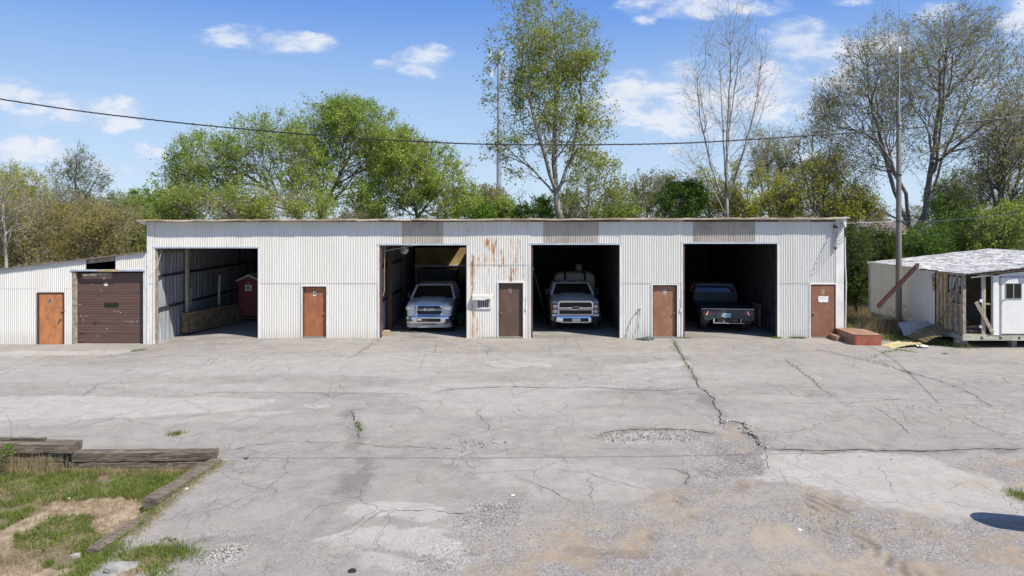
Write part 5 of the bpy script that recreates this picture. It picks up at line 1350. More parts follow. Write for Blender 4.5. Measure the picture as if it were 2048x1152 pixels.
# roof: many overlapping coated strips from the eave to the ridge and beyond
q = random.Random(21); nst = 9
yb0 = TY - .25
for i in range(nst):
    ya = yb0 + (TB + .15 - yb0) * i / nst; yb = yb0 + (TB + .15 - yb0) * (i + 1) / nst + .03
    b = MB(); rows = []
    for k2, yy in enumerate((ya, yb)):
        row = []
        for j in range(25):
            x = TX - .12 + (RX - TX + .12) * j / 24
            row.append((x, yy + (q.uniform(-.05, .05) if 0 < i else q.uniform(-.10, .06) * (j > 1)), rz(x) + .02 + q.uniform(-.008, .012) + (.012 if k2 == 0 else -.006)))
        rows.append(row)
    low = [(x, y, z - .035) for x, y, z in rows[0]]
    b.loft([low, rows[0], rows[1]], False, False, closed=False); b.build('roof_strip', M['roofwhite'], tr)
MB().hexa([(RX, yb0, RZ + .02), (RX + 5.6, yb0, EZ), (RX + 5.6, TB + .15, EZ), (RX, TB + .15, RZ + .02), (RX, yb0, RZ + .05), (RX + 5.6, yb0, EZ + .03), (RX + 5.6, TB + .15, EZ + .03), (RX, TB + .15, RZ + .05)]).build('roof_slope', M['roofwhite'], tr)
for i, (dz, m, y_) in enumerate(((-.05, 'bedblack', -.16), (-.09, 'wood_new', -.10), (-.135, 'bedblack', -.06), (-.02, 'maroon', -.20), (-.17, 'trim', -.02))):
    xa = TX + (.05, .5, .9, 1.3, .3)[i]; xb = RX
    MB().hexa([(xa, TY + y_, rz(xa) + dz - .03), (xb, TY + y_, rz(xb) + dz - .03), (xb, TY + y_ + .05, rz(xb) + dz - .03), (xa, TY + y_ + .05, rz(xa) + dz - .03), (xa, TY + y_, rz(xa) + dz + .015), (xb, TY + y_, rz(xb) + dz + .015), (xb, TY + y_ + .05, rz(xb) + dz + .015), (xa, TY + y_ + .05, rz(xa) + dz + .015)]).build('fascia_strip', M[m], tr)
for (x, y) in ((TX + .15, TY + .35), (X_(2035, TY) + .1, TY + .4), (TX + .1, TY + 3.2), (TX + .1, TY + 5.6)):
    p = MB().box(x - .22 if x < 17 else x - .1, x + .22 if x < 17 else x + .1, y - .1, y + .1, -.05, .09).build('pier_block', M['block'], tr)
    MB().box(x - .20 if x < 17 else x - .1, x + .20 if x < 17 else x + .1, y - .1, y + .1, .095, TF - .22).build('pier_block', M['block'], tr)
MB().box(RX + 5.4, RX + 5.45, TY, TB, TF, EZ).build('far_wall', M['trailer'], tr)
# maroon gutter length hanging loose from the eave
gt = thing('fallen_gutter', 'maroon metal gutter hanging diagonally from the trailer eave', 'gutter', (X_(1832, 27.5), 27.5, Z_(534, 27.5)))
a = Vector((X_(1835, 27.3), 27.3, Z_(533, 27.3))); c = Vector((X_(1757, 26.4), 26.4, Z_(615, 26.4)))
MB().bar(a, c, .12, .012).build('gutter_base', M['maroon'], gt)
d = (c - a).normalized(); sx = d.cross(Vector((0, 0, 1))).normalized()
for s in (-1, 1): MB().bar(a + sx * s * .06 + Vector((0, 0, .05)), c + sx * s * .06 + Vector((0, 0, .05)), .012, .11).build('gutter_side', M['maroon'], gt)
MB().bar(a - d * .05 + Vector((0, 0, .09)), a + d * .06 + Vector((0, 0, .09)), .14, .02).build('gutter_bracket', M['maroon'], gt)

# ------------------------------------------------------------------ sheet-metal rubbish before the trailer
def bent_sheet(name, label, cat, A, B, C, D, m, curl=.0, ribs=9, group=None):
    """bilinear ribbed sheet through four corners (A-B lower edge, D-C upper edge)"""
    t = thing(name, label, cat, A)
    A, B, C, D = map(Vector, (A, B, C, D)); nu, nv = ribs * 4, 7; P = []
    nrm = (B - A).cross(D - A).normalized()
    for j in range(nv + 1):
        v = j / nv; row = []
        for i in range(nu + 1):
            u = i / nu; p = (A * (1 - u) + B * u) * (1 - v) + (D * (1 - u) + C * u) * v
            rib = .018 if j >= 0 and (i % 4 == 1) else 0
            p = p + nrm * (rib + curl * math.sin(u * PI) * (1 - v * .3) + .015 * math.sin(5 * v + 3 * u)); row.append(tuple(p))
        P.append(row)
    MB().loft(P, False, False, closed=False).build('ribbed_face', M[m], t)
    return t
Yd = 25.7
def W3(a, b_, Y): return (X_(a, Y), Y, Z_(b_, Y))
s1 = bent_sheet('bent_metal_sheet', 'grey ribbed sheet of metal leaning in a heap at the base of the pole', 'metal sheet', W3(1808, 672, 26.3), W3(1866, 668, 26.3), W3(1876, 642, 26.9), W3(1796, 645, 26.9), 'sheet_grey', .04, 5)
s2 = bent_sheet('curled_metal_sheet', 'brown underside of a curled sheet lying against the grey sheet by the trailer corner', 'metal sheet', W3(1852, 686, 25.3), W3(1897, 674, 25.2), W3(1882, 645, 26.2), W3(1812, 672, 26.2), 'sheet_brown', .10, 7)
s3 = bent_sheet('yellow_metal_sheet', 'pale yellow ribbed sheet lying flat on the pavement edge by the step box', 'metal sheet', W3(1786, 698, 24.75), W3(1852, 690, 25.2), W3(1826, 679, 26.35), W3(1762, 690, 25.4), 'sheet_yellow', .05, 8)
s4 = bent_sheet('narrow_yellow_strip', 'narrow yellow metal strip lying behind the flat yellow sheet', 'metal sheet', W3(1838, 688, 25.4), W3(1870, 684, 25.6), W3(1858, 679, 26.1), W3(1828, 681, 26.0), 'sheet_yellow', .01, 4)
wp = thing('white_plastic_scrap', 'crumpled white plastic scrap beside the flat yellow sheet', 'scrap', W3(1846, 694, 25.0))
q = random.Random(8); b = MB(); P = []
for j in range(4): P.append([(X_(1834, 25) + i * .055 + q.uniform(-.01, .01), 24.85 + j * .09, .03 + q.uniform(0, .06)) for i in range(8)])
b.loft(P, False, False, closed=False).build('sheet', M['paper'], wp)

# ------------------------------------------------------------------ poles, tower, wires
pY = 28.0; pX = X_(1797.5, pY)
pole = thing('utility_pole', 'tall plain grey-green metal pole in front of the trailer', 'pole', (pX, pY, -.1))
zt_ = Z_(228, pY)
MB().lathe((pX, pY, -.1), (0, 0, 1), [(0, .118), (3.0, .115), (3.02, .112), (zt_ + .1, .085), (zt_ + .14, .06)], 20).build('shaft', M['pole'], pole, smooth=True)
for z in (2.05, 4.6, 6.5): MB().lathe((pX, pY, z), (0, 0, 1), [(0, .12), (.05, .12)], 16).build('band', M['bedblack'], pole)
MB().tube([(pX + .02, pY, zt_), (pX + .02, pY, Z_(98, pY))], .030, 8).tube([(pX + .02, pY, Z_(98, pY)), (pX + .02, pY, Z_(-40, pY))], .014, 6).build('antenna_mast', M['galv'], pole)
MB().lathe((pX + .02, pY, Z_(106, pY)), (0, 0, 1), [(0, .05), (.02, .07), (.22, .07), (.25, .05)], 12).build('antenna_coil', M['white_lens'], pole, smooth=True)
MB().tube([(pX - .06, pY - .02, zt_ - .05), (pX - .10, pY - .02, zt_ + .3), (pX - .02, pY - .02, zt_ + .9), (pX + .0, pY - .02, Z_(130, pY))], .012, 5).build('feed_cable', M['wire'], pole)
MB().box(pX - .05, pX + .05, pY - .13, pY - .09, Z_(250, pY), Z_(244, pY)).build('clamp', M['galv'], pole)

def hang(name, label, pts, r, m, seg=60, twist=True):
    """catenary-like smooth cable through measured points (x, y, z)"""
    P = [Vector(p) for p in pts]; path = []
    for i in range(len(P) - 1):
        p0 = P[max(i - 1, 0)]; p1 = P[i]; p2 = P[i + 1]; p3 = P[min(i + 2, len(P) - 1)]
        for j in range(seg):
            t = j / seg
            path.append(.5 * ((2 * p1) + (-p0 + p2) * t + (2 * p0 - 5 * p1 + 4 * p2 - p3) * t * t + (-p0 + 3 * p1 - 3 * p2 + p3) * t ** 3))
    path.append(P[-1])
    b = MB()
    if twist:
        for ph in (0, PI * 2 / 3, PI * 4 / 3):
            b.tube([p + Vector((0, math.cos(i * .55 + ph), math.sin(i * .55 + ph))) * r * .75 for i, p in enumerate(path)], r * .62, 5)
    else: b.tube(path, r, 5)
    o = b.build(name, m, loc=tuple(P[0])); tagp(o, label, 'cable'); return o
Yw = 10.8
hang('overhead_cable', 'thick twisted power cable crossing the whole view above the roofs',
     [(X_(a, Yw), Yw, Z_(c, Yw)) for a, c in ((-700, 80), (0, 198), (300, 239), (600, 268), (800, 281), (1000, 289), (1300, 288), (1500, 279), (1797, 258), (2048, 232), (2600, 165))], .0088, M['wire'])
hang('service_cable', 'thin pale cable running from the right corner of the long building past the pole',
     [(fx(1676), YF - .15, fz(447)), (X_(1740, 27.6), 27.6, Z_(445, 27.6)), (pX, pY - .13, Z_(443, pY)), (X_(1900, 25.0), 25.0, Z_(440, 25.0)), (X_(2048, 21), 21, Z_(424, 21)), (X_(2300, 15), 15, Z_(380, 15))], .012, M['wire_light'], 14, False)
# distant monopole
mY = 90.0; mX = X_(998, mY)
cell = thing('cell_tower', 'slender galvanised monopole tower rising behind the roof, half hidden by the tall tree', 'tower', (mX, mY, -.4))
MB().lathe((mX, mY, -.4), (0, 0, 1), [(0, .42), (5, .39), (5.02, .36), (15, .31), (15.02, .29), (27.5, .23)], 20).build('mast', M['galv'], cell, smooth=True)
for i, (dx, z0, z1) in enumerate(((-1.15, Z_(118, mY), Z_(96, mY)), (1.0, Z_(160, mY), Z_(144, mY)), (-.9, Z_(156, mY), Z_(140, mY)), (.35, Z_(118, mY), Z_(104, mY)))):
    MB().box(mX + dx - .17, mX + dx + .17, mY - .6, mY - .45, z0, z1, b=.02).build('antenna_panel', M['white_lens'], cell)
    MB().bar((mX + dx, mY - .45, (z0 + z1) / 2), (mX, mY, (z0 + z1) / 2), .06, .06).build('antenna_arm', M['galv'], cell)
# distant wooden power pole with transformer
dY = 62.0; dX = X_(1960, dY)
dp = thing('power_pole', 'distant wooden power pole with a grey transformer behind the right-hand trees', 'power pole', (dX, dY, -.3))
MB().lathe((dX, dY, -.3), (0, 0, 1), [(0, .16), (Z_(368, dY) + .3, .11)], 12).build('shaft', M['wood_grey'], dp, smooth=True)
MB().lathe((dX + .30, dY - .1, Z_(415, dY)), (0, 0, 1), [(0, .18), (.03, .22), (.75, .22), (.80, .14)], 14).build('transformer', M['galv'], dp, smooth=True)
MB().box(dX - .8, dX + .8, dY - .12, dY - .04, Z_(378, dY), Z_(375, dY)).build('crossarm', M['wood_grey'], dp)
for dx in (-.7, .7): MB().lathe((dX + dx, dY - .08, Z_(375, dY)), (0, 0, 1), [(0, .04), (.08, .06), (.16, .03)], 8).build('insulator', M['galv'], dp)
# unseen tank shape added outside the frame to throw the rounded shadow at lower right
pt = thing('shadow_caster', 'long round-ended shape added unseen beyond the right edge to cast the dark shadow on the pale patch', 'tank', (9.6, 9.6, 0))
A0 = Vector((7.93, 10.12, 1.18)); dd = Vector((.965, -.26, 0)).normalized()
MB().lathe(A0, dd, [(0, .02), (.02, .10), (.07, .18), (.15, .25), (.26, .29), (.4, .30), (3.0, .30), (3.14, .29), (3.25, .25), (3.33, .18), (3.38, .10), (3.4, .02)], 24).build('shell', M['trim'], pt, smooth=True)
for s in (.9, 2.6):
    p = A0 + dd * s; MB().box(p.x - .06, p.x + .06, p.y - .22, p.y + .22, -.02, .95).build('leg', M['steel'], pt)
MB().lathe(A0 + dd * 1.7 + Vector((0, 0, .28)), (0, 0, 1), [(0, .12), (.14, .12), (.16, .08)], 14).build('caster_cap', M['trim'], pt)

# hose: coil on the ground and its lead up the wall
hz_ = thing('garden_hose', 'grey-blue hose coiled at the wall foot left of door 2, hung from a tap', 'hose', (fx(1286), YF - .35, 0))
b = []
for i in range(90):
    a = i * .42; r = .20 + .045 * math.sin(i * 1.7) + .03 * math.sin(i * .31)
    b.append((fx(1287) + 1.35 * r * math.cos(a), YF - .42 + r * .8 * math.sin(a), .02 + .0006 * i + .012 * math.sin(i * 2.3)))
b += [(fx(1275), YF - .45, .015), (fx(1262), YF - .4, .015)]
MB().tube(b, .0125, 6).build('coil', M['hose'], hz_, smooth=True)
MB().tube([(fx(1272), YF - .25, .03), (fx(1276), YF - .08, .45), (fx(1279), YF - .05, 1.0), (fx(1278.5), YF - .06, 1.15)], .011, 6).build('riser', M['hose'], hz_)
MB().tube([(fx(1278.5), YF - .06, 1.15), (fx(1272), YF - .04, 1.02), (fx(1262), YF - .04, .75), (fx(1255), YF - .05, .35), (fx(1251), YF - .08, .0)], .009, 6).build('lead', M['hose'], hz_)
MB().lathe((fx(1278.5), YF - .02, 1.16), (0, -1, 0), [(0, .03), (.05, .02), (.08, .03), (.1, .01)], 10).build('tap', M['steel'], hz_)

# ------------------------------------------------------------------ railroad ties round the sunken grass
def tie(label, a, c, w_=.235, h=.178, top=0.0, top2=None, seed=0, group='railroad ties edging the grass', name='railroad_tie'):
    """a = near/left end (x, y), c = other end; slightly warped and chewed timber"""
    top2 = top if top2 is None else top2
    q = random.Random(seed); A = Vector((a[0], a[1], top)); C = Vector((c[0], c[1], top2)); L = (C - A).length
    d = (C - A).normalized(); sx = d.cross(Vector((0, 0, 1))).normalized(); n = max(8, int(L / .14)); rings = []
    for i in range(n + 1):
        t = i / n; p = A + (C - A) * t; up = Vector((0, 0, 1)); e = 1 if 0 < i < n else .93
        hw = w_ / 2 * e; o = []
        for (u, v) in ((-1, -1), (-.35, -1.0), (.35, -1.0), (1, -1), (1.0, -.5), (1, 0), (.93, -.0), (.3, .0), (-.3, 0), (-.93, 0), (-1, 0), (-1, -.5)):
            vv = v * h if v < 0 else 0
            k = .006 * (1 if abs(u) > .9 else .8)
            edge = (-.012 if (v == 0 and abs(u) > .9) else 0)
            o.append(tuple(p + sx * (u * hw + q.gauss(0, k)) + up * (vv + edge + q.gauss(0, k))))
        rings.append(o)
    o = MB().loft(rings).build(name, M['tie'], loc=tuple(A)); tagp(o, label, 'railroad tie', group); return o
tie('long tie, upper one of the pair at the right end of the wall', (-8.55, 13.36), (-5.80, 13.40), top=.145, top2=.150, seed=1)
tie('lower tie under the long right one, half hidden by the slanting tie', (-8.62, 13.37), (-5.95, 13.38), top=-.045, seed=2)
tie('tie topmost at the left edge, carrying a small dark plank', (-11.35, 13.38), (-8.50, 13.36), w_=.30, top=.325, seed=3)
tie('tie in the middle course at the left, directly under the topmost', (-11.6, 13.37), (-8.72, 13.37), top=.138, seed=4)
tie('tie in the lowest course at the left, behind the dry weeds', (-11.6, 13.36), (-8.75, 13.36), top=-.048, seed=5)
tie('slanting tie running towards the camera with a dark cut end', (-6.02, 11.36), (-5.72, 13.22), w_=.29, h=.22, top=.03, top2=.04, seed=6)
tie('nearest tie, half sunk between grass and pavement', (-6.16, 10.02), (-5.95, 11.25), w_=.22, h=.16, top=-.165, top2=-.15, seed=7)
tie('tie almost buried at the foot of the wall', (-11.5, 13.28), (-6.1, 13.26), w_=.20, h=.10, top=-.195, seed=8)
o = tie('small dark plank lying on the topmost tie', (-11.2, 13.44), (-9.17, 13.42), w_=.10, h=.06, top=.385, seed=9, group=None, name='plank'); o['category'] = 'plank'

# ------------------------------------------------------------------ litter and loose bits
def bit(name, label, cat, a, c, r, m, seed, flat=.35, n=7, z=0):
    x, y = G(a, c); zz = float(hgt(x, y)); q = random.Random(seed); ring0, ring1, ring2 = [], [], []
    for j in range(n):
        t = 2 * PI * j / n; k = q.uniform(.65, 1.15)
        ring0.append((x + r * k * math.cos(t), y + r * k * .8 * math.sin(t), zz - .01)); ring1.append((x + r * .9 * k * math.cos(t), y + r * k * .7 * math.sin(t), zz + r * flat * q.uniform(.6, 1))); ring2.append((x + r * .4 * k * math.cos(t), y + r * .4 * k * math.sin(t), zz + r * flat * 1.25))
    o = MB().loft([ring0, ring1, ring2]).build(name, M[m], loc=(x, y, zz)); tagp(o, label, cat); return o
bit('tar_lump', 'flat black tar lump on the pavement right of the slanting tie', 'tar lump', 492, 918, .055, 'plastic', 1, .2)
bit('tar_lump', 'tiny black tar crumb just below the flat black lump', 'tar lump', 502, 924, .025, 'plastic', 2, .3)
bit('rubber_scrap', 'black scrap on the pavement near the bottom edge, left of centre', 'scrap', 704, 1142, .085, 'plastic', 3, .15)
bit('paper_litter', 'crumpled white litter in the grass below the wall', 'litter', 138, 975, .035, 'paper', 4, .7)
bit('paper_litter', 'small white scrap beside the slanting tie', 'litter', 372, 973, .05, 'paper', 5, .2)
bit('black_pebble', 'black pebble on the pavement above the near grass tuft', 'pebble', 350, 1064, .03, 'plastic', 6, .5)
bit('black_pebble', 'black pebble beside the pale rubble near the nearest tie', 'pebble', 306, 1077, .03, 'plastic', 7, .5)
bit('white_disc', 'small white disc lying on the sandy gravel', 'litter', 1600, 1058, .035, 'paper', 8, .15)
bit('white_stone', 'white fleck left of the pale centre patch', 'stone', 1026, 990, .04, 'paper', 9, .15)
bit('dark_rock', 'dark rock half buried in the near grass', 'rock', 150, 1075, .09, 'block', 11, .4)
bit('asphalt_chunk', 'broken grey asphalt chunk at the bottom edge, left', 'chunk', 244, 1118, .26, 'block', 12, .16, 9)
bit('asphalt_chunk', 'second broken asphalt chunk below the first', 'chunk', 200, 1140, .22, 'block', 13, .16, 9)
bit('dark_clod', 'dark clod on the right-hand pale patch', 'clod', 1784, 919, .05, 'block', 14, .4)
bit('dark_clod', 'dark clod left of its twin on the dusty seam', 'clod', 1722, 913, .04, 'block', 15, .4)
bit('red_scrap', 'flat reddish scrap on the pavement below the trailer corner', 'scrap', 1890, 707, .14, 'maroon', 16, .06)
# loose stones: along the seams, the gravel hollows and the worn lower yard
def stones():
    q = np.random.RandomState(4); P = []
    def spot(pl, n, r0, r1, wdt):
        for _ in range(n):
            i = q.randint(len(pl) - 1); t = q.rand(); a = pl[i]; b_ = pl[i + 1]
            x, y = G(a[0] + (b_[0] - a[0]) * t + q.randn() * wdt, a[1] + (b_[1] - a[1]) * t + q.randn() * wdt * .35)
            P.append((x, y, r0 + (r1 - r0) * q.rand() ** 2))
    spot([(920, 882), (960, 890), (1000, 884)], 90, .010, .035, 14)
    spot([(1440, 842), (1482, 846), (1500, 868), (1530, 897)], 110, .012, .045, 6)
    spot([(1200, 876), (1300, 873), (1395, 873)], 900, .008, .026, 14)
    spot([(410, 1118), (450, 1098), (485, 1088)], 420, .008, .026, 12)
    spot([(705, 830), (716, 860)], 60, .008, .03, 8)
    spot([(960, 1020), (1010, 1010), (1000, 1040)], 130, .008, .026, 18)
    spot([(420, 1100), (700, 1090), (1000, 1080), (1400, 1010), (1900, 1060)], 1900, .006, .016, 60)
    spot([(1380, 880), (1500, 900), (1460, 950)], 700, .006, .018, 30)
    ico = np.array([(0, 0, 1), (.9, 0, .3), (.3, .85, .3), (-.7, .5, .3), (-.7, -.5, .3), (.3, -.85, .3), (0, 0, -.6)]); tri = [(0, 1, 2), (0, 2, 3), (0, 3, 4), (0, 4, 5), (0, 5, 1), (6, 2, 1), (6, 3, 2), (6, 4, 3), (6, 5, 4), (6, 1, 5)]
    P = np.array([p for p in P if p[0] > -5.6 and p[1] > 8.6])
    h = hgt(P[:, 0], P[:, 1]); V = []; F = []
    for i in range(len(P)):
        a = q.rand() * 6.28; c, s = math.cos(a), math.sin(a); k = ico * P[i, 2] * (0.7 + .6 * q.rand(7, 1)) * np.array([1, .8, .6])
        V.append(np.stack([k[:, 0] * c - k[:, 1] * s + P[i, 0], k[:, 0] * s + k[:, 1] * c + P[i, 1], k[:, 2] + h[i] + P[i, 2] * .25], 1)); F.append(np.array(tri) + 7 * i)
    m, t, b, _ = newmat('loose_stone'); g = t.add('ShaderNodeNewGeometry').outputs['Random Per Island']
    t.set(b, 'Base Color', t.mix(g, (.15, .14, .13), (.60, .57, .52))); b.inputs['Roughness'].default_value = .9
    o = link('gravel', mesh_np('gravel', np.concatenate(V), np.concatenate(F)), m); o['kind'] = 'stuff'
stones()
# ------------------------------------------------------------------ grass and weeds
def blades(name, label, kind, P, hgt_, wid, m, lean=.5, seed=0, curl=True):
    """P (n,3) roots; one bent blade of two faces at each"""
    q = np.random.RandomState(seed); n = len(P); a = q.rand(n) * 2 * PI
    h = hgt_ * (.45 + .9 * q.rand(n)); w_ = wid * (.6 + .8 * q.rand(n))
    dx, dy = np.cos(a), np.sin(a); la = q.rand(n) * 2 * PI; l = lean * h * q.rand(n)
    s = np.stack([-dy, dx, 0 * dx], 1) * w_[:, None] * .5
    b = np.asarray(P); mid = b + np.stack([np.cos(la) * l * .35, np.sin(la) * l * .35, h * .6], 1); tip = b + np.stack([np.cos(la) * l, np.sin(la) * l, h], 1)
    V = np.stack([b - s, b + s, mid + s * .7, mid - s * .7, tip], 1).reshape(-1, 3)
    i = np.arange(n)[:, None] * 5
    F = np.concatenate([i + [0, 1, 2], i + [0, 2, 3], i + [3, 2, 4]], 0)
    o = link(name, mesh_np(name, V, F), m); o['kind'] = 'stuff'; return o
q = np.random.RandomState(1)
def on_ground(x, y, up=-.01): return np.stack([x, y, hgt(x, y) + up], 1)
x = q.uniform(-12.5, -4.1, 215000); y = q.uniform(8.3, 13.2, 215000)
jx, jy = jit(x, y)
lim = tie_x(y)
ok = (x < lim + .12 * (q.rand(len(x)) - .3)) | inpoly(jx, jy, tuft[0]) 
onT = (np.abs(x + 5.86 + .0 * y) < .15) & (y > 11.3)
bare = soft(jx, jy, BARE, .12) > .5
den = fbm(x * 1.3, y * 1.3, 70) + .5 * (fbm(x * 6, y * 6, 71, 2) - .5)
green = ok & ~onT & ~bare & (den > .37 + .08 * (y < 10))
gp = on_ground(x[green], y[green]); tall = fbm(gp[:, 0] * 2.2, gp[:, 1] * 2.2, 73)
sel = q.rand(len(gp)) < .85
blades('green_grass', '', '', gp[sel & (tall > .44)], .085, .010, M['grass'], 1.0, 2)
blades('short_grass', '', '', gp[sel & (tall <= .44)], .045, .009, M['grass'], 1.2, 3)
dry = ok & ~onT & (fbm(x * 1.9, y * 1.9, 75) > .47) & (q.rand(len(x)) < .16)
blades('dry_grass', '', '', on_ground(x[dry], y[dry]), .07, .007, M['grass_dry'], 1.6, 4)
# dry weeds before the wall of ties, and tufts against the timbers
def strip(pl, n, spread, seed):
    q = np.random.RandomState(seed); out = []
    for _ in range(n):
        i = q.randint(len(pl) - 1); t = q.rand(); a, b_ = pl[i], pl[i + 1]
        out.append((a[0] + (b_[0] - a[0]) * t + q.randn() * spread, a[1] + (b_[1] - a[1]) * t + q.randn() * spread * .7))
    o = np.array(out); return on_ground(o[:, 0], o[:, 1])
blades('dry_weeds', '', '', strip([(-9.9, 13.1), (-8.7, 13.12)], 420, .16, 5), .36, .006, M['grass_dry'], .5, 6)
blades('dry_weeds', '', '', strip([(-11.4, 13.0), (-6.3, 13.1)], 2600, .10, 7), .11, .006, M['grass_dry'], .9, 8)
blades('grass_fringe', '', '', np.concatenate([strip([(-5.58, 13.1), (-5.80, 11.5), (-5.85, 10.3)], 1300, .045, 9), strip([(-8.3, 13.62), (-7.3, 13.62), (-6.1, 13.66)], 1600, .04, 10)]), .055, .007, M['grass'], 1.1, 11)
blades('dry_fringe', '', '', strip([(-5.50, 13.1), (-5.72, 11.4), (-5.75, 10.3)], 2500, .07, 12), .045, .006, M['grass_dry'], 1.4, 13)
# weeds in cracks and at wall feet
def pxs(pl): return [G(a, b_) for a, b_ in pl]
cw = np.concatenate([strip(pxs([(1348, 684), (1356, 700), (1372, 728), (1392, 762)]), 420, .045, 14), strip(pxs([(1745, 716), (1775, 704), (1800, 700), (1830, 705)]), 330, .09, 15),
    strip(pxs([(1572, 720), (1600, 742), (1640, 775)]), 130, .04, 16), strip(pxs([(1660, 704), (1800, 740), (1830, 752)]), 160, .04, 17), strip(pxs([(345, 872), (358, 866)]), 260, .08, 18),
    strip(pxs([(716, 846), (722, 866)]), 120, .05, 19), strip(pxs([(60, 700), (150, 700)]), 60, .05, 20), strip(pxs([(264, 691), (290, 689)]), 260, .06, 21), strip(pxs([(1190, 872), (1300, 860), (1390, 862)]), 120, .05, 22),
    strip([(fx(1580), YF - .06), (fx(1608), YF - .06)], 500, .05, 23), strip([(fx(1545), YF - .05), (fx(1560), YF - .05)], 300, .05, 24), strip([(fx(1290), YF - .1), (fx(1302), YF - .1)], 420, .05, 25), strip([(fx(955), YF - .05), (fx(1045), YF - .05)], 200, .04, 26),
    strip([(fx(825), YF + .05), (fx(870), YF + .05)], 90, .05, 27), strip([(fx(1352), YF - .06), (fx(1380), YF - .06)], 200, .05, 28), strip(pxs([(2030, 985), (2060, 1000)]), 500, .10, 29), strip(pxs([(1320, 1080), (1600, 1040), (1900, 1080)]), 60, .2, 30)])
blades('tuft_grass', '', '', np.concatenate([strip(pxs([(262, 1098), (300, 1085), (345, 1090), (375, 1100)]), 1700, .17, 51), strip(pxs([(300, 1110), (320, 1135), (300, 1160)]), 700, .13, 52), strip([(-5.85, 10.1), (-5.95, 9.4), (-6.3, 8.8)], 2600, .14, 53)]), .075, .009, M['grass'], 1.0, 54)
blades('crack_weeds', '', '', cw, .075, .010, M['grass'], 1.0, 31)
# rough field between the long building and the trailer
n = 42000; x = q.uniform(13.3, 22.5, n); y = q.uniform(26.4, 37, n)
k = ((y > 27.2) | (x > 14.2)) & ((x < 16.3) | (y > 31.5) ) & (fbm(x * .9, y * .9, 81) > .36)
P = np.stack([x[k], y[k], -.14 + 0 * x[k]], 1); half = fbm(P[:, 0] * .8, P[:, 1] * .8, 83)
blades('field_grass', '', '', P[half > .48], .30, .014, M['grass'], .7, 32)
blades('dry_field_grass', '', '', P[half <= .54], .42, .011, M['grass_dry'], .6, 33)
blades('rubbish_weeds', '', '', np.concatenate([strip([(14.8, 26.2), (16.3, 25.6), (16.6, 25.0)], 1500, .22, 34), strip([(14.6, 26.8), (16.2, 27.2)], 900, .3, 35)]), .16, .011, M['grass'], .9, 36)
blades('dry_stalks', '', '', strip([(14.3, 27.6), (15.6, 28.4)], 300, .35, 37), .75, .010, M['grass_dry'], .5, 38)

# ------------------------------------------------------------------ trees
def ell(ells, n, rng, shell=.5, clump=0.0, seed=0):
    """points in a union of ellipsoids (cx,cy,cz,rx,ry,rz,weight)"""
    wts = np.array([e[6] for e in ells], float); wts /= wts.sum(); out = []
    while sum(map(len, out)) < n:
        k = rng.choice(len(ells), n, p=wts); E = np.array([e[:6] for e in ells])[k]
        d = rng.randn(n, 3); d /= np.linalg.norm(d, axis=1)[:, None]; r = rng.rand(n) ** shell
        p = E[:, :3] + d * E[:, 3:6] * r[:, None] * (.82 + .30 * vnoise(d[:, 0] * 2.5 + seed, d[:, 2] * 2.5, seed)[:, None])
        if clump:
            c = vnoise(p[:, 0] * .9 + seed, p[:, 2] * .9 + p[:, 1] * .7, seed + 3); p = p[c > clump]
        out.append(p)
    return np.concatenate(out)[:n]
def skeleton(trunks, pts, rng, k=.35, ang=1.2, seg=.6, wig=.10, up=0.0):
    cap = len(pts) * 7 + 500; P = np.zeros((cap, 3)); L = np.zeros(cap); D = np.zeros((cap, 3)); par = np.full(cap, -1); n = 0
    for tr in trunks:
        prev = -1; tr = np.array(tr, float)
        if n:                                             # fork from the nearest point of an earlier trunk
            prev = int(np.argmin(np.linalg.norm(P[:n] - tr[0], axis=1))); 
        for i in range(len(tr) - 1):
            m = max(1, int(np.linalg.norm(tr[i + 1] - tr[i]) / seg))
            for j in range(m + (i == len(tr) - 2)):
                p = tr[i] + (tr[i + 1] - tr[i]) * j / m
                if j or i: p = p + rng.randn(3) * wig * .25
                P[n] = p; par[n] = prev; dd = (p - P[prev]) if prev >= 0 else tr[1] - tr[0]
                D[n] = dd / (np.linalg.norm(dd) + 1e-9); L[n] = (L[prev] + np.linalg.norm(p - P[prev])) if prev >= 0 else 0
                prev = n; n += 1
    nt = n; c0 = np.array(trunks[0][-1]); base = np.array(trunks[0][0])
    order = np.argsort(np.min(np.stack([np.linalg.norm(pts - P[i], axis=1) for i in range(0, nt, 3)]), 0) + .25 * rng.rand(len(pts)))
    for p in pts[order]:
        v = p - P[:n]; d = np.sqrt((v * v).sum(1)) + 1e-6; cs = (v * D[:n]).sum(1) / d
        cost = d * (1 + ang * (1 - cs)) + k * L[:n] + 40 * (L[:n] < .6)
        if up: cost = cost + up * np.maximum(0, -(v[:, 2]) + .2 * d)
        j = int(np.argmin(cost)); m = max(1, int(d[j] / seg)); a = P[j].copy(); prev = j
        if d[j] < .12: continue
        T = D[j] * d[j] * .45; vj = p - a
        for s in range(1, m + 1):
            t = s / m; pt = a + vj * t + (T - vj * .45) * (t * (1 - t) * (1 - t)) * 2.0
            if s < m: pt = pt + rng.randn(3) * wig * seg * .5
            dd = pt - P[prev]; P[n] = pt; par[n] = prev; ln = np.linalg.norm(dd) + 1e-9; D[n] = dd / ln; L[n] = L[prev] + ln; prev = n; n += 1
            if n >= cap - 2: break
        if n >= cap - 20: break
    return P[:n], par[:n], D[:n], nt
def radii(par, r0, e=2.3):
    n = len(par); acc = np.zeros(n); kids = np.zeros(n, int)
    for i in range(n - 1, -1, -1):
        if kids[i] == 0: acc[i] = r0 ** e
        if par[i] >= 0: acc[par[i]] += acc[i]; kids[par[i]] += 1
    return acc ** (1 / e), kids
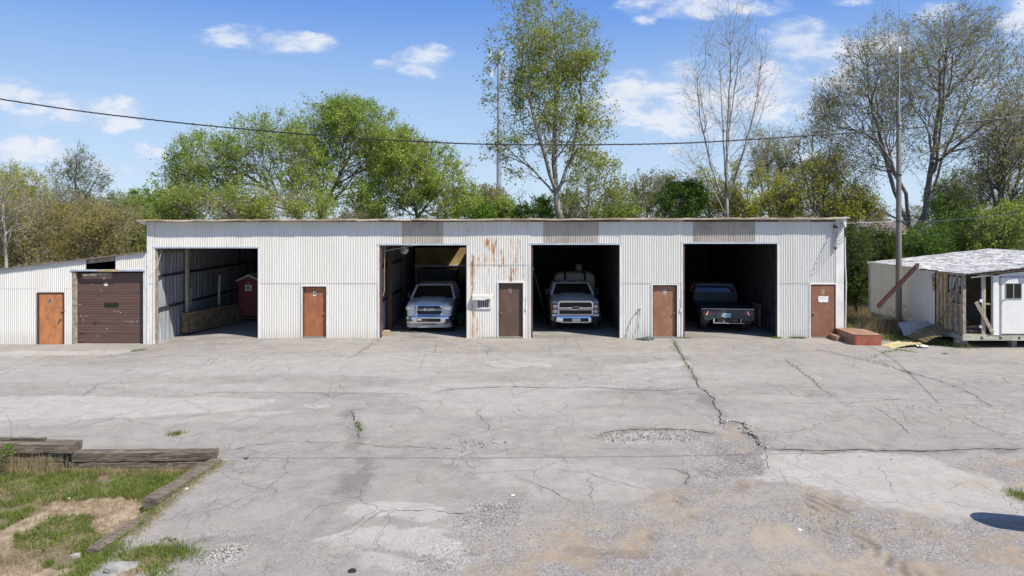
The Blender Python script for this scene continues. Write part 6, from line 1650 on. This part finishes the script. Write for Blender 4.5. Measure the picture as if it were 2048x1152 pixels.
def tubes(A, B, ra, rb, ns):
    n = len(A); d = B - A; d /= (np.linalg.norm(d, axis=1)[:, None] + 1e-9)
    ref = np.where(np.abs(d[:, 2:3]) < .9, np.array([[0, 0, 1.0]]), np.array([[1.0, 0, 0]]))
    a = np.cross(d, ref); a /= np.linalg.norm(a, axis=1)[:, None] + 1e-9; b = np.cross(d, a)
    an = np.arange(ns) * 2 * PI / ns
    ring = a[:, None, :] * np.cos(an)[None, :, None] + b[:, None, :] * np.sin(an)[None, :, None]
    V = np.concatenate([A[:, None, :] + ring * ra[:, None, None], B[:, None, :] + ring * rb[:, None, None]], 1).reshape(-1, 3)
    i = np.arange(n)[:, None, None] * 2 * ns; j = np.arange(ns); jn = (j + 1) % ns
    F = (i + np.stack([j, jn, jn + ns, j + ns], 1)[None]).reshape(-1, 4)
    return V, F
def tree(name, label, Y, trunks, ells, n, bark_, leaf_=None, nleaf=0, lsize=.1, seed=0, r0=.010, k=.35, ang=1.2, seg=.6, shell=.5, clump=0.0, twigs=3, twl=.7, up=0.0, zb=0.0, e=2.3, depth=1.0, group=None, leafsp=.25, cat='tree', wig=.10, droop=0.0, trmin=None):
    """trunks: lists of (px, py[, dy]) at distance Y; ells: (px, py, rx, ry, weight) in photo pixels"""
    rng = np.random.RandomState(seed + 100); s = Y / FPX
    def w3(t): return (X_(t[0], Y), Y + (t[2] if len(t) > 2 else 0), Z_(t[1], Y))
    T = [[w3(p) for p in tr] for tr in trunks]; 
    if zb is not None: T[0][0] = (T[0][0][0], T[0][0][1], zb)
    E = [(X_(e_[0], Y), Y + (e_[5] if len(e_) > 5 else 0), Z_(e_[1], Y), e_[2] * s, min(e_[2], e_[3] * 1.6) * s * depth, e_[3] * s, e_[4]) for e_ in ells]
    pts = ell(E, n, rng, shell, clump, seed)
    P, par, D, nt = skeleton(T, pts, rng, k, ang, seg, wig, up)
    r, kids = radii(par, r0, e)
    root = thing(name, label, cat, tuple(T[0][0]), group=group)
    O = np.array(T[0][0])
    idx = np.where(par >= 0)[0]
    A = P[par[idx]]; B = P[idx]; rb = r[idx]; ra = np.minimum(r[par[idx]], rb * 1.25 + .002)
    if trmin: 
        isT = idx < nt; f = np.clip(1 - np.arange(len(idx)) / max(1, nt), 0, 1); 
    Vs, Fs, off = [], [], 0
    for lo, hi, ns in ((0, .02, 3), (.02, .07, 5), (.07, 9, 9)):
        kk = (rb >= lo) & (rb < hi)
        if kk.any():
            V, F = tubes(A[kk] - O, B[kk] - O, ra[kk], rb[kk], ns); Vs.append(V); Fs.append(F + off); off += len(V)
    link('trunk', mesh_np('trunk', np.concatenate(Vs), np.concatenate(Fs), True), M[bark_], root)
    # twigs
    src = np.where((kids <= 1) & (np.arange(len(P)) >= nt) & (r < r0 * 2.6))[0]
    tips = None
    if twigs and len(src):
        base = np.repeat(src, twigs); m = len(base)
        d = D[base] * .8 + rng.randn(m, 3) * .62 + np.array([0, 0, .25 - droop]); d /= np.linalg.norm(d, axis=1)[:, None]
        l = twl * (.35 + .8 * rng.rand(m)); a = P[base]; mid = a + d * l[:, None] * .5 + rng.randn(m, 3) * .04 * twl
        d2 = d + rng.randn(m, 3) * .35 + np.array([0, 0, .1 - droop]); tip = mid + d2 * l[:, None] * .5
        V1, F1 = tubes(a - O, tip - O, np.full(m, r0 * .60), np.full(m, r0 * .28), 3)
        link('twigs', mesh_np('twigs', V1, F1), M[bark_], root)['kind'] = 'stuff'
        tips = (a, tip)
    if leaf_ and nleaf:
        if tips is not None:
            tp = tips[1]; cw_ = vnoise(tp[:, 0] * 1.1 + tp[:, 1] * .5 + seed, tp[:, 2] * 1.1, 7) * .6 + vnoise(tp[:, 0] * 2.6, tp[:, 2] * 2.6 + tp[:, 1], 9) * .4
            cw_ = np.clip(cw_ - .18, .03, 1) ** 1.3; j = rng.choice(len(tp), nleaf, p=cw_ / cw_.sum())
            t = rng.rand(nleaf)[:, None] ** .7; c = tips[0][j] * (1 - t) + tips[1][j] * t
        else: c = P[src[rng.randint(len(src), size=nleaf)]]
        c = c + rng.randn(nleaf, 3) * leafsp * .4 - O
        sz = lsize * (.4 + 1.1 * rng.rand(nleaf) ** 1.6); u = rng.randn(nleaf, 3); u /= np.linalg.norm(u, axis=1)[:, None]
        v = np.cross(u, rng.randn(nleaf, 3)); v /= np.linalg.norm(v, axis=1)[:, None]
        u = u * sz[:, None] * 1.12; v = v * sz[:, None] * .80
        V = np.stack([c - u * .5, c + u * .5 + v * .3, c - u * .1 + v], 1).reshape(-1, 3)
        F = np.arange(nleaf * 3).reshape(-1, 3)
        link('crown', mesh_np('crown', V, F), M[leaf_], root)['kind'] = 'stuff'
    return root
def copy_tree(src, loc, rot, sc, label=None):
    r = src.copy(); COL.objects.link(r); r.location = loc; r.rotation_euler = (0, 0, rot); r.scale = sc
    if label: r['label'] = label
    for ch in src.children:
        c = ch.copy(); COL.objects.link(c); c.parent = r
    return r
# 1 the tall cottonwood in the middle
tree('cottonwood_tree', 'tallest tree in the middle, loose olive-gold leaves, its trunk rising behind the roof', 46,
     [[(1126, 560), (1120, 437), (1112, 380), (1108, 330), (1110, 250, .5), (1116, 150, .3), (1108, 50), (1100, -30)], [(1112, 390), (1085, 300, -1), (1062, 220, -1), (1040, 120, -.5), (1030, 40)], [(1114, 385), (1150, 300, 1), (1165, 200, 1), (1160, 90, .5)], [(1120, 400), (1060, 330, 1), (1000, 300, 1.5), (975, 290, 1)], [(1110, 320), (1155, 260, -1), (1200, 230, -1)]],
     [(1085, 85, 105, 100, 3), (1050, 170, 85, 95, 2), (1130, 160, 80, 120, 2), (1100, 255, 95, 75, 1.8), (1175, 245, 60, 60, 1.0), (1000, 295, 48, 36, .4), (1160, 110, 60, 60, .7), (1050, -20, 70, 50, .5), (1170, 330, 40, 50, .4), (1050, 345, 30, 35, .15)],
     1500, 'bark_cotton', 'leaf_cotton', 36000, .135, seed=1, r0=.0105, k=.30, twigs=3, twl=.8, clump=.22, leafsp=.4, e=2.05)
tree('young_cottonwood_tree', 'smaller loose-leaved tree just right of the tall middle tree', 50,
     [[(1176, 560), (1174, 437), (1178, 400), (1174, 340), (1182, 280)], [(1176, 420), (1205, 370), (1225, 330)]], [(1185, 350, 55, 55, 1), (1150, 390, 40, 35, .4), (1215, 390, 35, 35, .4)],
     350, 'bark_cotton', 'leaf_cotton', 5500, .14, seed=2, r0=.009, twl=.7, clump=.25, leafsp=.4)
# 2 the tall bare white-limbed tree
tree('bare_sycamore_tree', 'tall nearly bare tree with pale upswept limbs behind the roof, right of the middle', 48,
     [[(1452, 560), (1455, 437), (1452, 360), (1455, 250), (1462, 130), (1458, 30), (1455, -20)], [(1455, 420), (1430, 330, 1), (1408, 230, 1), (1395, 120, .6)], [(1455, 400), (1480, 300, -1), (1505, 200, -1), (1520, 90, -.5)], [(1452, 380), (1470, 260, 1.4), (1485, 140, 1.2), (1490, 40, 1)], [(1453, 430), (1405, 360, -1), (1382, 300, -1)], [(1450, 350), (1432, 220, -1.4), (1428, 100, -1)]],
     [(1458, 90, 85, 110, 2), (1400, 180, 45, 90, 1), (1515, 160, 50, 90, 1), (1455, 240, 90, 70, 1.2), (1390, 320, 45, 50, .6), (1520, 300, 50, 50, .5)],
     1100, 'bark_white', 'leaf_pale', 1200, .08, seed=3, r0=.0080, k=.16, ang=2.6, twigs=2, twl=.9, up=3.0, e=2.25, wig=.06)
# 3 the great spreading elm at the right
tree('spreading_elm_tree', 'huge spreading tree with dark forking limbs and thin pale buds behind the trailer', 41,
     [[(1806, 610), (1812, 500), (1826, 470), (1850, 430), (1868, 370, .5), (1885, 290, .8), (1890, 200, .5), (1880, 100, 0)],
      [(1812, 505), (1800, 440, -1), (1780, 390, -1.6), (1745, 330, -2), (1700, 270, -2.4), (1672, 210, -2)], [(1826, 470), (1815, 380, 1.5), (1800, 280, 2), (1775, 180, 2.2), (1760, 100, 1.5)],
      [(1835, 455), (1890, 425, -1), (1950, 390, -2), (2010, 360, -2.5), (2080, 330, -2)], [(1868, 380), (1920, 300, 1.5), (1965, 210, 1.7), (1985, 120, 1)], [(1880, 320), (1930, 260, -1.5), (2000, 200, -2), (2050, 150, -2)],
      [(1800, 440), (1745, 400, 1.5), (1690, 380, 2), (1640, 350, 2)], [(1870, 340), (1845, 230, -2), (1840, 120, -2.5), (1845, 50, -2)]],
     [(1830, 130, 150, 110, 3), (1730, 220, 105, 100, 2.2), (1940, 150, 115, 115, 2.6), (1830, 270, 130, 90, 1.6), (1990, 270, 110, 90, 1.5), (1700, 330, 85, 60, .9), (1920, 60, 80, 50, 1.2), (1660, 250, 50, 60, .6), (1950, 380, 80, 40, .5), (1740, 110, 60, 50, .7), (1790, 170, 70, 90, 1.2), (1660, 200, 45, 50, .6)],
     4200, 'bark_ash', 'leaf_pale', 34000, .095, seed=4, r0=.0090, k=.22, ang=1.4, twigs=5, twl=.8, e=2.32, shell=.42)
# 4 the rounded green group left of the middle
tree('wide_green_tree', 'wide low tree with sparse light-green leaves, left part of the green group behind the roof', 43,
     [[(640, 640), (600, 437), (560, 400), (500, 360, 1), (430, 320, 1), (380, 290, .5)], [(600, 437), (620, 380), (640, 320), (650, 260)], [(580, 420), (520, 400, -1.5), (440, 400, -2), (370, 370, -2)], [(560, 400), (540, 330, -1), (530, 270, -1), (540, 230, -1)]],
     [(430, 320, 95, 60, 2), (540, 290, 90, 70, 2), (500, 370, 150, 50, 1.6), (380, 370, 70, 45, 1), (600, 350, 70, 80, 1)],
     1700, 'bark_grey', 'leaf_spring', 42000, .105, seed=5, r0=.0085, twigs=3, twl=.7, shell=.45)
tree('domed_green_tree', 'tallest of the green group, domed, with one leaning pale limb', 47,
     [[(690, 620), (640, 437), (665, 380), (690, 330), (720, 280), (745, 240)], [(640, 430), (615, 350, 1), (610, 280, 1), (640, 230, 1)], [(670, 370), (740, 340, -1.5), (790, 300, -1.5), (820, 270, -1)], [(660, 400), (700, 390, 1.5), (750, 360, 2)]],
     [(690, 265, 110, 60, 2.5), (640, 300, 80, 60, 1.2), (760, 310, 90, 60, 1.6), (690, 360, 130, 60, 1.6), (690, 225, 60, 28, .8)],
     2000, 'bark_grey', 'leaf_spring', 70000, .108, seed=6, r0=.009, twigs=3, twl=.7, shell=.45)
tree('dense_green_tree', 'denser brighter green tree at the right of the green group', 42,
     [[(830, 620), (835, 437), (825, 390), (815, 340), (820, 290)], [(835, 437), (870, 390), (900, 350)], [(830, 420), (790, 380, 1), (770, 340, 1)], [(832, 430), (850, 370, -1), (860, 320, -1)]],
     [(845, 350, 95, 62, 2), (800, 305, 60, 50, 1), (885, 395, 75, 50, 1.4), (780, 400, 80, 42, 1.2)],
     1400, 'bark_dark', 'leaf_mid', 52000, .105, seed=7, r0=.008, twigs=3, twl=.55, shell=.5)
tree('thorny_thicket_tree', 'brown leafless tangle low behind the roof at the left of the green group', 38,
     [[(480, 600), (470, 437), (440, 410), (390, 395)], [(470, 440), (520, 400), (580, 390)], [(475, 460), (480, 400), (490, 370)]], [(470, 412, 130, 34, 2), (380, 405, 60, 34, 1), (590, 410, 80, 36, 1)],
     1100, 'bark_tan', 'leaf_mid', 20000, .10, seed=8, r0=.008, twigs=4, twl=.6)
# 5 left: bald-cypress-like tree and the brushy belt
tree('conical_cypress_tree', 'narrow conical grey-green tree standing above the brush at the left', 62,
     [[(155, 560), (155, 437), (153, 380), (152, 330), (156, 286)], [(154, 420), (180, 380), (205, 345)], [(154, 430), (120, 380), (108, 345)], [(154, 400), (190, 400), (235, 395)]],
     [(156, 330, 26, 42, 1), (152, 385, 48, 42, 1.2), (200, 360, 18, 26, .4), (112, 350, 14, 26, .3), (160, 430, 80, 40, 1), (230, 405, 22, 18, .25)],
     700, 'bark_ash', 'leaf_grey', 8000, .12, seed=9, r0=.011, k=.25, twl=.8, up=1)
tree('round_bright_tree', 'small bright green rounded tree beside the left end of the long roof', 60,
     [[(288, 560), (288, 440), (286, 410)], [(288, 440), (300, 405)]], [(282, 410, 30, 30, 1), (300, 420, 34, 30, 1), (330, 425, 40, 20, .5)], 260, 'bark_grey', 'leaf_bright', 6500, .17, seed=10, twl=.6)
BR_ = [(-70, 34, 430, 90, 70, 'leaf_olive', 'bark_white'), (30, 44, 400, 80, 75, 'leaf_yellow', 'bark_tan'), (60, 36, 450, 95, 60, 'leaf_olive', 'bark_tan'), (150, 40, 455, 90, 60, 'leaf_olive', 'bark_tan'),
       (215, 37, 460, 75, 52, 'leaf_olive', 'bark_tan'), (280, 41, 465, 50, 50, 'leaf_spring', 'bark_grey'), (100, 50, 420, 70, 50, 'leaf_grey', 'bark_ash'), (250, 52, 430, 60, 42, 'leaf_spring', 'bark_grey'), (-5, 52, 385, 60, 60, 'leaf_yellow', 'bark_ash'), (340, 44, 440, 60, 36, 'leaf_spring', 'bark_grey')]
BL_ = ['brushy shrub tree half outside the left edge', 'yellowish taller bush at the far left edge', 'olive brown bush above door 5', 'olive brown bush above the brown roll-up door',
       'tan twiggy bush right above the shed roof gap', 'greener bush touching the left end of the long building', 'grey-green bush below the conical tree', 'green bush behind the left corner of the long roof', 'pale yellow treetop at the upper left', 'low green bush peeping over the left end of the long roof']
for i, (a, Y, c, rx, ry, lf, bk_) in enumerate(BR_):
    tree('brush_tree', BL_[i], Y, [[(a + 5, 600), (a, c + ry * .8), (a - 8, c)], [(a, c + ry * .9), (a + 30, c + 10), (a + 36, c - 20)], [(a, c + ry), (a - 32, c + 12), (a - 40, c - 15)], [(a + 2, c + ry * 1.1), (a + 10, c, 1.5), (a + 14, c - ry * .5, 2)]],
         [(a, c, rx, ry, 2), (a + rx * .3, c - ry * .3, rx * .5, ry * .6, .7), (a - rx * .4, c + ry * .5, rx * .7, ry * .7, 1), (a, c + ry * 1.15, rx * 1.1, ry * .7, 1.2)], 1000, bk_, lf, 17000 if Y < 45 else 11000, .085, seed=20 + i, r0=.008, twigs=4, twl=.5, up=1.5, k=.2, group='brush behind the shed', shell=.6)
tree('pale_bark_tree', 'slim tree with whitish bark at the very left edge above the shed', 33, [[(15, 640), (12, 520), (8, 440), (0, 380), (-6, 350)], [(12, 500), (30, 430), (45, 390)], [(10, 470), (-20, 420)]], [(10, 400, 45, 55, 1), (30, 450, 40, 40, .5)], 240, 'bark_white', 'leaf_yellow', 900, .07, seed=40, twl=.5)
# 6 yellow-green belt behind the right half of the roof
YG = [(1420, 52, 385, 55, 50, 'leaf_yellow'), (1500, 50, 375, 62, 62, 'leaf_yellow'), (1575, 41, 385, 58, 46, 'leaf_yellow'), (1650, 40.5, 368, 60, 66, 'leaf_yellow'), (1712, 40, 405, 45, 40, 'leaf_yellow'), (1540, 55, 310, 60, 60, 'leaf_pale'), (1630, 53, 300, 62, 70, 'leaf_pale')]
YL = ['yellow-green tree just right of the deep green round tree', 'yellow-green tree under the bare pale tree', 'yellow-green tree above the fourth bay', 'tall yellow-green tree above door 1', 'yellow-green tree over the right corner of the long building', 'taller pale thin tree behind the yellow-green ones, left', 'taller pale thin tree behind the yellow-green ones, right']
for i, (a, Y, c, rx, ry, lf) in enumerate(YG):
    tree('yellow_green_tree', YL[i], Y, [[(a + 4, 600), (a, 440), (a - 6, c + 10), (a - 2, c - ry * .7)], [(a, 436), (a + 30, c), (a + 38, c - ry * .5)], [(a, 438), (a - 32, c + 5), (a - 38, c - ry * .4)], [(a, 430), (a + 8, c, 1.6), (a + 12, c - ry * .6, 2)]],
         [(a, c, rx, ry, 2), (a + 20, c + ry * .6, rx, ry * .6, 1), (a - 22, c + ry * .6, rx, ry * .6, 1)], 760, 'bark_ash', lf, 7000 if Y < 42 else 10000, .105, depth=.55, clump=.3, seed=50 + i, r0=.010, twigs=3, twl=.55, up=.8, k=.22, group='yellow-green trees behind the right half of the roof', shell=.5)
tree('deep_green_tree', 'small deep green rounded tree over the roof left of the bare pale tree', 50, [[(1362, 600), (1362, 440), (1360, 410)], [(1362, 440), (1385, 400)], [(1362, 440), (1340, 405)]], [(1345, 400, 34, 34, 1), (1378, 392, 34, 34, 1), (1365, 425, 50, 26, 1)], 330, 'bark_dark', 'leaf_deep', 9000, .16, seed=61, twl=.5)
tree('small_deep_green_tree', 'small deep green leafy bush over the roof left of the cottonwood trunk', 52, [[(1070, 600), (1070, 440), (1066, 420)], [(1070, 445), (1088, 420)]], [(1078, 415, 24, 20, 1), (1056, 426, 30, 16, 1), (1092, 430, 20, 14, .5)], 200, 'bark_dark', 'leaf_deep', 4600, .15, seed=62, twl=.45)
tree('bare_twig_tree', 'thin bare crooked sapling beside the small deep green bush', 50, [[(1046, 600), (1046, 440), (1040, 405), (1036, 375)], [(1046, 430), (1052, 400)]], [(1042, 395, 12, 20, 1)], 22, 'bark_dark', None, 0, .1, seed=63, twigs=2, twl=.4)
BG = [(1295, 66, 388, 55, 46, 'leaf_far', 'bark_tan', 'tan-olive domed tree behind the roof between the middle tree and the deep green one'), (1235, 64, 412, 48, 28, 'leaf_spring', 'bark_grey', 'low spring-green tree left of the tan-olive domed tree'), (985, 66, 402, 34, 30, 'leaf_olive', 'bark_tan', 'tan-brown little tree right behind the foot of the tower'), (945, 58, 415, 45, 28, 'leaf_bright', 'bark_grey', 'green bush left of the tower foot'),
      (1010, 62, 418, 30, 22, 'leaf_spring', 'bark_grey', 'green bush right of the tower foot'), (1140, 70, 408, 50, 32, 'leaf_grey', 'bark_ash', 'grey bare-topped tree behind the cottonwood trunk'), (1330, 72, 372, 40, 36, 'leaf_far', 'bark_tan', 'hazy brown tree peeping above the deep green tree')]
for i, (a, Y, c, rx, ry, lf, bk_, lb) in enumerate(BG):
    tree('background_tree', lb, Y, [[(a, 560), (a, 440), (a, c)], [(a, 445), (a + rx * .5, c)], [(a, 445), (a - rx * .5, c)]], [(a, c, rx, ry, 1), (a, c + ry * .6, rx * 1.1, ry * .6, .7)], 420, bk_, lf, 7000, .15, seed=70 + i, r0=.010, twigs=3, twl=.7)
# 7 right-hand edge: dark trees and understorey
RT = [(2010, 38, 320, 60, 130, 'leaf_pale', 'bark_dark', 'dark many-stemmed tree at the right edge', 1100, 9000), (2080, 44, 230, 90, 130, 'leaf_pale', 'bark_dark', 'tall tree mostly beyond the right edge', 900, 9000), (1925, 47, 400, 60, 60, 'leaf_spring', 'bark_dark', 'bushy green tree behind the trailer ridge', 600, 9000)]
for i, (a, Y, c, rx, ry, lf, bk_, lb, n, nl) in enumerate(RT):
    tree('edge_tree', lb, Y, [[(a, 600), (a - 4, 470), (a - 12, c), (a - 10, c - ry * .7)], [(a - 4, 470), (a + 30, c + 20), (a + 40, c - ry * .5)], [(a - 4, 460), (a - 36, c + 30), (a - 30, c - 20)]], [(a, c, rx, ry, 1)], n, bk_, lf, nl, .09, seed=80 + i, r0=.012, twigs=3, twl=.7, up=1)
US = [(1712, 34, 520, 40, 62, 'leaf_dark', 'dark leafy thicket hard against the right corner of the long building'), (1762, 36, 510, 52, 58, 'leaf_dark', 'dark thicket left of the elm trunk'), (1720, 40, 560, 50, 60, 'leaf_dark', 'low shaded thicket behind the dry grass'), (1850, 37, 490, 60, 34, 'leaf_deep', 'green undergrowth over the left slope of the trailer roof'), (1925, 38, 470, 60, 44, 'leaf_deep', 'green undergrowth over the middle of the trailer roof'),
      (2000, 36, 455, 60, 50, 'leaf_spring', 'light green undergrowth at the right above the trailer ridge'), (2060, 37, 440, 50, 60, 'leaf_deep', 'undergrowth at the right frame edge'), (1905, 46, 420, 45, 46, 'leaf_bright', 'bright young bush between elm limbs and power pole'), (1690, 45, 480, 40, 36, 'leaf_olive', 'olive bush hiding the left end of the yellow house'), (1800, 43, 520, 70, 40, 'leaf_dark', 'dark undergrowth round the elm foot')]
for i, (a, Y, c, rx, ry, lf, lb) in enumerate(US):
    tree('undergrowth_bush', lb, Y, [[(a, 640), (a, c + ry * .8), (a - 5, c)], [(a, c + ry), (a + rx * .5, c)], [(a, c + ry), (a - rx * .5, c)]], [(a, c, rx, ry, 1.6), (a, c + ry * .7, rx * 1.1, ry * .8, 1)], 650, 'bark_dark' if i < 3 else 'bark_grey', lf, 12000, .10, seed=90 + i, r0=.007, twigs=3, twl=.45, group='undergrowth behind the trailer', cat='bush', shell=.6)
# leafy weed at the left edge by the ties
tree('leafy_shrub', 'green shrub at the left frame edge against the wall of ties', 12.9, [[(-20, 960), (-12, 930), (-8, 905)], [(-18, 945), (2, 915)]], [(-12, 915, 30, 26, 1), (-18, 940, 34, 22, 1)], 160, 'bark_tan', 'leaf_bright', 3600, .028, seed=110, r0=.003, twigs=3, twl=.12, seg=.08, zb=-.25, leafsp=.05, cat='bush', wig=.05)
tree('dead_weed', 'bare dead stalks rising behind the topmost tie', 13.9, [[(22, 895), (24, 870), (18, 830)], [(24, 880), (60, 868), (75, 862)]], [(24, 850, 12, 22, 1), (55, 868, 20, 6, .5)], 16, 'bark_tan', None, 0, .1, seed=111, r0=.0035, twigs=1, twl=.12, seg=.08, zb=.0, cat='weed')
tree('dead_briar', 'tangle of bare brown briars at the foot of the pole', 27.4, [[(1800, 670), (1800, 640), (1795, 625)], [(1800, 650), (1775, 625)], [(1800, 650), (1815, 625)]], [(1775, 628, 26, 16, 1), (1812, 632, 14, 22, 1)], 110, 'bark_dark', None, 0, .1, seed=112, r0=.004, twigs=3, twl=.28, seg=.15, cat='bush')
# 8 the far belt, two kinds repeated
far = []
for i in range(3):
    t = tree('far_tree', 'hazy low tree of the distant belt beyond the yard', 100, [[(1024 + i, 470), (1024, 430), (1024, 405)], [(1024, 450), (1045, 415)], [(1024, 450), (1003, 415)]], [(1024, 415, 46, 34, 1), (1024, 440, 55, 26, 1)], 520, 'bark_tan', 'leaf_far', 10000, .19, seed=120 + i, r0=.013, twigs=3, twl=.9, zb=-.4, group='trees of the distant belt')
    far.append(t)
q = random.Random(77); k = 0
for X in np.arange(-82, 84, 5.2):
    Yf = q.uniform(86, 118)
    p = (float(X) + q.uniform(-2, 2), Yf, -.4); sc = q.uniform(.62, .92); sc = (sc * 1.5, sc * 1.2, sc * q.uniform(.8, 1.1))
    if k < 3: o = far[k]; o.location = p; o.rotation_euler = (0, 0, q.uniform(0, 6)); o.scale = sc
    else: copy_tree(far[k % 3], p, q.uniform(0, 6), sc)
    k += 1

# ------------------------------------------------------------------ yellow house beyond the trees
hY = 58.0; h0, h1 = X_(1700, hY), X_(1860, hY) + 7
ho = thing('yellow_house', 'low yellow house with a brown roof half hidden behind the right-hand trees', 'house', (h0, hY, -.4))
ze = Z_(468, hY)
for i in range(16):
    xa = h0 + (h1 - h0) * i / 16; MB().box(xa + .02, h0 + (h1 - h0) * (i + 1) / 16 - .0, hY + .0, hY + .06, -.4, ze).build('wall_panel', M['house_yellow'], ho)
MB().box(h0, h1, hY + .065, hY + 8, -.4, ze).build('body', M['house_yellow'], ho)
MB().hexa([(h0 - .5, hY - .6, ze), (h1 + .5, hY - .6, ze), (h1 + .5, hY + 8.6, ze), (h0 - .5, hY + 8.6, ze), (h0 + 1.5, hY + 3.9, Z_(441, hY + 4)), (h1 - 1.5, hY + 3.9, Z_(441, hY + 4)), (h1 - 1.5, hY + 4.1, Z_(441, hY + 4)), (h0 + 1.5, hY + 4.1, Z_(441, hY + 4))]).build('roof', M['house_roof'], ho)
MB().box(h0 - .5, h1 + .5, hY - .64, hY - .605, ze - .1, ze + .1).build('fascia', M['trim'], ho)
for a in (1772, 1840, 1905):
    x = X_(a, hY); f = MB().box(x - .45, x + .45, hY - .05, hY - .005, ze - 1.35, ze - .2).build('window', M['trim'], ho)
    for s in (-1, 1): MB().box(x + (s - 1) * .19 + .02, x + (s + 1) * .19 - .02, hY - .07, hY - .052, ze - 1.28, ze - .27).build('pane', M['glass_dark'], f)
wt = thing('white_shed', 'small white-roofed outbuilding between the long building corner and the yellow house', 'shed', (X_(1697, 50), 50, -.3))
wa, wb_ = X_(1684, 50), X_(1708, 50)
MB().box(wa, wb_, 50, 51.5, -.3, Z_(474, 50)).build('wall', M['trim'], wt)
MB().box(wa + .2, wb_ - .25, 49.96, 49.995, Z_(500, 50), Z_(478, 50)).build('door', M['trim_blue'], wt)
MB().prism([(wa - .2, Z_(474, 50)), (wb_ + .2, Z_(474, 50)), (wb_ + .2, Z_(472, 50)), ((wa + wb_) / 2, Z_(456, 50)), (wa - .2, Z_(472, 50))], 49.8, 51.7).build('roof', M['trim'], wt)
